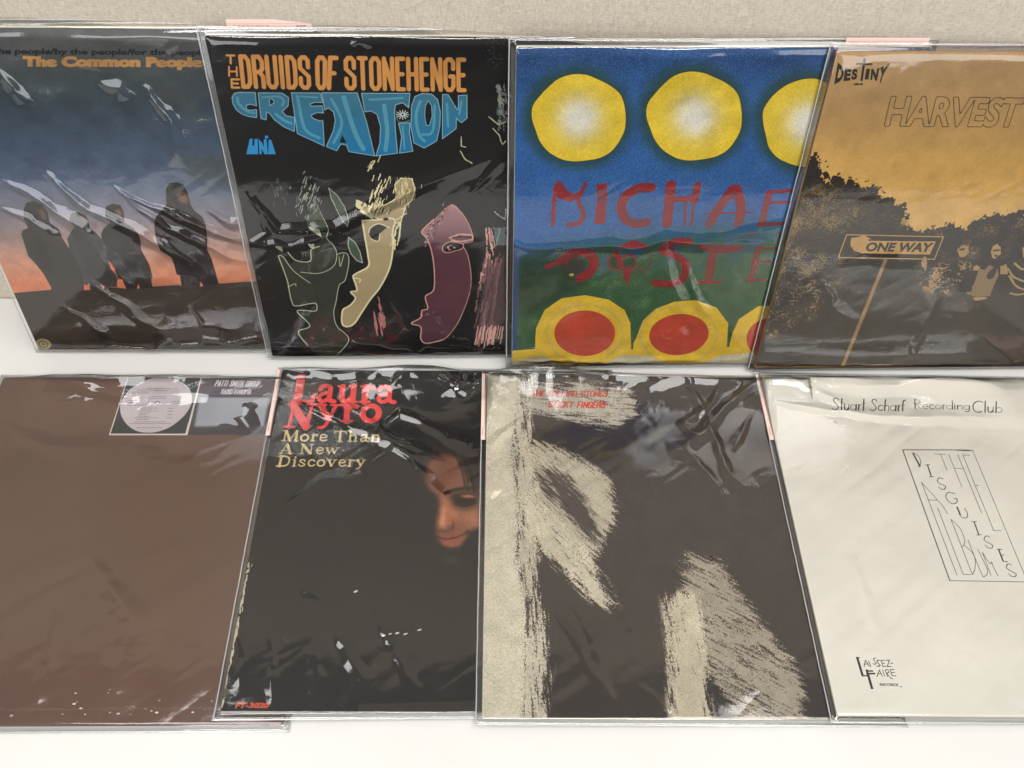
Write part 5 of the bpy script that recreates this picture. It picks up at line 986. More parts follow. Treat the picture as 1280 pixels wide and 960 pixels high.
['S',[60,64,24],0.047,[[27.58,25.04],[27.68,24.01],[27.39,23.04],[27.03,22.15],[26.37,21.51],[25.25,21.28],[24.17,21.35],[23.16,21.6],[22.0,22.14],[21.11,23.02],[20.65,24.03],[20.22,25.07],[20.0,26.11],[20.34,27.05],[20.9,27.75],[21.57,28.25],[22.53,28.6],[23.54,28.65],[24.49,28.31],[25.53,27.72],[26.45,26.99],[27.1,26.09],[27.58,25.04]],{'sm':1}],
['P',[232,216,150],[[[25.91,25.05],[25.97,24.71],[25.98,24.37],[25.94,24.05],[25.85,23.76],[25.7,23.49],[25.51,23.26],[25.27,23.08],[25.0,22.94],[24.7,22.86],[24.38,22.84],[24.04,22.86],[23.7,22.95],[23.36,23.09],[23.04,23.27],[22.74,23.5],[22.47,23.77],[22.23,24.07],[22.04,24.39],[21.89,24.72],[21.79,25.06],[21.74,25.4],[21.74,25.73],[21.8,26.04],[21.9,26.32],[22.05,26.57],[22.24,26.78],[22.48,26.96],[22.74,27.08],[23.03,27.16],[23.34,27.18],[23.66,27.16],[23.99,27.08],[24.31,26.95],[24.63,26.78],[24.92,26.57],[25.2,26.31],[25.44,26.03],[25.64,25.72],[25.8,25.39]]],{'blur':0.75}],
['P',[246,240,222],[[[25.15,25.05],[25.19,24.83],[25.2,24.62],[25.17,24.42],[25.11,24.23],[25.02,24.06],[24.89,23.91],[24.75,23.8],[24.58,23.71],[24.39,23.66],[24.18,23.65],[23.97,23.66],[23.76,23.72],[23.55,23.8],[23.34,23.92],[23.15,24.07],[22.98,24.23],[22.83,24.42],[22.7,24.63],[22.61,24.84],[22.54,25.06],[22.51,25.28],[22.51,25.49],[22.54,25.68],[22.61,25.87],[22.7,26.03],[22.82,26.17],[22.97,26.28],[23.14,26.36],[23.32,26.41],[23.52,26.43],[23.73,26.41],[23.93,26.36],[24.14,26.28],[24.34,26.17],[24.53,26.03],[24.7,25.86],[24.85,25.68],[24.98,25.48],[25.08,25.27]]],{'blur':0.5}],
['P',[140,32,34],[[[3.75,19.19],[4.04,20.1],[4.45,20.1],[5.08,19.19],[5.59,19.0],[6.15,19.36],[6.42,20.27],[6.62,19.72],[6.27,18.81],[5.3,18.22],[4.44,18.54],[3.93,18.82]]],{'rough':0.04}],
['S',[140,32,34],0.36,[[3.97,18.64],[3.95,16.09]],{'rough':0.04}],
['S',[140,32,34],0.396,[[5.86,18.63],[6.19,17.88],[6.52,17.03],[6.18,16.24],[5.24,16.13]],{'sm':1,'rough':0.05}],
['P',[140,32,34],[[[7.36,19.86],[8.26,19.99],[8.39,18.98],[8.41,16.15],[7.47,16.12],[7.55,18.43]]],{'rough':0.03}],
['S',[30,62,120],0.072,[[7.7,19.35],[8.1,19.35],[8.09,18.24],[7.78,18.24],[7.7,19.35]],{}],
['S',[140,32,34],0.83,[[11.96,19.51],[11.05,19.52],[10.03,18.88],[9.66,17.95],[9.97,16.81],[10.9,16.17],[11.91,16.28]],{'sm':1,'rough':0.03}],
['S',[50,52,90],0.053,[[10.82,19.33],[11.6,19.05],[12.15,19.33]],{'sm':1}],
['S',[60,50,80],0.046,[[10.14,16.91],[11.03,16.52],[12.04,16.7]],{'sm':1}],
['S',[60,50,80],0.045,[[10.15,16.73],[11.05,16.34],[12.06,16.53]],{'sm':1}],
['S',[60,50,80],0.046,[[10.17,16.56],[11.07,16.17],[12.08,16.35]],{'sm':1}],
['S',[140,32,34],0.856,[[13.6,19.78],[13.74,16.15]],{'rough':0.03}],
['S',[140,32,34],0.616,[[15.82,19.76],[15.78,18.29]],{'rough':0.03}],
['S',[140,32,34],0.529,[[13.44,18.4],[15.87,18.53]],{}],
['S',[140,32,34],0.223,[[15.03,18.29],[15.26,16.0]],{'rough':0.03}],
['S',[140,32,34],0.217,[[15.76,18.19],[15.83,16.0]],{'rough':0.03}],
['S',[140,32,34],0.798,[[18.85,19.38],[17.97,17.61],[17.42,16.08]],{'rough':0.03,'sm':1}],
['S',[140,32,34],0.823,[[19.1,19.38],[19.82,17.79],[19.91,16.1]],{'rough':0.03,'sm':1}],
['S',[140,32,34],0.163,[[16.86,17.09],[20.97,17.18]],{}],
['P',[60,50,80],[[[19.24,18.73],[19.24,18.69],[19.24,18.64],[19.24,18.6],[19.23,18.56],[19.21,18.52],[19.18,18.49],[19.16,18.47],[19.13,18.45],[19.09,18.44],[19.06,18.44],[19.02,18.44],[18.98,18.45],[18.94,18.47],[18.91,18.49],[18.87,18.52],[18.84,18.56],[18.81,18.6],[18.79,18.64],[18.78,18.69],[18.76,18.73],[18.76,18.78],[18.76,18.83],[18.77,18.87],[18.78,18.91],[18.8,18.94],[18.82,18.97],[18.85,19.0],[18.88,19.02],[18.91,19.03],[18.95,19.03],[18.99,19.03],[19.02,19.01],[19.06,19.0],[19.1,18.97],[19.13,18.94],[19.16,18.91],[19.19,18.87],[19.21,18.82],[19.23,18.78]]],{}],
['P',[140,32,34],[[[19.17,18.73],[19.18,18.7],[19.18,18.66],[19.17,18.63],[19.16,18.6],[19.15,18.57],[19.13,18.55],[19.11,18.53],[19.09,18.52],[19.07,18.51],[19.04,18.51],[19.01,18.51],[18.99,18.52],[18.96,18.53],[18.93,18.55],[18.91,18.58],[18.89,18.6],[18.87,18.63],[18.85,18.67],[18.84,18.7],[18.83,18.73],[18.83,18.77],[18.83,18.8],[18.83,18.84],[18.84,18.87],[18.85,18.89],[18.87,18.91],[18.89,18.93],[18.91,18.95],[18.94,18.95],[18.96,18.96],[18.99,18.95],[19.02,18.94],[19.04,18.93],[19.07,18.91],[19.09,18.89],[19.11,18.86],[19.13,18.83],[19.15,18.8],[19.16,18.77]]],{}],
['S',[140,32,34],0.561,[[21.96,18.99],[21.93,16.05]],{'rough':0.03}],
['S',[140,32,34],0.33,[[22.03,19.09],[23.95,19.17]],{'rough':0.03}],
['S',[140,32,34],0.291,[[22.07,18.06],[23.76,18.14]],{'rough':0.03}],
['S',[140,32,34],0.374,[[21.64,15.95],[23.7,16.08]],{'rough':0.03}],
['S',[140,32,34],0.639,[[24.74,19.07],[24.75,16.03],[26.67,16.01]],{}],
['P',[50,88,52],[[[-2.31,11.82],[3.98,13.65],[11.59,14.55],[18.46,15.29],[32.39,15.58],[37.66,-2.3],[-2.49,-1.64]]],{'blur':1.1}],
['K2',[34,84,150],[[[-0.9,14.65],[25.28,16.02],[26.22,11.97],[-0.9,10.55]]],0.3,0.04],
['K2',[96,124,84],[[[-0.9,12.64],[25.64,14.44],[27.42,-0.06],[0.64,0.35]]],0.22,0.035],
['P',[62,92,60],[[[9.36,12.13],[13.18,12.92],[22.99,13.65],[24.61,5.81],[18.55,5.89],[11.94,11.27]]],{'blur':1.0,'grain':0.3,'op':0.5}],
['P',[24,46,30],[[[0.5,13.03],[6.09,13.39],[8.07,10.45],[4.21,8.06],[1.17,6.11]]],{'blur':0.9,'grain':0.3,'op':0.6}],
['P',[30,66,118],[[[-2.29,13.87],[1.05,13.84],[1.08,2.32],[-2.44,2.38]]],{'blur':0.3,'grain':0.3}],
['S',[140,32,34],0.899,[[4.99,12.58],[5.92,13.29],[7.25,13.18],[7.76,12.14],[7.3,11.1],[6.61,10.64]],{'sm':1,'rough':0.04}],
['S',[140,32,34],0.456,[[3.61,11.87],[4.74,12.38],[5.25,12.79]],{'rough':0.05}],
['P',[90,45,40],[[[6.87,12.15],[6.87,11.96],[6.85,11.77],[6.8,11.58],[6.72,11.42],[6.62,11.27],[6.5,11.14],[6.36,11.04],[6.21,10.96],[6.05,10.92],[5.88,10.9],[5.71,10.92],[5.55,10.97],[5.39,11.05],[5.24,11.15],[5.1,11.28],[4.99,11.43],[4.89,11.6],[4.82,11.79],[4.77,11.98],[4.75,12.17],[4.75,12.37],[4.78,12.55],[4.84,12.73],[4.91,12.9],[5.01,13.04],[5.13,13.17],[5.27,13.27],[5.42,13.34],[5.58,13.38],[5.74,13.39],[5.91,13.38],[6.07,13.33],[6.23,13.26],[6.37,13.16],[6.51,13.03],[6.62,12.88],[6.72,12.72],[6.8,12.54],[6.85,12.35]]],{'op':0.4}],
['S',[60,35,30],0.057,[[4.95,11.75],[5.54,10.69],[6.81,10.47]],{'sm':1}],
['P',[140,32,34],[[[9.74,13.76],[10.4,14.26],[11.06,14.56],[11.98,14.15],[12.48,13.64],[11.32,13.75]]],{'rough':0.04}],
['S',[140,32,34],0.098,[[12.39,13.64],[12.79,12.51],[12.37,11.47],[11.59,11.27]],{'sm':1}],
['P',[140,32,34],[[[10.39,12.28],[10.4,12.15],[10.38,12.03],[10.35,11.91],[10.3,11.8],[10.23,11.7],[10.15,11.61],[10.06,11.54],[9.95,11.49],[9.84,11.47],[9.72,11.46],[9.6,11.47],[9.49,11.5],[9.37,11.55],[9.27,11.62],[9.17,11.71],[9.09,11.81],[9.02,11.92],[8.96,12.04],[8.92,12.17],[8.9,12.3],[8.9,12.43],[8.92,12.55],[8.95,12.67],[9.0,12.78],[9.07,12.88],[9.15,12.96],[9.25,13.03],[9.35,13.08],[9.46,13.11],[9.57,13.12],[9.69,13.1],[9.81,13.07],[9.92,13.02],[10.02,12.96],[10.12,12.87],[10.21,12.77],[10.28,12.66],[10.33,12.54],[10.37,12.41]]],{}],
['P',[38,68,44],[[[10.23,12.29],[10.24,12.19],[10.22,12.09],[10.2,11.99],[10.16,11.91],[10.11,11.83],[10.04,11.77],[9.97,11.71],[9.89,11.68],[9.8,11.65],[9.71,11.65],[9.61,11.65],[9.52,11.68],[9.43,11.72],[9.35,11.77],[9.27,11.84],[9.21,11.92],[9.15,12.0],[9.11,12.1],[9.08,12.2],[9.06,12.3],[9.06,12.4],[9.07,12.5],[9.1,12.59],[9.14,12.67],[9.19,12.75],[9.26,12.81],[9.33,12.86],[9.41,12.9],[9.5,12.92],[9.59,12.93],[9.68,12.92],[9.77,12.9],[9.86,12.86],[9.94,12.81],[10.02,12.74],[10.09,12.66],[10.14,12.58],[10.19,12.49],[10.22,12.39]]],{}],
['P',[140,32,34],[[[11.6,12.27],[11.61,12.14],[11.59,12.02],[11.56,11.9],[11.51,11.78],[11.45,11.69],[11.37,11.6],[11.27,11.53],[11.17,11.48],[11.06,11.45],[10.94,11.44],[10.82,11.46],[10.7,11.49],[10.59,11.54],[10.48,11.61],[10.39,11.7],[10.3,11.8],[10.23,11.91],[10.17,12.03],[10.13,12.16],[10.11,12.29],[10.11,12.42],[10.12,12.54],[10.16,12.66],[10.21,12.77],[10.27,12.87],[10.35,12.95],[10.45,13.02],[10.55,13.07],[10.66,13.1],[10.77,13.11],[10.89,13.09],[11.01,13.06],[11.12,13.01],[11.23,12.94],[11.32,12.86],[11.41,12.76],[11.48,12.65],[11.54,12.53],[11.58,12.4]]],{}],
['P',[38,68,44],[[[11.44,12.28],[11.45,12.17],[11.44,12.08],[11.41,11.98],[11.37,11.9],[11.32,11.82],[11.26,11.75],[11.18,11.7],[11.1,11.66],[11.01,11.64],[10.92,11.63],[10.83,11.64],[10.74,11.67],[10.65,11.71],[10.56,11.76],[10.49,11.83],[10.42,11.91],[10.36,11.99],[10.32,12.09],[10.29,12.19],[10.27,12.29],[10.27,12.39],[10.28,12.48],[10.31,12.58],[10.35,12.66],[10.4,12.74],[10.46,12.8],[10.53,12.85],[10.61,12.89],[10.7,12.91],[10.79,12.92],[10.88,12.91],[10.98,12.89],[11.06,12.85],[11.15,12.8],[11.22,12.73],[11.29,12.65],[11.35,12.57],[11.39,12.47],[11.43,12.38]]],{}],
['P',[140,32,34],[[[10.29,11.7],[11.16,11.9],[11.09,10.85],[10.92,9.89],[10.59,10.43]]],{'rough':0.04}],
['S',[140,32,34],0.469,[[9.6,13.36],[10.07,12.12],[10.69,11.28]],{'rough':0.04}],
['S',[140,32,34],0.745,[[15.9,14.32],[14.59,14.29],[13.72,13.53],[14.76,13.01],[15.87,12.07],[15.9,10.59],[14.99,10.0],[13.43,10.08]],{'sm':1,'rough':0.05}],
['P',[140,32,34],[[[16.69,14.11],[20.9,13.87],[20.38,13.37],[19.1,13.07],[16.99,13.5]]],{'rough':0.06}],
['S',[140,32,34],0.788,[[18.18,13.28],[18.26,10.24]],{'rough':0.04,'op':0.8}],
['S',[140,32,34],0.323,[[17.25,10.1],[19.34,10.08]],{'rough':0.04}],
['S',[140,32,34],0.525,[[22.1,13.66],[22.13,10.31]],{'rough':0.05,'op':0.8}],
['S',[140,32,34],0.277,[[22.1,13.66],[23.7,13.64]],{'op':0.8}],
['S',[140,32,34],0.277,[[21.94,12.18],[23.55,12.25]],{'op':0.8}],
['S',[140,32,34],0.276,[[21.68,10.27],[23.5,10.3]],{'op':0.8}],
['P',[170,175,40],[[[6.05,11.03],[6.05,11.01],[6.05,10.98],[6.03,10.96],[6.02,10.94],[6.0,10.92],[5.97,10.91],[5.94,10.9],[5.91,10.89],[5.88,10.88],[5.85,10.88],[5.81,10.88],[5.78,10.89],[5.75,10.9],[5.72,10.91],[5.69,10.93],[5.67,10.94],[5.65,10.96],[5.64,10.99],[5.63,11.01],[5.62,11.03],[5.63,11.06],[5.63,11.08],[5.64,11.1],[5.66,11.12],[5.68,11.14],[5.71,11.15],[5.73,11.16],[5.76,11.17],[5.8,11.18],[5.83,11.18],[5.86,11.18],[5.9,11.17],[5.93,11.16],[5.96,11.15],[5.98,11.13],[6.01,11.12],[6.03,11.1],[6.04,11.07],[6.05,11.05]]],{}],
['P',[200,190,158],[[[-0.16,2.27],[37.31,2.12],[38.53,-1.91],[-0.14,-1.29]]],{}],
['P',[234,192,52],[[[-0.16,2.43],[2.8,2.67],[2.83,5.1],[3.56,7.2],[5.07,8.5],[7.21,8.82],[9.41,8.31],[10.97,7.11],[11.66,5.6],[12.05,2.47],[12.23,2.47],[12.2,3.27],[12.37,3.74],[12.81,5.89],[13.88,7.23],[15.48,8.0],[17.4,8.16],[19.49,7.31],[20.91,5.48],[21.28,2.66],[21.49,2.66],[21.51,4.24],[21.82,5.93],[23.39,7.41],[25.82,7.53],[28.94,4.77],[29.63,1.9],[27.27,0.96],[24.48,1.98],[20.95,1.64],[19.3,0.75],[16.73,0.72],[14.3,1.64],[12.89,1.75],[11.23,1.84],[9.78,0.89],[7.51,0.53],[5.45,0.79],[3.63,1.79],[1.37,1.34],[-0.15,1.04]]],{}],
['P',[216,180,80],[[[11.18,4.38],[11.19,3.82],[11.11,3.27],[10.93,2.74],[10.66,2.25],[10.32,1.81],[9.89,1.44],[9.41,1.14],[8.87,0.92],[8.29,0.79],[7.7,0.76],[7.09,0.81],[6.5,0.96],[5.93,1.19],[5.41,1.51],[4.94,1.89],[4.53,2.34],[4.2,2.83],[3.96,3.36],[3.8,3.92],[3.73,4.48],[3.76,5.03],[3.87,5.56],[4.07,6.07],[4.36,6.52],[4.71,6.93],[5.13,7.27],[5.6,7.54],[6.11,7.74],[6.66,7.86],[7.22,7.89],[7.79,7.85],[8.35,7.71],[8.9,7.51],[9.41,7.22],[9.87,6.87],[10.28,6.45],[10.63,5.98],[10.9,5.47],[11.08,4.93]]],{'blur':0.12}],
['P',[216,180,80],[[[20.2,4.1],[20.25,3.54],[20.2,2.98],[20.06,2.45],[19.83,1.96],[19.51,1.52],[19.11,1.14],[18.64,0.84],[18.11,0.62],[17.54,0.49],[16.94,0.45],[16.33,0.51],[15.72,0.66],[15.13,0.89],[14.58,1.21],[14.08,1.6],[13.63,2.05],[13.27,2.55],[12.98,3.08],[12.78,3.64],[12.67,4.2],[12.66,4.76],[12.74,5.3],[12.9,5.8],[13.15,6.27],[13.48,6.67],[13.88,7.02],[14.33,7.29],[14.84,7.49],[15.38,7.61],[15.94,7.65],[16.52,7.6],[17.1,7.47],[17.66,7.25],[18.2,6.97],[18.69,6.61],[19.14,6.19],[19.52,5.72],[19.83,5.21],[20.06,4.66]]],{'blur':0.12}],
['P',[234,192,52],[[[10.93,4.38],[10.94,3.86],[10.86,3.36],[10.69,2.87],[10.44,2.42],[10.12,2.02],[9.72,1.68],[9.27,1.4],[8.77,1.2],[8.23,1.09],[7.68,1.05],[7.12,1.1],[6.56,1.24],[6.04,1.45],[5.55,1.74],[5.11,2.1],[4.73,2.51],[4.42,2.96],[4.19,3.45],[4.04,3.96],[3.98,4.47],[4.0,4.98],[4.11,5.48],[4.3,5.94],[4.56,6.36],[4.89,6.74],[5.28,7.05],[5.72,7.31],[6.2,7.49],[6.71,7.6],[7.24,7.63],[7.77,7.58],[8.3,7.46],[8.8,7.27],[9.28,7.01],[9.72,6.68],[10.1,6.3],[10.42,5.86],[10.67,5.39],[10.84,4.89]]],{}],
['P',[234,192,52],[[[19.95,4.11],[19.99,3.58],[19.95,3.07],[19.81,2.58],[19.6,2.13],[19.3,1.73],[18.92,1.38],[18.48,1.1],[17.99,0.9],[17.46,0.78],[16.9,0.75],[16.33,0.8],[15.76,0.94],[15.22,1.15],[14.7,1.44],[14.23,1.8],[13.82,2.22],[13.48,2.67],[13.21,3.17],[13.02,3.68],[12.92,4.2],[12.91,4.71],[12.98,5.21],[13.14,5.68],[13.37,6.1],[13.68,6.48],[14.05,6.8],[14.47,7.05],[14.94,7.24],[15.45,7.35],[15.98,7.38],[16.52,7.33],[17.06,7.21],[17.59,7.02],[18.09,6.75],[18.55,6.42],[18.96,6.03],[19.32,5.6],[19.61,5.12],[19.82,4.62]]],{}],
['P',[196,70,44],[[[10.33,4.45],[10.33,4.03],[10.26,3.61],[10.12,3.22],[9.92,2.85],[9.65,2.52],[9.32,2.25],[8.94,2.02],[8.53,1.86],[8.09,1.76],[7.63,1.73],[7.17,1.78],[6.71,1.89],[6.28,2.06],[5.87,2.29],[5.51,2.58],[5.2,2.92],[4.94,3.29],[4.75,3.69],[4.63,4.1],[4.57,4.53],[4.59,4.95],[4.68,5.35],[4.83,5.73],[5.05,6.08],[5.32,6.39],[5.64,6.65],[6.01,6.86],[6.41,7.01],[6.83,7.1],[7.27,7.13],[7.72,7.09],[8.15,6.99],[8.57,6.83],[8.97,6.61],[9.33,6.34],[9.65,6.02],[9.91,5.67],[10.12,5.28],[10.26,4.87]]],{}],
['P',[196,70,44],[[[19.21,4.55],[19.27,4.17],[19.26,3.78],[19.17,3.41],[19.02,3.05],[18.81,2.72],[18.53,2.42],[18.2,2.17],[17.82,1.97],[17.41,1.83],[16.97,1.74],[16.52,1.72],[16.07,1.76],[15.62,1.86],[15.2,2.02],[14.8,2.23],[14.45,2.5],[14.16,2.8],[13.91,3.14],[13.74,3.5],[13.62,3.88],[13.58,4.26],[13.61,4.64],[13.71,5.01],[13.87,5.36],[14.09,5.67],[14.37,5.95],[14.7,6.19],[15.07,6.38],[15.47,6.51],[15.89,6.59],[16.33,6.61],[16.76,6.58],[17.19,6.49],[17.6,6.34],[17.99,6.14],[18.34,5.89],[18.64,5.6],[18.89,5.27],[19.08,4.92]]],{}],
['P',[196,70,44],[[[27.87,3.53],[27.93,3.13],[27.93,2.74],[27.87,2.37],[27.74,2.02],[27.56,1.72],[27.32,1.46],[27.04,1.25],[26.71,1.09],[26.35,1.0],[25.97,0.97],[25.57,1.01],[25.17,1.12],[24.78,1.28],[24.41,1.5],[24.06,1.77],[23.75,2.08],[23.48,2.43],[23.26,2.81],[23.09,3.2],[22.99,3.59],[22.94,3.99],[22.96,4.37],[23.03,4.73],[23.17,5.06],[23.35,5.35],[23.59,5.59],[23.87,5.79],[24.19,5.93],[24.54,6.02],[24.9,6.04],[25.28,6.01],[25.67,5.91],[26.05,5.76],[26.41,5.56],[26.76,5.3],[27.07,5.01],[27.34,4.67],[27.57,4.31],[27.75,3.92]]],{}],
['P',[192,76,52],[[[10.24,4.39],[10.25,4.1],[10.23,3.81],[10.18,3.54],[10.1,3.29],[9.99,3.06],[9.85,2.87],[9.7,2.72],[9.52,2.6],[9.34,2.54],[9.14,2.52],[8.94,2.54],[8.74,2.62],[8.55,2.73],[8.37,2.89],[8.21,3.09],[8.07,3.32],[7.94,3.57],[7.85,3.84],[7.79,4.13],[7.75,4.42],[7.75,4.71],[7.77,4.99],[7.83,5.26],[7.91,5.5],[8.02,5.72],[8.15,5.9],[8.31,6.05],[8.48,6.16],[8.66,6.22],[8.85,6.24],[9.04,6.22],[9.23,6.15],[9.42,6.04],[9.6,5.89],[9.76,5.7],[9.9,5.48],[10.03,5.23],[10.13,4.96],[10.2,4.68]]],{'blur':0.4,'op':0.5}],
['GR',0.035,0.08],
['K',[170,190,210],0.002,0.05]],
'amber':[
['V',[[31.35,[188,150,104]],[25.78,[192,150,92]],[22.41,[218,170,92]],[15.73,[232,182,98]],[11.64,[215,168,95]]]],
['P',[40,33,25],[[[-4.05,22.39],[-0.15,22.39],[0.28,22.76],[0.61,22.86],[1.16,22.4],[1.77,22.03],[2.23,21.28],[2.46,20.71],[2.95,20.86],[3.63,20.99],[4.67,20.42],[6.41,19.94],[7.3,19.36],[8.28,19.12],[8.69,18.37],[9.34,18.61],[9.98,17.76],[10.4,15.29],[-2.63,15.32]]],{'rough':0.45,'rf':0.6}],
['P',[40,33,25],[[[-8.57,19.54],[6.91,19.54],[8.37,19.12],[8.82,18.28],[9.62,18.49],[10.32,17.54],[10.07,16.78],[10.95,15.9],[12.17,15.79],[13.36,16.34],[14.5,16.44],[15.65,16.0],[16.35,16.77],[17.48,17.42],[20.29,17.74],[42.14,18.26],[55.49,-3.41],[-5.14,-2.72]]],{'rough':0.35,'rf':0.6}],
['P',[62,54,44],[[[-6.27,4.6],[0.58,5.6],[5.04,10.61],[24.0,9.78],[47.43,9.66],[55.49,-3.41],[-5.14,-2.72]]],{'blur':0.5}],
['K2',[150,122,76],[[[-7.2,22.54],[-0.67,20.36],[1.12,19.95],[4.36,19.13],[6.31,17.65],[5.3,15.69],[1.82,15.48],[0.02,12.99],[-5.57,13.01]]],0.34,0.06],
['K2',[110,88,54],[[[1.11,20.76],[7.48,18.92],[10.14,16.56],[6.81,15.91],[3.44,18.29]]],0.18,0.05],
['K2',[172,140,90],[[[-4.86,14.6],[1.1,14.36],[7.72,12.73],[7.51,10.6],[4.82,9.88],[5.02,6.61],[1.29,4.27],[-3.25,5.63]]],0.24,0.06],
['K2',[160,130,84],[[[10.82,15.68],[14.53,16.38],[16.52,16.33],[20.38,17.52],[34.44,17.83],[35.51,15.85],[21.24,15.43],[15.66,15.45],[13.82,15.0]]],0.2,0.06],
['K2',[96,78,50],[[[-8.94,21.95],[0.84,19.54],[8.82,18.28],[10.61,16.34],[6.44,12.97],[2.2,13.9],[-6.82,8.21]]],0.3,0.035],
['K2',[190,158,104],[[[-6.97,21.16],[-0.29,19.54],[3.82,18.29],[4.79,16.13],[1.32,15.92],[-5.73,13.93]]],0.1,0.03],
['K2',[80,66,45],[[[10.96,15.23],[23.55,15.65],[25.06,12.2],[10.7,12.25]]],0.25,0.06],
['P',[78,70,58],[[[7.3,9.87],[12.9,11.77],[17.98,9.07],[25.83,4.35],[27.33,0.73],[5.32,0.94]]],{'blur':0.9,'op':0.45}],
['P',[46,38,32],[[[4.61,12.28],[10.56,12.72],[13.12,12.95],[9.84,11.07],[6.61,10.11]]],{'blur':0.5,'op':0.6}],
['P',[44,36,27],[[[5.6,15.47],[14.18,15.23],[14.16,12.96],[5.48,13.18]]],{}],
['S',[204,158,90],0.102,[[5.6,15.47],[14.18,15.23],[14.16,12.96],[5.48,13.18],[5.6,15.47]],{}],
['P',[204,158,90],[[[6.08,15.13],[6.61,15.24],[7.15,15.4],[7.9,15.02],[7.57,14.97],[7.75,14.86],[13.66,14.78],[13.59,13.45],[7.48,13.59],[6.7,13.84],[6.21,14.39]]],{}],
['T',[34,26,20],'ONE WAY',[[7.65,14.7],[13.59,14.64],[13.51,13.68],[7.66,13.79]],{'bold': 0.04}],
['P',[165,128,78],[[[9.61,12.96],[9.96,12.96],[9.41,0.76],[9.03,0.76]]],{}],
['K2',[182,146,92],[[[13.31,11.35],[13.33,12.24],[13.1,12.54],[13.14,13.2],[13.36,13.13],[13.62,12.54],[14.15,11.34],[14.57,12.39],[15.11,12.68],[16.06,12.53],[16.41,12.97],[17.52,12.75],[17.96,11.93],[17.57,10.87],[16.84,9.26],[15.94,9.18],[14.7,9.35],[13.78,10.13]]],0.5,0.12],
['P',[182,146,92],[[[13.33,12.24],[13.1,12.54],[13.16,13.2],[13.36,13.13],[13.73,12.39],[13.77,11.72]]],{'rough':0.06}],
['P',[182,146,92],[[[15.89,13.99],[16.2,14.42],[16.79,14.31],[17.05,13.73],[16.84,13.19],[16.33,13.19]]],{'rough':0.06}],
['P',[70,56,38],[[[16.02,14.06],[16.52,14.06],[16.59,13.87],[16.16,13.85]]],{'rough':0.05}],
['K2',[150,122,80],[[[15.83,14.57],[16.74,14.85],[17.53,14.42],[17.84,13.26],[17.44,12.97],[16.76,14.28]]],0.4,0.1],
['P',[182,146,92],[[[18.98,13.69],[18.98,14.27],[19.25,14.49],[19.74,14.13],[19.93,13.47],[19.68,12.99],[19.25,13.18]]],{'rough':0.06}],
['P',[60,48,34],[[[19.04,13.95],[19.72,13.95],[19.75,13.78],[19.19,13.75]]],{'rough':0.05}],
['P',[60,48,34],[[[19.32,13.4],[19.75,13.44],[19.76,13.11]]],{'rough':0.04}],
['P',[148,120,80],[[[18.26,9.33],[18.65,9.71],[18.72,10.41],[18.54,11.93],[19.15,11.85],[19.34,12.37],[20.29,11.92],[20.65,11.16],[20.61,10.09],[20.75,9.0],[19.21,8.93]]],{'rough':0.04}],
['P',[182,146,92],[[[17.96,12.08],[18.18,12.37],[18.61,12.08],[18.53,11.78],[18.15,11.75]]],{'rough':0.05}],
['P',[182,146,92],[[[20.72,11.31],[20.43,12.22],[20.86,12.44],[21.26,11.92],[21.41,11.39]]],{'rough':0.05}],
['P',[44,36,28],[[[19.79,10.86],[19.55,11.32],[19.84,12.07],[20.17,12.22],[20.25,11.01]]],{'sm':1}],
['P',[44,36,28],[[[17.48,9.49],[17.04,9.8],[17.64,11.03],[18.07,11.63],[18.65,10.41],[18.74,9.48]]],{'rough':0.04}],
['S',[182,146,92],0.19,[[21.26,11.92],[22.22,11.0],[23.46,10.54]],{'sm':1,'rough':0.04}],
['S',[182,146,92],0.198,[[21.7,11.16],[22.73,10.08],[23.84,9.61]],{'sm':1,'rough':0.04}],
['S',[182,146,92],0.196,[[22.51,9.3],[23.24,9.14],[23.99,9.27]],{'sm':1,'rough':0.04}],
['S',[182,146,92],0.19,[[21.61,12.51],[22.5,11.91],[22.83,12.06]],{'sm':1,'rough':0.04}],
['P',[182,146,92],[[[21.59,14.12],[22.04,14.26],[22.71,12.95],[22.14,13.1]]],{'rough':0.05}],
['P',[182,146,92],[[[19.13,8.77],[19.61,8.93],[20.54,8.92],[20.39,8.61],[19.5,8.5]]],{'rough':0.05}],
['T',[42,40,32],'D',[[0.87,30.23],[1.5,29.82],[1.6,28.85],[1.02,28.59]],{'bold':0.06}],
['T',[42,40,32],'E',[[1.53,29.82],[2.05,29.73],[2.18,28.89],[1.67,28.82]],{'bold':0.06}],
['T',[42,40,32],'S',[[2.1,29.76],[2.52,29.76],[2.69,28.95],[2.24,28.92]],{'bold':0.06}],
['T',[42,40,32],'I',[[3.17,29.76],[3.46,29.76],[3.57,28.96],[3.27,28.96]],{'bold':0.06}],
['T',[42,40,32],'N',[[3.56,29.77],[4.16,29.83],[4.25,28.86],[3.71,28.93]],{'bold':0.06}],
['T',[42,40,32],'Y',[[4.21,29.86],[4.88,30.25],[4.72,28.64],[4.37,28.8]],{'bold':0.06}],
['S',[42,40,32],0.152,[[2.35,30.14],[3.47,30.12]],{}],
['S',[42,40,32],0.169,[[2.83,30.49],[3.05,28.92]],{}],
['P',[42,40,32],[[[2.49,28.59],[2.7,28.68],[3.0,28.64],[3.23,28.71],[3.18,28.6],[3.29,28.5],[2.99,28.56],[2.74,28.51]]],{}],
['T',[38,32,22],'HARVEST T',[[5.71,27.71],[18.58,27.56],[18.8,25.18],[5.92,25.23]],{'bold': 0.03,'outline': 0.06}],
['P',[170,128,78],[[[-2.88,0.97],[53.73,0.12],[55.04,-1.99],[-2.46,-1.38]]],{}],
['S',[90,68,44],0.294,[[0.11,-0.27],[28.86,-0.98]],{'blur':0.05}],  # crease shadow under the tan margin, put into the print with the next stroke
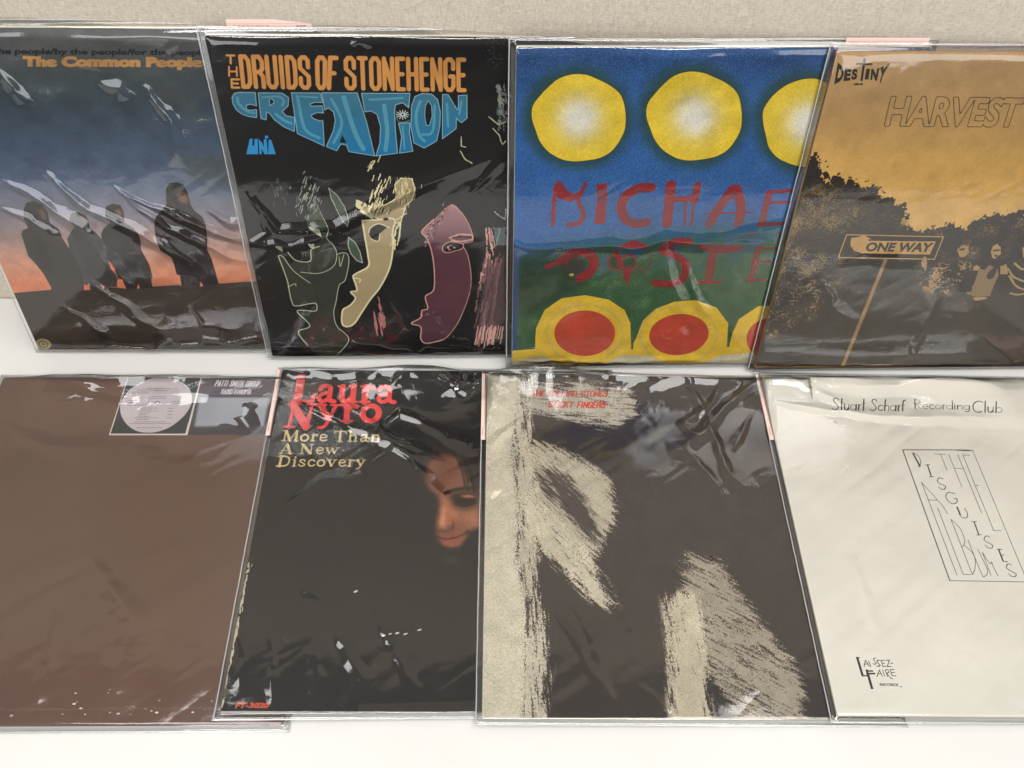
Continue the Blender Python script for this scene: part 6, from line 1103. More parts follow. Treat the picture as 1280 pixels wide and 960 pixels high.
['S',[140,104,62],0.292,[[-0.01,0.34],[28.55,-0.25]],{'blur':0.1}],
['K',[190,160,110],0.0,0.06],
['GR',0.02,0.08]],
'brown':[
['B',[97,73,61]],
['P',[94,66,46],[[[10.78,24.56],[22.94,24.59],[26.09,1.99],[20.77,2.01],[15.87,13.63]]],{'blur':2,'op':0.5}],
['P',[98,64,50],[[[9.07,6.9],[24.97,7.51],[25.16,0.84],[11.15,0.9]]],{'blur':1.5,'op':0.5}],
['P',[198,188,180],[[[12.25,32.9],[19.3,32.94],[19.38,25.96],[12.26,25.94]]],{}],
['P',[52,52,53],[[[12.31,32.9],[19.18,32.94],[19.14,26.13],[12.38,26.11]]],{}],
['P',[92,84,90],[[[19.33,32.94],[26.55,32.97],[26.44,30.47],[19.33,30.44]]],{}],
['P',[58,55,58],[[[19.33,30.44],[26.44,30.47],[26.43,26.01],[19.37,25.99]]],{}],
['P',[150,153,160],[[[19.56,30.25],[26.13,30.28],[26.13,26.95],[19.8,26.93]]],{'blur':0.1}],
['P',[120,122,128],[[[19.74,30.13],[21.09,30.14],[21.08,27.15],[19.91,27.0]]],{'blur':0.6,'op':0.5}],
['P',[66,63,66],[[[21.84,26.93],[22.14,27.23],[22.73,27.27],[23.62,27.01],[23.8,26.69],[21.77,26.69]]],{}],
['P',[50,47,50],[[[23.73,29.12],[23.77,29.54],[24.29,29.72],[24.92,29.62],[25.2,29.21],[25.01,28.76],[25.48,27.97],[25.74,26.7],[23.68,26.69],[23.72,27.16],[23.4,27.6],[23.17,27.82],[23.56,28.04],[24.01,28.19],[24.35,28.34],[24.06,28.64]]],{'sm':1}],
['P',[180,180,184],[[[23.73,29.12],[24.05,29.21],[24.48,28.86],[24.28,28.19],[23.95,27.89],[23.91,28.64]]],{'blur':0.05}],
['P',[175,175,180],[[[23.69,27.97],[24.04,28.04],[24.29,27.67],[24.81,26.94],[24.61,26.87],[24.07,27.52]]],{'blur':0.05}],
['P',[182,172,174],[[[13.65,31.93],[14.29,32.36],[14.99,32.57],[15.74,32.57],[16.78,32.37],[17.91,31.75],[18.62,30.89],[18.93,29.9],[18.92,29.07],[18.5,27.95],[17.65,26.92],[16.7,26.38],[15.79,26.22],[14.68,26.4],[13.68,27.05],[12.89,28.0],[12.46,29.04],[12.4,29.87],[12.69,30.87],[13.04,31.41]]],{'sm':1}],
['P',[110,104,106],[[[16.03,29.57],[16.04,29.53],[16.04,29.5],[16.03,29.47],[16.02,29.44],[16.0,29.41],[15.98,29.39],[15.95,29.37],[15.92,29.35],[15.88,29.34],[15.84,29.34],[15.81,29.34],[15.77,29.35],[15.73,29.37],[15.69,29.38],[15.66,29.41],[15.63,29.43],[15.6,29.46],[15.58,29.5],[15.56,29.53],[15.55,29.57],[15.54,29.6],[15.54,29.64],[15.55,29.67],[15.56,29.7],[15.58,29.73],[15.6,29.75],[15.63,29.77],[15.66,29.78],[15.7,29.79],[15.74,29.8],[15.78,29.79],[15.81,29.78],[15.85,29.77],[15.89,29.75],[15.92,29.73],[15.96,29.7],[15.98,29.67],[16.01,29.64],[16.02,29.6]]],{}],
['P',[186,177,178],[[[15.95,29.57],[15.95,29.55],[15.95,29.53],[15.95,29.51],[15.94,29.49],[15.93,29.47],[15.91,29.46],[15.89,29.45],[15.87,29.44],[15.85,29.43],[15.82,29.43],[15.8,29.43],[15.77,29.44],[15.75,29.45],[15.72,29.46],[15.7,29.47],[15.68,29.49],[15.66,29.51],[15.65,29.53],[15.64,29.55],[15.63,29.57],[15.63,29.59],[15.63,29.61],[15.63,29.63],[15.64,29.65],[15.66,29.66],[15.67,29.68],[15.69,29.69],[15.71,29.7],[15.73,29.7],[15.76,29.7],[15.78,29.7],[15.81,29.7],[15.83,29.69],[15.86,29.68],[15.88,29.67],[15.9,29.65],[15.92,29.63],[15.93,29.61],[15.94,29.59]]],{}],
['S',[128,120,124],0.071,[[14.45,31.22],[14.51,31.22]],{}],
['S',[128,120,124],0.071,[[14.6,31.22],[14.73,31.22]],{}],
['S',[128,120,124],0.071,[[14.81,31.22],[15.06,31.22]],{}],
['S',[128,120,124],0.073,[[15.13,31.22],[15.27,31.22]],{}],
['S',[128,120,124],0.071,[[15.32,31.22],[15.42,31.22]],{}],
['S',[128,120,124],0.069,[[15.49,31.22],[15.67,31.22]],{}],
['S',[128,120,124],0.069,[[15.76,31.22],[15.88,31.22]],{}],
['S',[128,120,124],0.069,[[15.92,31.22],[16.03,31.22]],{}],
['S',[128,120,124],0.069,[[16.12,31.22],[16.21,31.22]],{}],
['S',[128,120,124],0.069,[[16.28,31.23],[16.51,31.23]],{}],
['S',[128,120,124],0.068,[[16.55,31.23],[16.72,31.23]],{}],
['S',[128,120,124],0.069,[[14.87,30.99],[14.97,30.99]],{}],
['S',[128,120,124],0.071,[[15.04,30.99],[15.27,30.99]],{}],
['S',[128,120,124],0.073,[[15.31,30.99],[15.46,30.99]],{}],
['S',[128,120,124],0.071,[[15.55,30.99],[15.73,30.99]],{}],
['S',[128,120,124],0.073,[[15.79,30.99],[15.88,30.99]],{}],
['S',[128,120,124],0.073,[[15.95,30.99],[16.07,30.99]],{}],
['S',[128,120,124],0.069,[[16.14,30.99],[16.26,30.99]],{}],
['S',[128,120,124],0.069,[[16.35,30.99],[16.41,30.99]],{}],
['S',[128,120,124],0.069,[[15.06,30.33],[15.22,30.33]],{}],
['S',[128,120,124],0.069,[[15.27,30.33],[15.41,30.33]],{}],
['S',[128,120,124],0.071,[[15.47,30.33],[15.65,30.33]],{}],
['S',[128,120,124],0.073,[[15.71,30.33],[15.85,30.33]],{}],
['S',[128,120,124],0.071,[[15.93,30.33],[16.06,30.33]],{}],
['S',[128,120,124],0.071,[[16.15,30.33],[16.23,30.33]],{}],
['S',[128,120,124],0.068,[[16.32,30.33],[16.36,30.33]],{}],
['S',[128,120,124],0.069,[[14.87,30.11],[15.04,30.11]],{}],
['S',[128,120,124],0.069,[[15.11,30.11],[15.24,30.11]],{}],
['S',[128,120,124],0.069,[[15.27,30.11],[15.34,30.11]],{}],
['S',[128,120,124],0.069,[[15.42,30.11],[15.57,30.11]],{}],
['S',[128,120,124],0.069,[[15.65,30.11],[15.89,30.12]],{}],
['S',[128,120,124],0.071,[[15.97,30.12],[16.03,30.12]],{}],
['S',[128,120,124],0.071,[[16.08,30.12],[16.25,30.12]],{}],
['S',[128,120,124],0.069,[[16.3,30.12],[16.49,30.12]],{}],
['S',[128,120,124],0.071,[[13.14,29.83],[13.35,29.83]],{}],
['S',[128,120,124],0.069,[[13.42,29.83],[13.63,29.83]],{}],
['S',[128,120,124],0.071,[[13.68,29.83],[13.79,29.83]],{}],
['S',[128,120,124],0.069,[[13.85,29.83],[13.87,29.83]],{}],
['S',[128,120,124],0.069,[[13.14,29.59],[13.22,29.59]],{}],
['S',[128,120,124],0.069,[[13.27,29.59],[13.39,29.59]],{}],
['S',[128,120,124],0.071,[[13.44,29.59],[13.52,29.59]],{}],
['S',[128,120,124],0.071,[[13.58,29.59],[13.72,29.59]],{}],
['S',[128,120,124],0.069,[[13.8,29.59],[14.01,29.59]],{}],
['S',[128,120,124],0.069,[[14.08,29.59],[14.21,29.59]],{}],
['S',[128,120,124],0.069,[[14.3,29.59],[14.3,29.59]],{}],
['S',[128,120,124],0.069,[[13.11,29.32],[13.32,29.32]],{}],
['S',[128,120,124],0.069,[[13.41,29.32],[13.47,29.32]],{}],
['S',[128,120,124],0.069,[[13.56,29.32],[13.66,29.32]],{}],
['S',[128,120,124],0.069,[[13.73,29.32],[13.93,29.32]],{}],
['S',[128,120,124],0.071,[[14.01,29.32],[14.09,29.32]],{}],
['S',[128,120,124],0.071,[[14.16,29.32],[14.22,29.32]],{}],
['S',[128,120,124],0.069,[[14.28,29.32],[14.49,29.32]],{}],
['S',[128,120,124],0.069,[[14.55,29.32],[14.72,29.32]],{}],
['S',[128,120,124],0.068,[[14.8,29.32],[15.01,29.32]],{}],
['S',[128,120,124],0.069,[[15.09,29.32],[15.14,29.32]],{}],
['S',[128,120,124],0.068,[[15.2,29.32],[15.28,29.32]],{}],
['S',[128,120,124],0.069,[[17.19,29.73],[17.35,29.73]],{}],
['S',[128,120,124],0.068,[[17.42,29.73],[17.63,29.73]],{}],
['S',[128,120,124],0.069,[[17.73,29.73],[17.8,29.73]],{}],
['S',[128,120,124],0.071,[[17.85,29.73],[17.87,29.73]],{}],
['S',[128,120,124],0.069,[[17.19,29.48],[17.28,29.48]],{}],
['S',[128,120,124],0.068,[[17.35,29.48],[17.43,29.48]],{}],
['S',[128,120,124],0.068,[[17.52,29.48],[17.73,29.49]],{}],
['S',[128,120,124],0.071,[[17.77,29.49],[17.92,29.49]],{}],
['S',[128,120,124],0.068,[[18.01,29.49],[18.22,29.49]],{}],
['S',[128,120,124],0.069,[[14.45,28.98],[14.53,28.98]],{}],
['S',[128,120,124],0.069,[[14.62,28.98],[14.85,28.98]],{}],
['S',[128,120,124],0.069,[[14.9,28.98],[15.03,28.98]],{}],
['S',[128,120,124],0.069,[[15.11,28.98],[15.32,28.98]],{}],
['S',[128,120,124],0.068,[[15.37,28.98],[15.55,28.98]],{}],
['S',[128,120,124],0.068,[[15.63,28.98],[15.79,28.98]],{}],
['S',[128,120,124],0.069,[[15.83,28.98],[15.89,28.98]],{}],
['S',[128,120,124],0.069,[[14.5,28.8],[14.7,28.8]],{}],
['S',[128,120,124],0.069,[[14.74,28.8],[14.79,28.8]],{}],
['S',[128,120,124],0.069,[[14.85,28.8],[14.91,28.8]],{}],
['S',[128,120,124],0.069,[[14.95,28.8],[15.01,28.8]],{}],
['S',[128,120,124],0.069,[[15.08,28.8],[15.26,28.8]],{}],
['S',[128,120,124],0.071,[[15.32,28.8],[15.4,28.8]],{}],
['S',[128,120,124],0.069,[[14.36,28.63],[14.52,28.63]],{}],
['S',[128,120,124],0.069,[[14.61,28.63],[14.85,28.63]],{}],
['S',[128,120,124],0.069,[[14.9,28.63],[14.95,28.63]],{}],
['S',[128,120,124],0.069,[[15.04,28.63],[15.27,28.63]],{}],
['S',[128,120,124],0.069,[[15.33,28.63],[15.53,28.64]],{}],
['S',[128,120,124],0.068,[[15.62,28.64],[15.78,28.64]],{}],
['S',[128,120,124],0.068,[[15.87,28.64],[15.93,28.64]],{}],
['S',[128,120,124],0.068,[[15.98,28.64],[16.02,28.64]],{}],
['S',[128,120,124],0.069,[[14.41,28.42],[14.63,28.42]],{}],
['S',[128,120,124],0.069,[[14.67,28.42],[14.85,28.42]],{}],
['S',[128,120,124],0.068,[[14.89,28.42],[15.01,28.43]],{}],
['S',[128,120,124],0.069,[[15.07,28.43],[15.15,28.43]],{}],
['S',[128,120,124],0.069,[[15.22,28.43],[15.37,28.43]],{}],
['S',[128,120,124],0.069,[[14.39,28.24],[14.58,28.25]],{}],
['S',[128,120,124],0.068,[[14.63,28.25],[14.71,28.25]],{}],
['S',[128,120,124],0.069,[[14.77,28.25],[14.89,28.25]],{}],
['S',[128,120,124],0.071,[[14.94,28.25],[15.06,28.25]],{}],
['S',[128,120,124],0.069,[[14.38,28.04],[14.45,28.04]],{}],
['S',[128,120,124],0.068,[[14.51,28.04],[14.6,28.04]],{}],
['S',[128,120,124],0.069,[[14.67,28.04],[14.77,28.04]],{}],
['S',[128,120,124],0.066,[[14.83,28.04],[15.06,28.04]],{}],
['S',[128,120,124],0.066,[[15.12,28.04],[15.29,28.04]],{}],
['S',[128,120,124],0.066,[[15.37,28.04],[15.41,28.04]],{}],
['S',[128,120,124],0.066,[[14.13,27.86],[14.32,27.86]],{}],
['S',[128,120,124],0.066,[[14.41,27.86],[14.58,27.86]],{}],
['S',[128,120,124],0.069,[[14.63,27.86],[14.81,27.86]],{}],
['S',[128,120,124],0.069,[[14.89,27.86],[15.06,27.86]],{}],
['S',[128,120,124],0.069,[[15.11,27.86],[15.34,27.86]],{}],
['S',[128,120,124],0.068,[[15.43,27.86],[15.56,27.86]],{}],
['S',[128,120,124],0.069,[[15.64,27.86],[15.69,27.86]],{}],
['S',[128,120,124],0.069,[[15.79,27.87],[15.99,27.87]],{}],
['S',[128,120,124],0.069,[[16.07,27.87],[16.17,27.87]],{}],
['S',[128,120,124],0.069,[[14.35,27.68],[14.46,27.68]],{}],
['S',[128,120,124],0.069,[[14.51,27.68],[14.67,27.68]],{}],
['S',[128,120,124],0.068,[[14.71,27.68],[14.93,27.69]],{}],
['S',[128,120,124],0.069,[[15.0,27.69],[15.13,27.69]],{}],
['S',[128,120,124],0.068,[[15.17,27.69],[15.35,27.69]],{}],
['S',[128,120,124],0.068,[[16.96,28.61],[17.13,28.61]],{}],
['S',[128,120,124],0.071,[[17.18,28.61],[17.38,28.61]],{}],
['S',[128,120,124],0.066,[[16.99,28.24],[17.2,28.24]],{}],
['S',[128,120,124],0.066,[[17.27,28.24],[17.37,28.24]],{}],
['S',[128,120,124],0.066,[[17.44,28.24],[17.45,28.24]],{}],
['S',[128,120,124],0.068,[[17.01,27.87],[17.22,27.87]],{}],
['S',[128,120,124],0.068,[[17.29,27.87],[17.5,27.87]],{}],
['S',[128,120,124],0.068,[[17.01,28.94],[17.08,28.94]],{}],
['S',[128,120,124],0.069,[[17.15,28.94],[17.26,28.94]],{}],
['S',[128,120,124],0.068,[[17.34,28.94],[17.43,28.94]],{}],
['S',[128,120,124],0.066,[[14.18,27.42],[14.4,27.42]],{}],
['S',[128,120,124],0.066,[[14.44,27.42],[14.59,27.42]],{}],
['S',[128,120,124],0.066,[[14.65,27.42],[14.7,27.42]],{}],
['S',[128,120,124],0.066,[[14.78,27.42],[14.94,27.42]],{}],
['S',[128,120,124],0.069,[[15.03,27.42],[15.19,27.42]],{}],
['S',[128,120,124],0.068,[[15.25,27.42],[15.49,27.42]],{}],
['S',[128,120,124],0.068,[[15.53,27.42],[15.59,27.42]],{}],
['S',[128,120,124],0.068,[[15.67,27.42],[15.79,27.42]],{}],
['S',[128,120,124],0.069,[[15.84,27.42],[16.06,27.42]],{}],
['S',[128,120,124],0.068,[[16.11,27.43],[16.33,27.43]],{}],
['S',[128,120,124],0.069,[[16.41,27.43],[16.52,27.43]],{}],
['S',[128,120,124],0.068,[[16.56,27.43],[16.65,27.43]],{}],
['S',[128,120,124],0.068,[[16.75,27.43],[16.87,27.43]],{}],
['S',[128,120,124],0.068,[[16.92,27.43],[17.02,27.43]],{}],
['S',[128,120,124],0.069,[[13.87,27.23],[13.95,27.23]],{}],
['S',[128,120,124],0.063,[[14.03,27.23],[14.1,27.23]],{}],
['S',[128,120,124],0.066,[[14.2,27.23],[14.35,27.23]],{}],
['S',[128,120,124],0.066,[[14.39,27.23],[14.61,27.23]],{}],
['S',[128,120,124],0.066,[[14.67,27.23],[14.86,27.23]],{}],
['S',[128,120,124],0.066,[[14.92,27.23],[14.99,27.23]],{}],
['S',[128,120,124],0.066,[[15.03,27.23],[15.11,27.23]],{}],
['S',[128,120,124],0.069,[[15.15,27.23],[15.21,27.23]],{}],
['S',[128,120,124],0.069,[[15.25,27.23],[15.48,27.23]],{}],
['S',[128,120,124],0.068,[[15.52,27.23],[15.67,27.23]],{}],
['S',[128,120,124],0.069,[[15.71,27.23],[15.8,27.23]],{}],
['S',[128,120,124],0.069,[[15.88,27.23],[16.11,27.23]],{}],
['S',[128,120,124],0.069,[[16.17,27.24],[16.22,27.24]],{}],
['S',[128,120,124],0.068,[[16.32,27.24],[16.37,27.24]],{}],
['S',[128,120,124],0.068,[[16.43,27.24],[16.58,27.24]],{}],
['S',[128,120,124],0.069,[[16.67,27.24],[16.88,27.24]],{}],
['S',[128,120,124],0.066,[[16.95,27.24],[17.08,27.24]],{}],
['S',[128,120,124],0.066,[[17.16,27.24],[17.38,27.24]],{}],
['S',[128,120,124],0.066,[[17.46,27.24],[17.52,27.24]],{}],
['S',[128,120,124],0.066,[[14.58,26.78],[14.69,26.78]],{}],
['S',[128,120,124],0.066,[[14.75,26.78],[14.89,26.78]],{}],
['S',[128,120,124],0.066,[[14.98,26.78],[15.07,26.78]],{}],
['S',[128,120,124],0.066,[[15.15,26.78],[15.27,26.78]],{}],
['S',[128,120,124],0.066,[[15.35,26.78],[15.43,26.78]],{}],
['S',[128,120,124],0.066,[[15.5,26.78],[15.57,26.78]],{}],
['S',[128,120,124],0.069,[[15.61,26.78],[15.84,26.78]],{}],
['S',[128,120,124],0.068,[[15.9,26.78],[16.11,26.78]],{}],
['S',[128,120,124],0.068,[[16.18,26.78],[16.24,26.78]],{}],
['S',[128,120,124],0.068,[[16.32,26.78],[16.38,26.78]],{}],
['S',[128,120,124],0.069,[[16.46,26.78],[16.51,26.78]],{}],
['S',[128,120,124],0.068,[[16.59,26.79],[16.67,26.79]],{}],
['S',[128,120,124],0.068,[[16.72,26.79],[16.85,26.79]],{}],
['G',[205,198,202],'block','PATTI SMITH GROUP',[[20.79,32.28],[25.04,32.2],[24.94,31.48],[20.66,31.52]],0.5,{}],
['G',[205,198,202],'block','RADIO ETHIOPIA',[[21.49,31.22],[24.32,31.17],[24.27,30.58],[21.44,30.6]],0.5,{}],
['S',[150,120,105],0.095,[[7.41,1.6],[31.47,1.74]],{'rough':0.1,'op':0.25}],
['KB',[225,210,200],1.6,0.06,40],
['K',[180,160,145],0.0,0.06]],
'black':[
['B',[25,21,18]],
['P',[26,21,17],[[[-0.09,12.72],[20.92,12.71],[20.86,-0.12],[0.95,0.02]]],{'blur':2.5,'op':0.8}],
['P',[128,78,56],[[[15.03,22.17],[16.11,23.05],[17.53,22.77],[18.36,21.13],[19.17,19.64],[19.68,17.97],[19.69,15.7],[18.74,15.33],[18.65,14.75],[17.91,13.91],[16.78,13.91],[16.01,14.54],[15.82,15.48],[15.78,16.65],[16.09,17.74],[15.86,18.62],[15.15,19.29],[14.76,20.66]]],{'blur':0.22}],
['P',[84,48,34],[[[14.83,22.29],[16.1,23.12],[17.53,22.77],[17.96,21.13],[16.41,19.75],[15.46,19.07],[14.72,20.2]]],{'blur':0.6,'op':0.65}],
['P',[172,104,70],[[[16.25,18.63],[16.92,19.07],[17.64,17.74],[17.85,16.66],[17.3,15.69],[16.16,15.59],[15.95,16.22],[16.3,17.3]]],{'blur':0.3,'op':0.75}],
['P',[180,118,84],[[[18.22,17.53],[19.39,17.31],[19.59,15.91],[18.64,15.69],[17.85,16.66]]],{'blur':0.35,'op':0.7}],
['P',[220,150,105],[[[16.51,16.18],[16.5,16.11],[16.5,16.04],[16.48,15.97],[16.46,15.91],[16.44,15.85],[16.41,15.8],[16.37,15.76],[16.34,15.74],[16.3,15.72],[16.25,15.71],[16.21,15.72],[16.17,15.74],[16.13,15.76],[16.09,15.8],[16.06,15.85],[16.03,15.91],[16.01,15.97],[15.99,16.04],[15.98,16.11],[15.97,16.18],[15.97,16.26],[15.98,16.33],[15.99,16.4],[16.01,16.46],[16.04,16.52],[16.07,16.56],[16.1,16.6],[16.14,16.63],[16.18,16.65],[16.22,16.65],[16.26,16.65],[16.31,16.63],[16.35,16.6],[16.38,16.56],[16.42,16.52],[16.45,16.46],[16.47,16.4],[16.49,16.33],[16.5,16.26]]],{'blur':0.2,'op':0.7}],
['P',[30,18,12],[[[17.13,18.74],[18.0,19.08],[18.98,18.86],[19.19,18.08],[18.22,17.79],[17.44,18.07]]],{'blur':0.14}],
['P',[120,68,44],[[[17.81,18.85],[18.59,19.03],[19.22,18.77],[18.99,18.59],[18.2,18.63]]],{'blur':0.06}],
['S',[24,14,10],0.301,[[16.53,19.07],[17.6,19.41],[19.17,19.58]],{'sm':1,'blur':0.08}],
['S',[40,18,12],0.195,[[15.96,14.85],[16.76,14.64],[17.7,14.85],[18.6,15.33]],{'sm':1,'blur':0.05}],
['P',[134,66,50],[[[16.0,14.85],[16.75,15.04],[17.22,15.12],[18.55,15.29],[17.7,14.87],[16.76,14.66]]],{'blur':0.06}],
['P',[140,74,54],[[[16.29,14.49],[17.33,14.54],[18.46,15.0],[18.0,14.12],[17.16,13.87],[16.5,14.08]]],{'blur':0.1}],
['P',[70,34,22],[[[17.03,15.33],[17.02,15.31],[17.0,15.29],[16.97,15.27],[16.92,15.25],[16.86,15.23],[16.79,15.21],[16.72,15.2],[16.64,15.19],[16.55,15.19],[16.46,15.18],[16.37,15.19],[16.29,15.19],[16.2,15.2],[16.13,15.21],[16.06,15.23],[16.0,15.25],[15.95,15.26],[15.92,15.29],[15.89,15.31],[15.89,15.33],[15.89,15.35],[15.91,15.38],[15.95,15.4],[15.99,15.42],[16.05,15.44],[16.12,15.45],[16.19,15.46],[16.28,15.47],[16.36,15.48],[16.45,15.48],[16.54,15.48],[16.63,15.47],[16.71,15.46],[16.79,15.45],[16.86,15.44],[16.91,15.42],[16.96,15.4],[17.0,15.38],[17.02,15.36]]],{'blur':0.12,'op':0.7}],
['P',[28,20,16],[[[17.52,22.89],[18.54,22.54],[19.96,21.84],[19.96,19.53],[19.17,19.71],[18.36,21.25]]],{'blur':0.4}],
['P',[20,15,12],[[[18.74,15.17],[19.97,15.59],[19.98,13.3],[17.93,13.1],[18.1,13.81]]],{'blur':0.3}],
['P',[84,70,58],[[[16.45,12.79],[17.93,12.99],[17.75,12.53],[16.64,12.39]]],{'blur':0.25,'op':0.5}],
['G',[214,66,62],'serif','Laura',[[1.77,31.69],[11.4,31.64],[11.47,28.67],[1.77,28.73]],1.22,{}],
['G',[214,66,62],'serif','N',[[1.61,28.6],[4.45,28.54],[4.18,25.79],[1.54,25.86]],1.2,{}],
['G',[214,66,62],'serif','yro',[[4.15,28.58],[10.32,28.56],[10.39,25.83],[4.45,25.79]],1.2,{}],
['G',[198,178,124],'serif','More Than',[[1.54,25.51],[10.55,25.5],[10.52,24.33],[1.55,24.37]],1.05,{}],
['G',[198,178,124],'serif','A New',[[1.54,24.08],[6.85,24.05],[6.86,23.01],[1.5,23.03]],1.05,{}],
['G',[198,178,124],'serif','Discovery',[[1.53,22.79],[9.3,22.79],[9.33,21.46],[1.47,21.43]],1.05,{}],
['T',[205,84,52],'FT-3020',[[1.59,1.26],[4.06,1.25],[4.05,0.84],[1.56,0.86]],{'bold':0.05,'sh':0.15}],
['P',[46,26,18],[[[16.79,19.03],[18.0,19.35],[19.37,19.49],[19.48,17.97],[18.42,17.35],[17.45,17.63],[16.95,18.18]]],{'blur':0.28,'op':0.75}],
['P',[22,14,10],[[[17.39,18.36],[18.21,18.59],[19.11,18.45],[18.99,18.06],[18.22,17.88],[17.59,18.01]]],{'blur':0.07}],
['P',[168,104,72],[[[17.81,18.76],[18.59,18.9],[19.18,18.68],[18.95,18.54],[18.21,18.56]]],{'blur':0.06,'op':0.8}],
['P',[206,140,98],[[[16.58,16.87],[16.58,16.72],[16.58,16.58],[16.57,16.44],[16.55,16.31],[16.53,16.2],[16.51,16.11],[16.48,16.03],[16.45,15.97],[16.42,15.94],[16.38,15.93],[16.34,15.94],[16.31,15.97],[16.27,16.03],[16.24,16.1],[16.21,16.2],[16.18,16.31],[16.16,16.44],[16.14,16.58],[16.13,16.72],[16.12,16.87],[16.12,17.02],[16.12,17.16],[16.13,17.3],[16.14,17.43],[16.16,17.55],[16.19,17.65],[16.22,17.72],[16.25,17.78],[16.28,17.82],[16.32,17.83],[16.35,17.82],[16.39,17.78],[16.43,17.72],[16.46,17.65],[16.49,17.55],[16.52,17.43],[16.54,17.3],[16.56,17.17],[16.57,17.02]]],{'blur':0.16,'op':0.75}],
['P',[70,40,28],[[[17.18,16.87],[17.49,15.91],[17.03,15.33],[16.83,15.59],[17.2,16.12]]],{'blur':0.14,'op':0.6}],
['P',[25,20,17],[[[14.45,19.74],[15.76,18.85],[15.84,16.65],[15.7,15.37],[14.67,14.95]]],{'blur':0.35,'op':0.85}],
['S',[64,38,26],0.13,[[19.37,22.76],[20.0,21.35],[20.34,19.29]],{'sm':1,'op':0.6,'blur':0.04}],
['S',[22,15,12],0.065,[[17.71,22.55],[18.24,21.14],[18.62,19.09]],{'sm':1,'op':0.6,'blur':0.04}],
['S',[22,15,12],0.123,[[18.95,22.92],[19.65,21.51],[19.73,19.44]],{'sm':1,'op':0.6,'blur':0.04}],
['S',[64,38,26],0.089,[[18.55,23.01],[19.02,21.6],[19.64,19.53]],{'sm':1,'op':0.6,'blur':0.04}],
['S',[22,15,12],0.115,[[18.2,22.56],[18.87,21.16],[18.99,19.1]],{'sm':1,'op':0.6,'blur':0.04}],
['S',[22,15,12],0.075,[[17.39,22.72],[18.04,21.32],[18.3,19.26]],{'sm':1,'op':0.6,'blur':0.04}],
['S',[64,38,26],0.098,[[18.4,22.57],[18.89,21.16],[19.18,19.11]],{'sm':1,'op':0.6,'blur':0.04}],
['S',[22,15,12],0.106,[[18.44,22.77],[18.99,21.36],[19.41,19.3]],{'sm':1,'op':0.6,'blur':0.04}],
['S',[22,15,12],0.114,[[18.11,22.72],[18.61,21.31],[18.98,19.25]],{'sm':1,'op':0.6,'blur':0.04}],
['S',[64,38,26],0.083,[[18.34,22.69],[18.94,21.28],[19.31,19.22]],{'sm':1,'op':0.6,'blur':0.04}],
['S',[22,15,12],0.106,[[19.21,22.85],[19.71,21.43],[20.11,19.37]],{'sm':1,'op':0.6,'blur':0.04}],
['S',[22,15,12],0.095,[[17.63,22.57],[18.3,21.17],[18.54,19.12]],{'sm':1,'op':0.6,'blur':0.04}],
['S',[64,38,26],0.086,[[19.23,22.83],[19.82,21.41],[20.27,19.35]],{'sm':1,'op':0.6,'blur':0.04}],
['S',[22,15,12],0.07,[[19.14,22.73],[19.73,21.32],[19.94,19.26]],{'sm':1,'op':0.6,'blur':0.04}],
['S',[22,15,12],0.098,[[18.85,22.59],[19.45,21.18],[19.59,19.13]],{'sm':1,'op':0.6,'blur':0.04}],
['S',[64,38,26],0.107,[[18.42,22.95],[18.97,21.54],[19.45,19.47]],{'sm':1,'op':0.6,'blur':0.04}],
['S',[22,15,12],0.109,[[17.33,22.96],[17.92,21.54],[18.3,19.48]],{'sm':1,'op':0.6,'blur':0.04}],
['S',[22,15,12],0.117,[[19.1,22.79],[19.68,21.37],[20.17,19.31]],{'sm':1,'op':0.6,'blur':0.04}],
['S',[64,38,26],0.088,[[18.7,22.95],[19.37,21.53],[19.56,19.47]],{'sm':1,'op':0.6,'blur':0.04}],
['S',[22,15,12],0.09,[[17.64,22.79],[18.26,21.38],[18.56,19.32]],{'sm':1,'op':0.6,'blur':0.04}],
['S',[22,15,12],0.092,[[17.8,22.82],[18.49,21.41],[18.93,19.34]],{'sm':1,'op':0.6,'blur':0.04}],
['S',[64,38,26],0.112,[[18.61,22.98],[19.23,21.56],[19.65,19.5]],{'sm':1,'op':0.6,'blur':0.04}],
['S',[22,15,12],0.106,[[17.99,22.99],[18.49,21.57],[19.02,19.5]],{'sm':1,'op':0.6,'blur':0.04}],
['S',[22,15,12],0.128,[[18.99,22.82],[19.49,21.41],[20.07,19.35]],{'sm':1,'op':0.6,'blur':0.04}],
['S',[64,38,26],0.113,[[18.26,22.65],[18.96,21.24],[19.37,19.19]],{'sm':1,'op':0.6,'blur':0.04}],
['S',[22,15,12],0.1,[[17.31,23.0],[17.79,21.59],[18.32,19.52]],{'sm':1,'op':0.6,'blur':0.04}],
['S',[22,15,12],0.095,[[18.41,22.7],[18.94,21.29],[19.51,19.23]],{'sm':1,'op':0.6,'blur':0.04}],
['S',[64,38,26],0.073,[[18.84,23.01],[19.45,21.6],[19.66,19.53]],{'sm':1,'op':0.6,'blur':0.04}],
['S',[22,15,12],0.087,[[18.13,22.64],[18.82,21.24],[19.14,19.18]],{'sm':1,'op':0.6,'blur':0.04}],
['S',[22,15,12],0.091,[[18.45,22.93],[19.09,21.52],[19.56,19.45]],{'sm':1,'op':0.6,'blur':0.04}],
['S',[64,38,26],0.112,[[17.38,22.95],[18.06,21.53],[18.17,19.47]],{'sm':1,'op':0.6,'blur':0.04}],
['S',[22,15,12],0.109,[[19.07,22.64],[19.6,21.24],[19.95,19.18]],{'sm':1,'op':0.6,'blur':0.04}],
['S',[22,15,12],0.086,[[18.04,22.61],[18.58,21.21],[19.14,19.15]],{'sm':1,'op':0.6,'blur':0.04}],
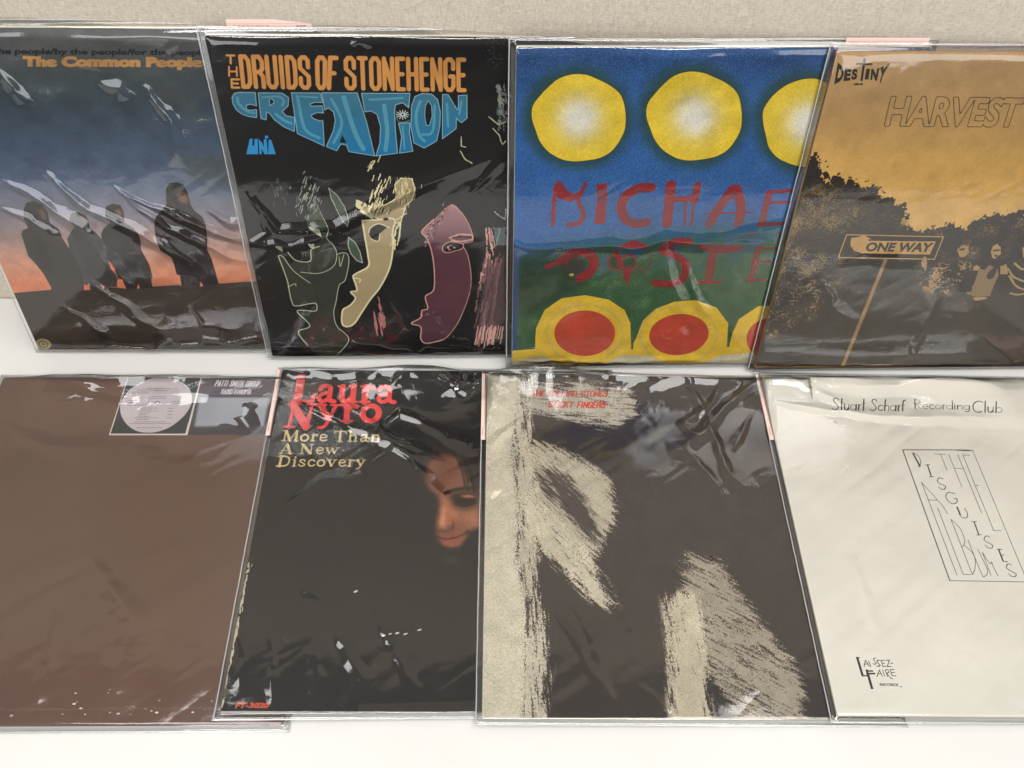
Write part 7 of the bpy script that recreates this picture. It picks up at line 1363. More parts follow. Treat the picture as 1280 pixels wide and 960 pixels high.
['S',[64,38,26],0.117,[[19.27,22.56],[19.74,21.15],[20.0,19.1]],{'sm':1,'op':0.6,'blur':0.04}],
['S',[112,60,42],0.1,[[16.37,17.96],[15.97,16.65],[15.92,15.9],[16.35,15.63]],{'sm':1,'blur':0.1,'op':0.7}],
['S',[60,30,20],0.103,[[17.34,15.76],[17.21,15.46]],{'blur':0.05,'op':0.8}],
['S',[24,14,10],0.105,[[17.34,17.96],[18.22,17.75],[19.19,18.06]],{'sm':1,'blur':0.03}],
['GR',0.05,0.1],
['S',[185,176,150],0.077,[[0.94,12.37],[0.94,12.17]],{'rough':0.05}],
['S',[185,176,150],0.068,[[0.71,6.35],[0.71,6.13]],{'rough':0.05}],
['S',[185,176,150],0.098,[[0.68,9.58],[0.7,9.25]],{'rough':0.05}],
['S',[185,176,150],0.111,[[0.6,6.72],[0.6,6.47]],{'rough':0.05}],
['S',[185,176,150],0.091,[[0.76,7.19],[0.76,6.95]],{'rough':0.05}],
['S',[185,176,150],0.096,[[0.59,1.75],[0.61,1.47]],{'rough':0.05}],
['S',[185,176,150],0.082,[[0.54,1.25],[0.53,1.12]],{'rough':0.05}],
['S',[185,176,150],0.116,[[0.66,11.73],[0.65,11.54]],{'rough':0.05}],
['S',[185,176,150],0.114,[[0.63,10.0],[0.63,9.79]],{'rough':0.05}],
['S',[185,176,150],0.079,[[0.69,1.39],[0.68,1.23]],{'rough':0.05}],
['S',[185,176,150],0.076,[[0.6,7.24],[0.59,7.06]],{'rough':0.05}],
['S',[185,176,150],0.089,[[0.82,8.66],[0.84,8.37]],{'rough':0.05}],
['S',[185,176,150],0.078,[[0.69,5.49],[0.72,5.13]],{'rough':0.05}],
['S',[185,176,150],0.102,[[0.64,8.76],[0.65,8.49]],{'rough':0.05}],
['S',[185,176,150],0.072,[[0.62,9.34],[0.62,9.07]],{'rough':0.05}],
['S',[185,176,150],0.088,[[0.63,4.04],[0.62,3.9]],{'rough':0.05}],
['S',[185,176,150],0.109,[[0.6,2.48],[0.61,2.24]],{'rough':0.05}],
['S',[185,176,150],0.116,[[0.68,10.08],[0.69,9.79]],{'rough':0.05}],
['S',[185,176,150],0.089,[[0.59,5.21],[0.61,4.88]],{'rough':0.05}],
['S',[185,176,150],0.102,[[0.66,4.79],[0.68,4.44]],{'rough':0.05}],
['S',[185,176,150],0.105,[[0.61,3.2],[0.63,2.92]],{'rough':0.05}],
['S',[185,176,150],0.096,[[0.63,7.74],[0.63,7.51]],{'rough':0.05}],
['S',[185,176,150],0.107,[[0.67,10.95],[0.67,10.73]],{'rough':0.05}],
['S',[185,176,150],0.09,[[0.61,1.83],[0.61,1.6]],{'rough':0.05}],
['S',[185,176,150],0.067,[[0.54,1.49],[0.54,1.26]],{'rough':0.05}],
['S',[185,176,150],0.095,[[0.61,3.02],[0.63,2.74]],{'rough':0.05}],
['S',[185,176,150],0.086,[[0.73,6.61],[0.75,6.3]],{'rough':0.05}],
['S',[185,176,150],0.094,[[0.58,4.53],[0.57,4.4]],{'rough':0.05}],
['S',[185,176,150],0.108,[[0.62,2.94],[0.62,2.71]],{'rough':0.05}],
['S',[185,176,150],0.098,[[0.58,3.41],[0.6,3.12]],{'rough':0.05}],
['S',[185,176,150],0.115,[[0.7,11.85],[0.69,11.7]],{'rough':0.05}],
['S',[185,176,150],0.07,[[0.67,7.91],[0.69,7.57]],{'rough':0.05}],
['S',[185,176,150],0.062,[[0.57,1.18],[0.56,1.05]],{'rough':0.05}],
['S',[185,176,150],0.095,[[0.66,7.44],[0.67,7.17]],{'rough':0.05}],
['S',[185,176,150],0.109,[[0.71,7.4],[0.7,7.23]],{'rough':0.05}],
['S',[185,176,150],0.108,[[0.61,5.97],[0.63,5.63]],{'rough':0.05}],
['S',[185,176,150],0.112,[[0.65,10.37],[0.67,9.98]],{'rough':0.05}],
['S',[185,176,150],0.07,[[0.65,12.53],[0.65,12.33]],{'rough':0.05}],
['S',[185,176,150],0.121,[[0.65,12.35],[0.65,12.11]],{'rough':0.05}],
['S',[185,176,150],0.087,[[0.56,1.29],[0.56,1.1]],{'rough':0.05}],
['S',[185,176,150],0.073,[[0.6,2.34],[0.62,2.05]],{'rough':0.05}],
['S',[185,176,150],0.06,[[0.57,3.01],[0.6,2.67]],{'rough':0.05}],
['S',[185,176,150],0.108,[[0.67,7.49],[0.67,7.29]],{'rough':0.05}],
['S',[185,176,150],0.09,[[0.62,3.18],[0.63,2.89]],{'rough':0.05}],
['S',[185,176,150],0.078,[[0.65,9.47],[0.68,9.09]],{'rough':0.05}],
['S',[185,176,150],0.07,[[0.63,6.92],[0.62,6.74]],{'rough':0.05}],
['S',[185,176,150],0.088,[[0.73,11.09],[0.73,10.9]],{'rough':0.05}],
['S',[185,176,150],0.099,[[0.72,6.86],[0.73,6.58]],{'rough':0.05}],
['S',[185,176,150],0.096,[[0.6,6.87],[0.62,6.55]],{'rough':0.05}],
['S',[185,176,150],0.089,[[0.68,9.11],[0.71,8.71]],{'rough':0.05}],
['S',[185,176,150],0.103,[[0.66,6.49],[0.66,6.31]],{'rough':0.05}],
['S',[185,176,150],0.086,[[0.59,2.18],[0.61,1.87]],{'rough':0.05}],
['S',[185,176,150],0.092,[[0.58,1.3],[0.6,0.99]],{'rough':0.05}],
['S',[185,176,150],0.068,[[0.65,6.51],[0.65,6.32]],{'rough':0.05}],
['S',[185,176,150],0.068,[[0.7,5.11],[0.7,4.94]],{'rough':0.05}],
['S',[185,176,150],0.069,[[0.6,6.17],[0.61,5.86]],{'rough':0.05}],
['S',[185,176,150],0.097,[[0.68,4.56],[0.71,4.2]],{'rough':0.05}],
['S',[185,176,150],0.111,[[0.62,1.87],[0.62,1.66]],{'rough':0.05}],
['S',[185,176,150],0.08,[[0.6,4.85],[0.62,4.51]],{'rough':0.05}],
['S',[185,176,150],0.101,[[0.63,0.68],[0.64,0.44]],{'rough':0.05}],
['S',[185,176,150],0.103,[[0.59,4.97],[0.59,4.81]],{'rough':0.05}],
['S',[185,176,150],0.121,[[0.74,9.29],[0.76,8.96]],{'rough':0.05}],
['S',[185,176,150],0.095,[[0.58,5.18],[0.59,4.89]],{'rough':0.05}],
['S',[185,176,150],0.123,[[0.61,9.05],[0.6,8.84]],{'rough':0.05}],
['S',[185,176,150],0.082,[[0.66,2.24],[0.66,2.03]],{'rough':0.05}],
['S',[185,176,150],0.112,[[0.67,11.77],[0.66,11.6]],{'rough':0.05}],
['S',[185,176,150],0.108,[[0.56,3.2],[0.56,3.01]],{'rough':0.05}],
['S',[185,176,150],0.116,[[0.59,6.5],[0.59,6.28]],{'rough':0.05}],
['S',[185,176,150],0.064,[[0.74,5.2],[0.75,4.95]],{'rough':0.05}],
['S',[185,176,150],0.115,[[0.7,10.61],[0.72,10.29]],{'rough':0.05}],
['S',[185,176,150],0.081,[[0.63,6.25],[0.66,5.89]],{'rough':0.05}],
['S',[185,176,150],0.087,[[0.67,7.65],[0.68,7.36]],{'rough':0.05}],
['S',[185,176,150],0.099,[[0.67,10.16],[0.66,9.99]],{'rough':0.05}],
['S',[185,176,150],0.093,[[0.66,4.44],[0.68,4.11]],{'rough':0.05}],
['S',[185,176,150],0.065,[[0.62,1.5],[0.64,1.19]],{'rough':0.05}],
['S',[185,176,150],0.107,[[0.66,5.17],[0.68,4.87]],{'rough':0.05}],
['S',[185,176,150],0.076,[[0.64,7.07],[0.67,6.74]],{'rough':0.05}],
['S',[185,176,150],0.105,[[0.67,6.16],[0.65,6.02]],{'rough':0.05}],
['S',[185,176,150],0.109,[[0.67,9.86],[0.69,9.49]],{'rough':0.05}],
['S',[185,176,150],0.089,[[0.61,0.79],[0.61,0.61]],{'rough':0.05}],
['S',[185,176,150],0.086,[[0.62,6.95],[0.65,6.57]],{'rough':0.05}],
['S',[185,176,150],0.076,[[0.56,3.21],[0.57,2.94]],{'rough':0.05}],
['S',[185,176,150],0.125,[[0.65,11.78],[0.64,11.6]],{'rough':0.05}],
['S',[185,176,150],0.075,[[0.56,1.64],[0.57,1.4]],{'rough':0.05}],
['S',[185,176,150],0.083,[[0.63,5.67],[0.65,5.39]],{'rough':0.05}],
['S',[185,176,150],0.095,[[0.61,4.01],[0.61,3.84]],{'rough':0.05}],
['S',[185,176,150],0.074,[[0.64,5.64],[0.64,5.41]],{'rough':0.05}],
['S',[185,176,150],0.109,[[0.59,3.71],[0.58,3.58]],{'rough':0.05}],
['S',[185,176,150],0.091,[[0.68,2.37],[0.69,2.12]],{'rough':0.05}],
['S',[185,176,150],0.063,[[0.58,5.86],[0.58,5.7]],{'rough':0.05}],
['S',[185,176,150],0.105,[[0.62,2.94],[0.65,2.59]],{'rough':0.05}],
['S',[185,176,150],0.097,[[0.65,4.51],[0.66,4.25]],{'rough':0.05}],
['S',[185,176,150],0.123,[[0.67,10.11],[0.7,9.72]],{'rough':0.05}],
['S',[185,176,150],0.082,[[0.66,7.54],[0.67,7.23]],{'rough':0.05}],
['S',[185,176,150],0.099,[[0.6,6.23],[0.61,5.96]],{'rough':0.05}],
['S',[185,176,150],0.073,[[0.71,5.0],[0.7,4.85]],{'rough':0.05}],
['S',[185,176,150],0.092,[[0.65,10.77],[0.64,10.62]],{'rough':0.05}],
['S',[185,176,150],0.092,[[0.66,12.49],[0.69,12.09]],{'rough':0.05}],
['S',[185,176,150],0.067,[[0.6,6.57],[0.61,6.31]],{'rough':0.05}],
['S',[185,176,150],0.092,[[0.57,3.24],[0.59,2.95]],{'rough':0.05}],
['S',[185,176,150],0.073,[[0.77,12.05],[0.8,11.63]],{'rough':0.05}],
['S',[185,176,150],0.094,[[0.59,3.95],[0.6,3.71]],{'rough':0.05}],
['S',[185,176,150],0.082,[[0.56,2.22],[0.57,1.98]],{'rough':0.05}],
['S',[185,176,150],0.115,[[0.72,11.35],[0.74,10.96]],{'rough':0.05}],
['S',[185,176,150],0.118,[[0.69,8.42],[0.69,8.19]],{'rough':0.05}],
['S',[185,176,150],0.067,[[0.55,0.78],[0.54,0.62]],{'rough':0.05}],
['S',[185,176,150],0.081,[[0.66,6.47],[0.67,6.17]],{'rough':0.05}],
['S',[185,176,150],0.112,[[0.55,1.05],[0.56,0.83]],{'rough':0.05}],
['S',[185,176,150],0.096,[[0.56,1.79],[0.55,1.63]],{'rough':0.05}],
['S',[185,176,150],0.063,[[0.64,1.31],[0.65,1.05]],{'rough':0.05}],
['S',[185,176,150],0.116,[[0.69,5.0],[0.7,4.77]],{'rough':0.05}],
['S',[185,176,150],0.081,[[0.7,6.48],[0.7,6.27]],{'rough':0.05}],
['S',[185,176,150],0.116,[[0.64,6.65],[0.66,6.37]],{'rough':0.05}],
['S',[185,176,150],0.074,[[0.6,3.19],[0.6,2.99]],{'rough':0.05}],
['S',[185,176,150],0.079,[[0.61,8.72],[0.6,8.56]],{'rough':0.05}],
['S',[185,176,150],0.082,[[0.61,6.86],[0.62,6.62]],{'rough':0.05}],
['P',[96,88,72],[[[-0.24,2.64],[0.56,2.46],[1.16,2.1],[0.65,1.63],[0.43,0.94],[0.12,0.71]]],{'rough':0.1}],
['P',[60,56,46],[[[1.16,0.76],[0.49,1.87],[0.78,2.22],[1.44,1.16]]],{'rough':0.06,'op':0.6}],
['P',[52,46,38],[[[10.65,0.87],[10.75,1.1],[19.37,1.28],[19.38,0.35],[10.68,0.52]]],{'rough':0.03,'op':0.7}],
['K3',[110,102,92],[[[-1.97,23.61],[1.22,23.62],[1.17,17.16],[1.31,11.31],[-0.09,12.72]]],0.02,0.06],
['K3',[90,82,72],[[[-2.04,12.72],[19.63,7.23],[19.67,0.47],[0.26,0.59]]],0.006,0.07],
['S',[200,195,185],0.126,[[12.02,6.28],[12.2,6.34]],{'rough':0.05}],
['S',[200,195,185],0.126,[[12.51,6.41],[12.69,6.47]],{'rough':0.05}],
['S',[200,195,185],0.127,[[13.07,6.47],[13.25,6.53]],{'rough':0.05}],
['S',[200,195,185],0.127,[[13.69,6.4],[13.88,6.47]],{'rough':0.05}],
['S',[200,195,185],0.128,[[14.8,6.72],[14.98,6.79]],{'rough':0.05}],
['S',[200,195,185],0.132,[[9.51,9.92],[9.69,9.99]],{'rough':0.05}]],
'denimlike':[
['B',[60,52,48]],
['P',[46,38,32],[[[2.82,11.72],[36.72,12.04],[32.95,-0.67],[2.76,-0.77]]],{'blur':3,'op':0.8}],
['P',[40,36,44],[[[7.45,29.55],[18.1,29.74],[17.36,23.48],[7.2,23.32]]],{'blur':1,'op':0.5}],
['P',[200,191,168],[[[-3.32,35.15],[3.74,35.3],[3.52,29.47],[2.89,24.11],[3.4,17.61],[3.16,13.14],[3.78,10.35],[3.92,6.39],[3.46,-0.49],[-1.91,-0.5]]],{'blur':0.3,'grain':0.5}],
['KS',[200,191,168],[[[2.63,34.27],[5.4,32.36],[4.63,24.14],[5.6,17.64],[4.88,10.36],[5.92,6.4],[5.22,-0.31],[2.76,-0.32]]],0.4,0.05,1.5],
['KS',[186,178,160],[[[4.08,31.56],[14.44,31.38],[14.81,27.29],[11.76,26.35],[3.66,28.37]]],0.5,0.05,0.1],
['KS',[196,186,162],[[[3.26,25.41],[7.24,24.18],[11.72,20.9],[11.68,17.71],[9.98,12.85],[7.87,13.19],[4.59,18.4]]],0.56,0.05,0.75],
['KS',[206,196,170],[[[3.57,19.97],[6.95,16.88],[9.47,13.21],[11.43,8.72],[9.25,9.71],[6.14,13.17],[3.86,16.09]]],0.62,0.05,0.8],
['KS',[60,52,48],[[[4.88,22.45],[7.49,21.66],[10.04,16.92],[10.32,13.94],[7.98,16.9],[5.66,19.6]]],0.62,0.05,0.8],
['KS',[168,158,138],[[[16.91,14.01],[20.51,13.32],[22.34,8.48],[25.03,4.32],[24.64,0.15],[19.36,0.14],[17.6,4.59],[16.77,9.78]]],0.44,0.045,0.5],
['KS',[200,188,162],[[[15.25,10.11],[17.89,10.33],[17.37,-0.44],[14.64,-0.45]]],0.85,0.03,1.5],
['S',[190,182,164],0.171,[[9.35,34.21],[9.62,30.53],[9.96,27.3]],{'rough':0.06,'op':0.6}],
['GR',0.05,0.08],
['G',[188,58,44],'block','THE ROLLING STONES',[[4.86,30.62],[12.12,30.71],[11.97,29.97],[4.76,29.9]],0.42,{}],
['G',[188,58,44],'block','STICKY FINGERS',[[6.45,29.43],[11.89,29.42],[11.61,28.64],[6.25,28.66]],0.45,{}]],
'white':[
['B',[226,221,208]],
['G',[26,24,22],'deco','Stuart',[[6.96,29.85],[10.12,29.83],[9.63,28.42],[6.55,28.46]],1,{}],
['G',[26,24,22],'deco','Scharf',[[10.67,29.79],[13.93,29.77],[13.42,28.44],[10.16,28.43]],1,{}],
['G',[26,24,22],'deco','Recording',[[14.77,29.85],[20.2,29.76],[19.73,28.48],[14.37,28.46]],1,{}],
['G',[26,24,22],'deco','Club',[[20.5,29.82],[23.39,29.77],[22.82,28.43],[19.94,28.43]],1,{}],
['S',[26,24,22],0.079,[[12.1,24.1],[12.46,11.36]],{}],
['S',[26,24,22],0.042,[[12.46,11.36],[18.95,11.32]],{}],
['S',[26,24,22],0.042,[[18.61,24.12],[18.95,11.32]],{}],
['S',[26,24,22],0.074,[[12.1,24.1],[17.97,24.19],[18.61,24.12]],{}],
['S',[26,24,22],0.098,[[17.08,24.16],[18.39,24.13]],{}],
['S',[26,24,22],0.048,[[12.94,23.81],[13.25,22.38]],{'sm':0}],
['S',[26,24,22],0.131,[[12.97,23.67],[13.17,22.47]],{'sm':0}],
['S',[26,24,22],0.049,[[12.94,23.81],[13.31,23.56],[13.42,22.97],[13.16,22.33],[13.02,22.33]],{'sm':1}],
['S',[26,24,22],0.057,[[13.72,22.51],[14.13,22.55]],{'sm':0}],
['S',[26,24,22],0.111,[[13.93,22.48],[13.91,21.35]],{'sm':0}],
['S',[26,24,22],0.056,[[13.75,21.28],[14.09,21.29]],{'sm':0}],
['S',[26,24,22],0.064,[[14.92,21.09],[14.57,21.17],[14.32,20.8],[14.56,20.52],[14.89,20.33],[14.71,20.03],[14.41,20.03],[14.24,20.25]],{'sm':1}],
['S',[26,24,22],0.064,[[15.5,19.57],[15.02,19.72],[14.64,19.39],[14.63,18.92],[14.94,18.58],[15.36,18.69],[15.52,19.09],[15.28,19.06]],{'sm':1}],
['S',[26,24,22],0.134,[[15.27,18.22],[15.31,17.52]],{'sm':0}],
['S',[26,24,22],0.06,[[15.24,17.52],[15.42,17.22],[15.77,17.22],[15.98,17.57],[15.91,18.12]],{'sm':1}],
['S',[26,24,22],0.054,[[16.08,16.84],[16.52,16.85]],{'sm':0}],
['S',[26,24,22],0.101,[[16.31,16.8],[16.3,15.62]],{'sm':0}],
['S',[26,24,22],0.052,[[16.12,15.56],[16.54,15.6]],{'sm':0}],
['S',[26,24,22],0.056,[[17.16,15.4],[16.89,15.48],[16.6,15.12],[16.9,14.83],[17.17,14.61],[17.0,14.36],[16.71,14.38],[16.51,14.62]],{'sm':1}],
['S',[26,24,22],0.119,[[17.55,14.22],[17.56,13.18]],{'sm':0}],
['S',[26,24,22],0.06,[[17.45,14.25],[17.83,14.25]],{'sm':0}],
['S',[26,24,22],0.05,[[17.55,13.7],[17.84,13.73]],{'sm':0}],
['S',[26,24,22],0.058,[[17.55,13.15],[17.92,13.12]],{'sm':0}],
['S',[26,24,22],0.058,[[18.13,12.81],[17.87,12.92],[17.64,12.58],[17.89,12.27],[18.25,12.03],[18.08,11.79],[17.8,11.81],[17.63,12.01]],{'sm':1}],
['S',[26,24,22],0.043,[[14.94,23.71],[15.99,23.68]],{'sm':0}],
['S',[26,24,22],0.043,[[15.49,23.69],[15.55,22.01]],{'sm':0}],
['S',[26,24,22],0.041,[[16.23,23.67],[16.36,20.29]],{'sm':0}],
['S',[26,24,22],0.046,[[17.06,23.65],[17.26,17.71]],{'sm':0}],
['S',[26,24,22],0.037,[[16.33,22.19],[17.12,22.2]],{'sm':0}],
['S',[26,24,22],0.045,[[17.53,23.66],[17.74,16.03]],{'sm':0}],
['S',[26,24,22],0.043,[[17.53,23.66],[18.14,23.61]],{'sm':0}],
['S',[26,24,22],0.037,[[17.65,20.47],[17.93,20.46]],{'sm':0}],
['S',[26,24,22],0.039,[[17.68,16.03],[18.39,16.0]],{'sm':0}],
['S',[26,24,22],0.047,[[12.85,20.68],[13.21,11.87]],{'sm':0}],
['S',[26,24,22],0.046,[[12.85,20.68],[13.99,18.44],[14.22,17.57]],{'sm':0}],
['S',[26,24,22],0.043,[[12.94,18.92],[13.68,18.9]],{'sm':0}],
['S',[26,24,22],0.043,[[13.52,18.12],[13.76,11.93]],{'sm':0}],
['S',[26,24,22],0.039,[[13.76,11.93],[14.37,11.91]],{'sm':0}],
['S',[26,24,22],0.045,[[14.35,17.02],[14.53,11.91]],{'sm':0}],
['S',[26,24,22],0.043,[[14.35,17.02],[14.86,16.14],[14.92,15.1],[14.69,14.62],[14.47,14.44]],{'sm':1}],
['S',[26,24,22],0.042,[[14.69,14.62],[15.17,13.92],[15.2,13.2],[14.86,12.34],[14.53,11.91]],{'sm':1}],
['S',[26,24,22],0.042,[[15.2,15.07],[15.33,11.99],[15.53,11.81],[15.8,11.99],[15.95,12.5],[15.75,14.22]],{'sm':1}],
['S',[26,24,22],0.042,[[16.05,13.97],[16.08,11.86]],{'sm':0}],
['S',[26,24,22],0.043,[[16.05,13.97],[16.34,12.93],[16.55,13.08],[16.54,12.65],[16.66,11.84]],{'sm':1}],
['S',[26,24,22],0.184,[[3.14,4.85],[3.21,3.52]],{}],
['S',[26,24,22],0.084,[[3.16,3.47],[3.64,3.5]],{}],
['S',[26,24,22],0.052,[[3.04,4.85],[3.32,4.89]],{}],
['S',[26,24,22],0.184,[[3.64,3.88],[3.69,2.57]],{}],
['S',[26,24,22],0.103,[[3.67,3.85],[4.07,3.85]],{}],
['S',[26,24,22],0.121,[[3.58,3.63],[4.19,3.66]],{}],
['S',[26,24,22],0.05,[[3.6,2.53],[3.8,2.54]],{}],
['S',[26,24,22],0.052,[[3.5,4.18],[3.74,4.69],[3.9,4.22]],{}],
['S',[26,24,22],0.043,[[3.56,4.38],[3.87,4.39]],{}],
['S',[26,24,22],0.052,[[3.97,4.64],[4.02,4.19]],{}],
['S',[26,24,22],0.05,[[4.57,4.87],[4.38,4.8],[4.43,4.59],[4.53,4.46],[4.37,4.36],[4.25,4.42]],{}],
['S',[26,24,22],0.061,[[4.83,4.7],[4.62,4.66],[4.67,4.46],[4.79,4.29],[4.63,4.19],[4.51,4.26]],{}],
['S',[26,24,22],0.052,[[4.96,4.67],[4.97,4.2],[5.22,4.23]],{}],
['S',[26,24,22],0.052,[[4.93,4.67],[5.2,4.69]],{}],
['S',[26,24,22],0.052,[[4.97,4.45],[5.18,4.47]],{}],
['S',[26,24,22],0.05,[[5.31,4.69],[5.62,4.71],[5.31,4.2],[5.62,4.22]],{}],
['S',[26,24,22],0.052,[[5.65,4.45],[5.82,4.47]],{}],
['S',[26,24,22],0.052,[[4.3,3.42],[4.63,3.93],[4.74,3.46]],{}],
['S',[26,24,22],0.043,[[4.42,3.64],[4.72,3.64]],{}],
['S',[26,24,22],0.05,[[4.87,3.93],[4.91,3.46]],{}],
['S',[26,24,22],0.051,[[5.07,3.93],[5.14,3.43]],{}],
['S',[26,24,22],0.052,[[5.07,3.93],[5.31,3.96],[5.33,3.76],[5.14,3.7],[5.34,3.32],[5.5,3.27]],{}],
['S',[26,24,22],0.05,[[5.48,3.97],[5.49,3.5],[5.8,3.5]],{}],
['S',[26,24,22],0.049,[[5.48,3.97],[5.79,3.98]],{}],
['S',[26,24,22],0.047,[[5.49,3.73],[5.76,3.75]],{}],
['T',[60,56,52],'RECORDS',[[4.4,2.93],[5.83,2.91],[5.74,2.71],[4.35,2.74]],{'bold':0.03}],
['S',[60,56,52],0.043,[[5.87,2.68],[6.04,2.68]],{}],
['S',[90,84,76],0.132,[[5.06,31.16],[5.16,30.99]],{'blur':0.04}],
['S',[150,144,130],0.13,[[6.51,27.08],[6.67,26.98]],{'blur':0.05}]],
}
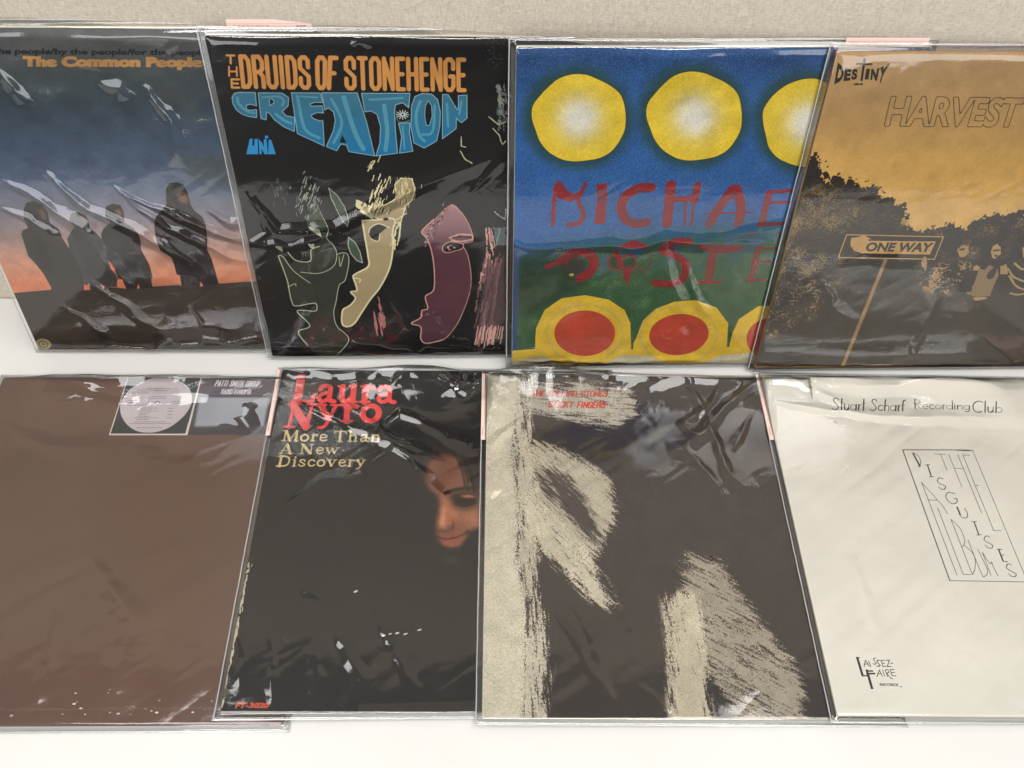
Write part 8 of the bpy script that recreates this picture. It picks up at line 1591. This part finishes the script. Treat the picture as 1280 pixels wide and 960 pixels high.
FOLDS={
'sunset':[
[0.35,0.1,[[12.99,17.96],[14.3,16.15],[16.79,13.8],[22.11,10.77]]],
[0.3,0.09,[[13.08,17.81],[16.27,15.84],[19.3,14.12],[22.87,12.83]]],
[0.7,0.16,[[4.01,18.61],[6.89,16.37],[9.44,13.64],[10.42,8.63]]],
[0.6,0.14,[[7.91,19.34],[10.12,15.84],[13.61,13.64],[17.82,10.77]]],
[0.5,0.1,[[2.74,16.14],[4.99,14.83],[7.52,12.02]]],
[0.25,0.07,[[13.33,17.51],[18.17,15.22],[22.52,12.83]]],
[0.25,0.07,[[15.84,12.84],[16.85,11.19],[17.76,10.51],[15.28,12.02]]],
[0.25,0.06,[[16.22,5.5],[17.29,3.63],[20.57,2.96]]],
[0.15,0.1,[[1.5,0.57],[6.91,0.55],[7.44,1.05],[11.94,0.54],[12.51,1.23],[13.4,1.72],[14.39,1.03],[16.36,1.22],[16.92,2.0],[19.49,1.41],[22.3,1.99]]],
[0.6,0.08,[[14.45,26.78],[15.94,26.59],[16.13,25.51]]],
[0.5,0.08,[[17.76,26.47],[19.29,23.87],[18.92,19.72]]],
[0.5,0.1,[[7.1,27.69],[8.02,25.16]]],
[0.4,0.09,[[20.38,15.84],[21.8,14.44],[22.81,14.28]]],
[0.5,0.06,[[4.45,5.97],[6.94,3.18],[8.65,1.24]]],
[0.7,0.07,[[7.88,8.64],[11.74,4.11],[13.9,2.2]]]],
'faces':[
[0.5,0.12,[[1.89,17.45],[3.6,14.75],[8.43,14.9],[15.54,18.55],[22.79,21.65]]],
[0.3,0.08,[[1.49,18.2],[2.51,14.36],[1.02,13.33],[3.98,12.75],[8.37,14.34]]],
[0.35,0.07,[[20.24,18.17],[22.79,21.08]]],
[0.15,0.1,[[0.93,1.79],[8.44,1.82],[8.89,2.5],[12.28,1.78],[14.55,0.97],[15.36,1.76],[20.78,1.21]]],
[0.15,0.06,[[1.47,1.3],[14.54,0.87],[22.73,1.09]]],
[0.4,0.06,[[12.05,8.47],[14.6,1.96]]],
[0.5,0.06,[[5.49,13.55],[5.77,4.9]]],
[0.3,0.05,[[11.44,30.43],[12.07,30.84],[13.21,30.26]]]],
'circles':[
[0.5,0.12,[[0.48,14.64],[2.58,13.66],[4.66,13.97],[8.85,14.01],[10.97,13.75],[13.68,14.54],[18.66,14.09],[24.23,14.45]]],
[0.4,0.08,[[16.14,12.06],[17.38,8.62],[18.55,5.89]]],
[0.6,0.06,[[9.8,30.95],[9.89,27.31],[9.98,23.39]]],
[0.5,0.1,[[17.89,14.5],[20.55,15.27],[24.32,15.64]]],
[0.5,0.08,[[13.68,14.54],[14.94,10.38],[17.04,5.91]]],
[0.3,0.06,[[1.4,1.34],[9.94,1.01],[23.25,1.01]]]],
'amber':[
[0.5,0.08,[[5.81,12.5],[8.5,13.16],[12.89,12.89]]],
[0.4,0.06,[[4.81,10.82],[6.23,8.19],[8.98,6.35]]],
[0.4,0.06,[[15.88,1.5],[15.63,3.47],[15.66,9.03]]],
[0.15,0.05,[[1.01,1.13],[12.89,0.92],[26.46,0.89]]]],
'brown':[
[0.8,0.08,[[1.65,32.69],[4.3,28.04],[5.74,25.84]]],
[0.9,0.1,[[13.71,14.35],[16.62,10.83],[18.82,8.49],[19.14,2.6]]],
[0.5,0.06,[[12.78,8.83],[13.35,5.02],[13.7,2.04]]],
[0.5,0.08,[[4.88,32.03],[11.03,31.58],[16.97,31.99],[26.01,32.42]]],
[0.5,0.1,[[4.82,32.22],[8.25,30.81],[12.23,29.9],[21.91,29.94],[25.5,30.89]]],
[0.9,0.07,[[2.06,27.14],[7.23,24.55],[12.92,24.56]]]],
'black':[
[0.45,0.2,[[2.72,28.49],[4.67,27.6],[7.79,25.83],[12.31,23.68],[15.61,22.0]]],
[0.35,0.14,[[6.79,28.52],[8.78,26.99],[10.74,25.4],[13.75,23.51],[15.6,22.17]]],
[0.4,0.16,[[10.85,25.85],[11.1,26.47],[12.07,27.37],[15.48,25.61],[18.94,23.71]]],
[0.6,0.16,[[1.15,31.77],[5.73,31.52],[11.8,31.77],[18.7,31.54]]],
[0.5,0.15,[[16.4,31.72],[17.58,30.38],[18.71,31.16]]],
[0.6,0.16,[[15.28,30.94],[16.82,30.19],[17.97,29.82],[18.86,30.97]]],
[0.6,0.1,[[2.53,29.88],[0.72,30.53]]],
[0.6,0.1,[[11.16,29.95],[12.74,31.39]]],
[0.5,0.06,[[3.16,12.72],[5.8,9.93],[6.84,9.25]]],
[0.35,0.07,[[7.79,9.25],[8.76,5.97],[9.87,4.1],[11.23,2.39]]],
[0.3,0.06,[[11.01,8.77],[12.81,5.64],[14.85,2.14]]],
[0.3,0.05,[[0.96,6.64],[1.58,4.14],[1.47,2.33]]],
[0.4,0.06,[[6.82,7.27],[7.44,1.12]]],
[0.3,0.05,[[3.33,7.28],[4.38,1.14]]],
[0.5,0.05,[[2.52,17.16],[5.53,20.32],[11.11,20.34]]],
[0.4,0.12,[[12.31,23.68],[15.32,20.35],[16.82,17.18]]]],
'denimlike':[
[0.6,0.16,[[26.5,31.8],[22.94,28.9],[20.65,26.14],[18.19,24.35]]],
[0.4,0.12,[[22.99,31.74],[21.86,29.34],[18.9,27.0],[20.21,25.69]]],
[0.4,0.09,[[25.3,28.02],[23.93,25.75],[22.91,23.99]]],
[0.4,0.1,[[0.25,31.78],[1.03,29.89],[2.17,28.07]]],
[0.4,0.08,[[4.4,27.66],[1.8,25.39],[1.08,24.08]]],
[0.35,0.06,[[6.0,9.01],[8.35,5.16],[9.92,1.25]]],
[0.3,0.05,[[7.64,9.7],[9.05,6.42],[10.25,1.54]]],
[0.3,0.05,[[11.13,13.22],[11.84,9.74],[12.25,7.09]]],
[0.6,0.07,[[18.93,24.36],[20.64,21.02],[21.22,17.83]]],
[0.7,0.08,[[21.39,26.15],[22.2,21.87],[23.94,19.44]]],
[0.5,0.1,[[0.63,32.07],[12.18,32.11],[26.16,32.09]]],
[0.3,0.08,[[18.83,32.63],[20.03,31.68],[21.87,24.41]]],
[0.3,0.05,[[12.46,2.74],[14.69,0.98]]]],
'white':[
[0.8,0.1,[[0.26,31.36],[4.86,31.08],[11.84,31.04],[18.31,31.76],[25.75,31.63]]],
[0.6,0.08,[[0.6,29.01],[10.99,27.84],[23.94,27.73]]],
[0.6,0.08,[[2.3,31.89],[6.85,29.61],[8.93,28.72]]],
[0.5,0.05,[[5.07,13.11],[4.83,6.94]]]],
}
FRAMES={'sunset': [(-0.4498, 0.53478, 4.9e-05),
 (0.999971, 0.001653, 0.007464),
 (-0.007644, 0.216229, 0.976313),
 (0.0, -0.976341, 0.216235), 0.324, 0.316, 0.004], 'faces': [(-0.2223, 0.526327, 0.001389),
 (0.999817, 0.018608, -0.004479),
 (0.000349, 0.216235, 0.976341),
 (0.019136, -0.976164, 0.216189), 0.324, 0.316, 0.004], 'circles': [(0.0102, 0.515127, 0.001389),
 (0.999808, 0.019592, -3.2e-05),
 (-0.004206, 0.216233, 0.976333),
 (0.019136, -0.976145, 0.216274), 0.324, 0.316, 0.004], 'amber': [(0.2468, 0.513427, 0.001389),
 (0.999816, 0.018366, -0.005569),
 (0.001466, 0.216235, 0.97634),
 (0.019136, -0.976169, 0.216168), 0.324, 0.316, 0.004], 'brown': [(-0.4738, 0.1761, 0.0004),
 (1.0, -0.000559, 0.0),
 (0.000559, 1.0, 0.0),
 (-0.0, 0.0, 1.0), 0.324, 0.33, 0.0032], 'black': [(-0.2069, 0.1827, 0.0052),
 (0.999869, 0.006474, -0.014815),
 (-0.006475, 0.999979, 0.0),
 (0.014815, 9.6e-05, 0.99989), 0.324, 0.33, 0.0032], 'denimlike': [(-0.0142, 0.1786, 0.0052),
 (0.999881, -0.004206, -0.014815),
 (0.004206, 0.999991, 0.0),
 (0.014815, -6.2e-05, 0.99989), 0.324, 0.33, 0.0032], 'white': [(0.2497, 0.179, 0.0052),
 (0.999866, -0.006963, -0.014815),
 (0.006964, 0.999976, 0.0),
 (0.014814, -0.000103, 0.99989), 0.324, 0.33, 0.0032]}

# ---------------- materials
def mat(name):
    m = bpy.data.materials.new(name); m.use_nodes = True; nt = m.node_tree; return m, nt, nt.nodes['Principled BSDF']
def N(nt, t, **kw):
    n = nt.nodes.new(t)
    for k, v in kw.items(): setattr(n, k, v)
    return n
def noise_mat(name, c1, c2, scale, rough=.6, bump=.0, stretch=(1, 1, 1), detail=6, bscale=None, dist=.0005):
    m, nt, b = mat(name); tc = N(nt, 'ShaderNodeTexCoord'); mp = N(nt, 'ShaderNodeMapping'); mp.inputs['Scale'].default_value = stretch
    n = N(nt, 'ShaderNodeTexNoise'); n.inputs['Scale'].default_value = scale; n.inputs['Detail'].default_value = detail; n.inputs['Roughness'].default_value = .6
    r = N(nt, 'ShaderNodeValToRGB'); r.color_ramp.elements[0].position = .3; r.color_ramp.elements[1].position = .7
    r.color_ramp.elements[0].color = (*lin(c1), 1); r.color_ramp.elements[1].color = (*lin(c2), 1)
    L = nt.links.new; L(tc.outputs['Object'], mp.inputs[0]); L(mp.outputs[0], n.inputs[0]); L(n.outputs[0], r.inputs[0]); L(r.outputs[0], b.inputs['Base Color'])
    b.inputs['Roughness'].default_value = rough
    if bump:
        n2 = N(nt, 'ShaderNodeTexNoise'); n2.inputs['Scale'].default_value = bscale or scale; n2.inputs['Detail'].default_value = 8
        bp = N(nt, 'ShaderNodeBump'); bp.inputs['Strength'].default_value = bump; bp.inputs['Distance'].default_value = dist
        L(mp.outputs[0], n2.inputs[0]); L(n2.outputs[0], bp.inputs['Height']); L(bp.outputs[0], b.inputs['Normal'])
    return m
M_table = noise_mat('white_laminate', (200, 198, 195), (209, 207, 203), 5, .42, .08, bscale=420, dist=.0003)
M_paper = noise_mat('cream_paper_edge', (206, 198, 176), (226, 219, 200), 30, .8, stretch=(1, 1, 40))
M_tanedge = noise_mat('tan_paper_edge', (150, 112, 70), (182, 140, 88), 30, .8, stretch=(1, 1, 40))
M_darkedge = noise_mat('dark_worn_edge', (52, 46, 40), (110, 100, 84), 60, .8)
M_brownedge = noise_mat('brown_board_edge', (96, 70, 56), (116, 86, 70), 30, .7)
# woven fibre wallcovering
M_wall, nt, b = mat('fibre_wallcovering'); L = nt.links.new
tc = N(nt, 'ShaderNodeTexCoord'); cols = []
for sc, st_, seed in ((430, (1.7, 1, .45), 0), (560, (.45, 1, 1.9), 3.3), (1300, (1, 1, 1), 7.7), (2.2, (1, 1, 1), 1)):
    mp = N(nt, 'ShaderNodeMapping'); mp.inputs['Scale'].default_value = st_; mp.inputs['Location'].default_value = (seed, seed, 0); mp.inputs['Rotation'].default_value = (0, .12, 0)
    n = N(nt, 'ShaderNodeTexNoise'); n.inputs['Scale'].default_value = sc; n.inputs['Detail'].default_value = 5; L(tc.outputs['Object'], mp.inputs[0]); L(mp.outputs[0], n.inputs[0]); cols.append(n)
a1 = N(nt, 'ShaderNodeMath', operation='ADD'); a2 = N(nt, 'ShaderNodeMath', operation='ADD'); L(cols[0].outputs[0], a1.inputs[0]); L(cols[1].outputs[0], a1.inputs[1]); L(a1.outputs[0], a2.inputs[0]); L(cols[2].outputs[0], a2.inputs[1])
r = N(nt, 'ShaderNodeValToRGB'); mm = N(nt, 'ShaderNodeMath', operation='DIVIDE'); mm.inputs[1].default_value = 3; L(a2.outputs[0], mm.inputs[0]); L(mm.outputs[0], r.inputs[0])
r.color_ramp.elements[0].position = .36; r.color_ramp.elements[1].position = .64; r.color_ramp.elements[0].color = (*lin((166, 156, 141)), 1); r.color_ramp.elements[1].color = (*lin((204, 194, 179)), 1)
L(r.outputs[0], b.inputs['Base Color']); b.inputs['Roughness'].default_value = .85
bp = N(nt, 'ShaderNodeBump'); bp.inputs['Strength'].default_value = .8; bp.inputs['Distance'].default_value = .0008; L(mm.outputs[0], bp.inputs['Height']); L(bp.outputs[0], b.inputs['Normal'])
# clear sleeve film
def film_mat(name, haze, k, rough, tint=(1, 1, 1)):
    m = bpy.data.materials.new(name); m.use_nodes = True; nt = m.node_tree; nt.nodes.clear(); L = nt.links.new
    out = N(nt, 'ShaderNodeOutputMaterial'); tr = N(nt, 'ShaderNodeBsdfTransparent'); tr.inputs[0].default_value = (*tint, 1)
    gl = N(nt, 'ShaderNodeBsdfGlossy'); gl.inputs['Roughness'].default_value = rough; gl.inputs[0].default_value = (1, 1, 1, 1)
    df = N(nt, 'ShaderNodeBsdfDiffuse'); df.inputs[0].default_value = (.95, .95, .95, 1)
    fr = N(nt, 'ShaderNodeFresnel'); fr.inputs[0].default_value = 1.5; mu = N(nt, 'ShaderNodeMath', operation='MULTIPLY'); mu.use_clamp = True; mu.inputs[1].default_value = k
    tc = N(nt, 'ShaderNodeTexCoord'); n = N(nt, 'ShaderNodeTexNoise'); n.inputs['Scale'].default_value = 45; n.inputs['Detail'].default_value = 4; n.inputs['Distortion'].default_value = .6
    bp = N(nt, 'ShaderNodeBump'); bp.inputs['Strength'].default_value = .12; bp.inputs['Distance'].default_value = .0012
    L(tc.outputs['Object'], n.inputs[0]); L(n.outputs[0], bp.inputs['Height']); L(bp.outputs[0], gl.inputs['Normal']); L(bp.outputs[0], fr.inputs['Normal'])
    L(fr.outputs[0], mu.inputs[0]); m1 = N(nt, 'ShaderNodeMixShader'); m1.inputs[0].default_value = haze; L(tr.outputs[0], m1.inputs[1]); L(df.outputs[0], m1.inputs[2])
    m2 = N(nt, 'ShaderNodeMixShader'); L(mu.outputs[0], m2.inputs[0]); L(m1.outputs[0], m2.inputs[1]); L(gl.outputs[0], m2.inputs[2]); L(m2.outputs[0], out.inputs[0])
    return m
M_film = film_mat('clear_sleeve_film', .006, 1.5, .075)
M_seam = film_mat('sleeve_seam_film', .32, 2.4, .12, (.98, .98, .98))
def print_mat(name, im, rough=.38):
    m, nt, b = mat(name); L = nt.links.new; t = N(nt, 'ShaderNodeTexImage'); t.image = im; t.extension = 'EXTEND'
    n = N(nt, 'ShaderNodeTexNoise'); n.inputs['Scale'].default_value = 300; bp = N(nt, 'ShaderNodeBump'); bp.inputs['Strength'].default_value = .015; bp.inputs['Distance'].default_value = .0003
    tc = N(nt, 'ShaderNodeTexCoord'); L(tc.outputs['UV'], t.inputs[0]); 
    L(t.outputs[0], b.inputs['Base Color']); b.inputs['Roughness'].default_value = rough; b.inputs['Specular IOR Level'].default_value = .12
    return m
# ---------------- setting: white table top and the wallcovered wall behind it
slope = (.5123-.5276)/(.2468+.4498)
def wall_y(x): return .5276+slope*(x+.4498)+.0700+.0082
def slab(name, x0, x1, yf, yb, z0, z1, m, bev=.0):
    pts = [(x0, yf(x0), z0), (x1, yf(x1), z0), (x1, yb(x1), z0), (x0, yb(x0), z0), (x0, yf(x0), z1), (x1, yf(x1), z1), (x1, yb(x1), z1), (x0, yb(x0), z1)]
    return mesh_obj(name, pts, [(3, 2, 1, 0), (4, 5, 6, 7), (0, 1, 5, 4), (1, 2, 6, 5), (2, 3, 7, 6), (3, 0, 4, 7)], m)
tt = slab('table_top', -1.3, 1.3, lambda x: -.12, lambda x: wall_y(x)-.0015, -.03, 0, M_table); tag(tt, kind='structure')
wl = slab('wall', -1.6, 1.6, lambda x: wall_y(x), lambda x: wall_y(x)+.045, -.75, 1.1, M_wall); tag(wl, kind='structure')

# ---------------- records in clear sleeves
def dist_poly(X, Y, P):
    D = np.full(X.shape, 9.); T = np.zeros(X.shape); n = len(P)-1
    for i in range(n):
        a = np.array(P[i]); e_ = np.array(P[i+1])-a; l = e_@e_+1e-9
        t = np.clip(((X-a[0])*e_[0]+(Y-a[1])*e_[1])/l, 0, 1); d = np.hypot(X-a[0]-t*e_[0], Y-a[1]-t*e_[1])
        k = d < D; D = np.where(k, d, D); T = np.where(k, (i+t)/n, T)
    return D, T
def sstep(x): x = np.clip(x, 0, 1); return x*x*(3-2*x)
def film(name, w, h, th, folds, seed, parent, mL, puff, amp, cover_h):
    nx = 300; ny = 300; r = np.random.RandomState(seed)
    x = np.linspace(0, w, nx); y = np.linspace(0, h, ny); X, Y = np.meshgrid(x*100, y*100); W_, H_ = w*100, h*100
    cov = sstep((X-.12)/(mL[0]-.05))*sstep((W_-X-.12)/(mL[2]-.05))*sstep((Y-.10)/(mL[1]-.05))*sstep((H_-Y-.10)/(mL[3]-.02))
    z0 = .06; zc = th*100
    Z = z0+(zc-z0)*cov
    n1 = fbm(ny, nx, 60, seed, 2)-.5; n2 = fbm(ny, nx, 16, seed+7, 3)-.5; n3 = fbm(ny, nx, 78, seed+9, 3, 7)-.5
    ins = sstep((np.minimum(np.minimum(X, W_-X), np.minimum(Y, H_-Y)))/1.2)
    n7 = anoise(ny, nx, 1/.11, .62, 13, 1.7, seed+71, 2)
    Z += (n1*.12*amp+n2*.010*amp+n3*.006+np.abs(n7)*.008*amp)*ins
    top = sstep((Y-(H_-8.5))/7.5)
    n4 = 1-np.abs(anoise(ny, nx, 1/.11, .35, 9, 3.0, seed+21, 2))
    n6 = fbm(ny, nx, 90, seed+55, 2)-.5
    lift = np.clip((Y-(H_-7.5+n6*5))/7.0, 0, 1)
    Z += puff*ins*(lift**1.7*(5.0+n1*8)+top*(n2*.35+n4*.25))
    for fw, fh, P in folds:
        nxt = fbm(ny, nx, 14, seed+int(fw*100)+len(P), 2)-.5
        D, T = dist_poly(X+nxt*.5, Y+nxt*.5, P)
        env = np.clip(np.sin(np.pi*np.clip(T*.94+.03, 0, 1)), 0, 1)**.6
        Z += fh*1.15*env*np.clip(1-D/(fw*1.7*(.35+T)), 0, 1)**1.1
    V = np.stack([X/100, Y/100, np.maximum(Z, .03)/100], -1).reshape(-1, 3)
    idx = np.arange(nx*ny).reshape(ny, nx); f = np.stack([idx[:-1, :-1], idx[:-1, 1:], idx[1:, 1:], idx[1:, :-1]], -1).reshape(-1, 4)
    me = bpy.data.meshes.new(name); me.vertices.add(len(V)); me.vertices.foreach_set('co', V.astype(np.float32).ravel())
    me.loops.add(f.size); me.loops.foreach_set('vertex_index', f.astype(np.int32).ravel()); me.polygons.add(len(f))
    me.polygons.foreach_set('loop_start', np.arange(0, f.size, 4, dtype=np.int32)); me.polygons.foreach_set('use_smooth', np.ones(len(f), bool))
    me.materials.append(M_film); me.update(calc_edges=True)
    o = bpy.data.objects.new(name, me); C.objects.link(o); o.parent = parent
    return o
def rod(bm_v, bm_f, a, b, w, t, seg=10):
    # a softly wobbling flat bead along a sealed edge
    a = Vector(a); b = Vector(b); d = (b-a).normalized(); side = Vector((-d.y, d.x, 0)); base = len(bm_v); n = 40; r = random.Random(int(a.x*1e5)+int(b.y*1e5))
    for i in range(n+1):
        p = a.lerp(b, i/n)+side*(r.random()-.5)*.0003
        ww = w*(.8+.4*r.random())
        for k in range(6):
            q = k*math.pi/3; bm_v.append(tuple(p+side*math.cos(q)*ww+Vector((0, 0, 1))*(math.sin(q)*t+t)))
    for i in range(n):
        for k in range(6):
            k2 = (k+1) % 6; o_ = base+i*6; bm_f.append((o_+k, o_+k2, o_+6+k2, o_+6+k))
def cover(name, w, h, l, b_, z0, z1, mface, medge, parent, bend=0):
    # board with softly rounded corners, worn at the edge
    pts = []; rr = .0022
    for cx, cy, a0 in ((l+w-rr, b_+rr, -90), (l+w-rr, b_+h-rr, 0), (l+rr, b_+h-rr, 90), (l+rr, b_+rr, 180)):
        for k in range(5):
            t = math.radians(a0+k*22.5); pts.append((cx+rr*math.cos(t), cy+rr*math.sin(t)))
    n = len(pts); e_ = .0003; V = []
    def ring(z, ins):
        for x, y in pts:
            X = l+w/2; Y = b_+h/2; V.append((X+(x-X)*(1-ins/(w/2)), Y+(y-Y)*(1-ins/(h/2)), z))
    ring(z0, 0); ring(z1-e_, 0); ring(z1, e_)
    F_ = [tuple(range(n-1, -1, -1)), tuple(range(2*n, 3*n))]; mi = [1, 0]
    for r_ in range(2):
        for i in range(n): j = (i+1) % n; F_.append((r_*n+i, r_*n+j, r_*n+n+j, r_*n+n+i)); mi.append(1)
    uv = [((x-l)/w, (y-b_)/h) for x, y, z in V]
    return mesh_obj(name, V, F_, [mface, medge], parent, uvs=uv, midx=mi)
# flat price sticker with faint print
sp = Print(6.4, 1.4, 0, 0, 5, 640); sp.img[:] = (232, 200, 188)
sp.T((96, 70, 74), 'アメリカン-ロック', [(.4, .62), (3.2, .62), (3.2, .34), (.4, .34)], {})
sp.T((96, 70, 74), '2200', [(5.2, .62), (6.0, .62), (6.0, .36), (5.2, .36)], {'bold': .02})
sp.St((150, 110, 110), .03, [(.1, .85), (6.3, .85)], {})
M_stick = print_mat('pink_sticker_print', sp.image('sticker'), .5)
def sticker(x0, x1, y0, y1, z, parent, swap=False, lab=None):
    V = [(x0, y0, z), (x1, y0, z), (x1, y1, z), (x0, y1, z), (x0, y0, z-.0002), (x1, y0, z-.0002), (x1, y1, z-.0002), (x0, y1, z-.0002)]
    uv = [(0, 0), (1, 0), (1, 1), (0, 1)]*2 if not swap else [(1, 0), (1, 1), (0, 1), (0, 0)]*2
    o = mesh_obj('price_sticker', V, [(0, 1, 2, 3), (7, 6, 5, 4), (0, 4, 5, 1), (1, 5, 6, 2), (2, 6, 7, 3), (3, 7, 4, 0)], M_stick, parent, uvs=uv)
    return o
INFO = {
 'sunset': ('sleeved record with dark standing figures against a blue and orange dusk sky', M_paper, .3, 1.2, 1.0),
 'faces': ('black sleeved record with orange and blue lettering over outlined faces, leaning on the wall', M_paper, .3, 1.2, 1.0),
 'circles': ('blue and green sleeved record with yellow circles, red ovals and maroon hand drawn letters', M_paper, .3, 1.0, .7),
 'amber': ('amber sleeved record with a one way sign and dark trees, on the wall', M_tanedge, .3, .7, .5),
 'brown': ('plain brown sleeved record lying flat with a round grey label printed along its top edge', M_brownedge, .38, .9, .8),
 'black': ('black sleeved record lying flat with red and cream serif title and a shadowed smiling face', M_darkedge, .38, 1.1, 1.15),
 'denimlike': ('sleeved record lying flat with cream and near black grainy abstract patches and small red lettering', M_paper, .38, 1.1, 1.1),
 'white': ('off white sleeved record lying flat with thin black lettering and slanted frame', M_paper, .38, .7, .5)}
for n_, (k, fr) in enumerate(FRAMES.items()):
    O, U, V, Nn, w, h, th = fr; row = 0 if n_ < 4 else 1
    lab, medge, rough, amp, puffk = INFO[k]
    root = bpy.data.objects.new('sleeved_record', None); C.objects.link(root); root.empty_display_size = .03
    root.matrix_world = Matrix(((U[0], V[0], Nn[0], O[0]), (U[1], V[1], Nn[1], O[1]), (U[2], V[2], Nn[2], O[2]), (0, 0, 0, 1)))
    tag(root, lab, 'record', 'records leaning against the wall' if row == 0 else 'records lying flat in front')
    ml = (.6, .55, .55, .55) if row == 0 else (.55, .5, .5, .45)
    cw, ch = w*100-ml[0]-ml[2], h*100-ml[1]-ml[3]
    pr = Print(cw, ch, ml[0], ml[1], 100+n_*13).run(ART[k])
    # fine paper tooth and slight ink unevenness
    t = fbm(pr.H, pr.W, 5*pr.k, n_+3, 3)-.5; pr.img *= (1+.06*t+.035*(pr.gr-.5))[..., None]
    mf = print_mat('printed_cover_'+k, pr.image(k+'_print'), rough)
    cv = cover('album_cover', cw/100, ch/100, ml[0]/100, ml[1]/100, .0003, th*.82, mf, medge, root)
    film('plastic_sleeve', w, h, th*.82+.0005, FOLDS[k], 31+n_*7, root, ml, .22*puffk if row else .06*puffk, amp*(1 if row else .55), ch)
    V_, F2 = [], []
    for a, b_ in (((.001, 0, 0), (.001, h, 0)), ((w-.001, 0, 0), (w-.001, h, 0)), ((0, .001, 0), (w, .001, 0)), ((0, h-.001, 0), (w, h-.001, 0))): rod(V_, F2, a, b_, .0006, .0005)
    mesh_obj('sealed_edge', V_, F2, M_seam, root, True)
    # back sheet of the sleeve
    mesh_obj('back_film', [(0, 0, .0001), (w, 0, .0001), (w, h, .0001), (0, h, .0001)], [(0, 1, 2, 3)], M_film, root)
    if row == 0:
        sticker(w-.072, w-.009, h-.006, h+(.0010, .0036, .0006, .0006)[n_], th+(.0004, -.0008, -.002, -.002)[n_], root)
    else:
        if k in ('black', 'denimlike', 'white'): sticker(.0006, .0050, h-.080, h-.004, .0022, root, True)
        if k == 'white': sticker(w-.058, w-.004, h-.062, h-.004, th+.0015, root, True)
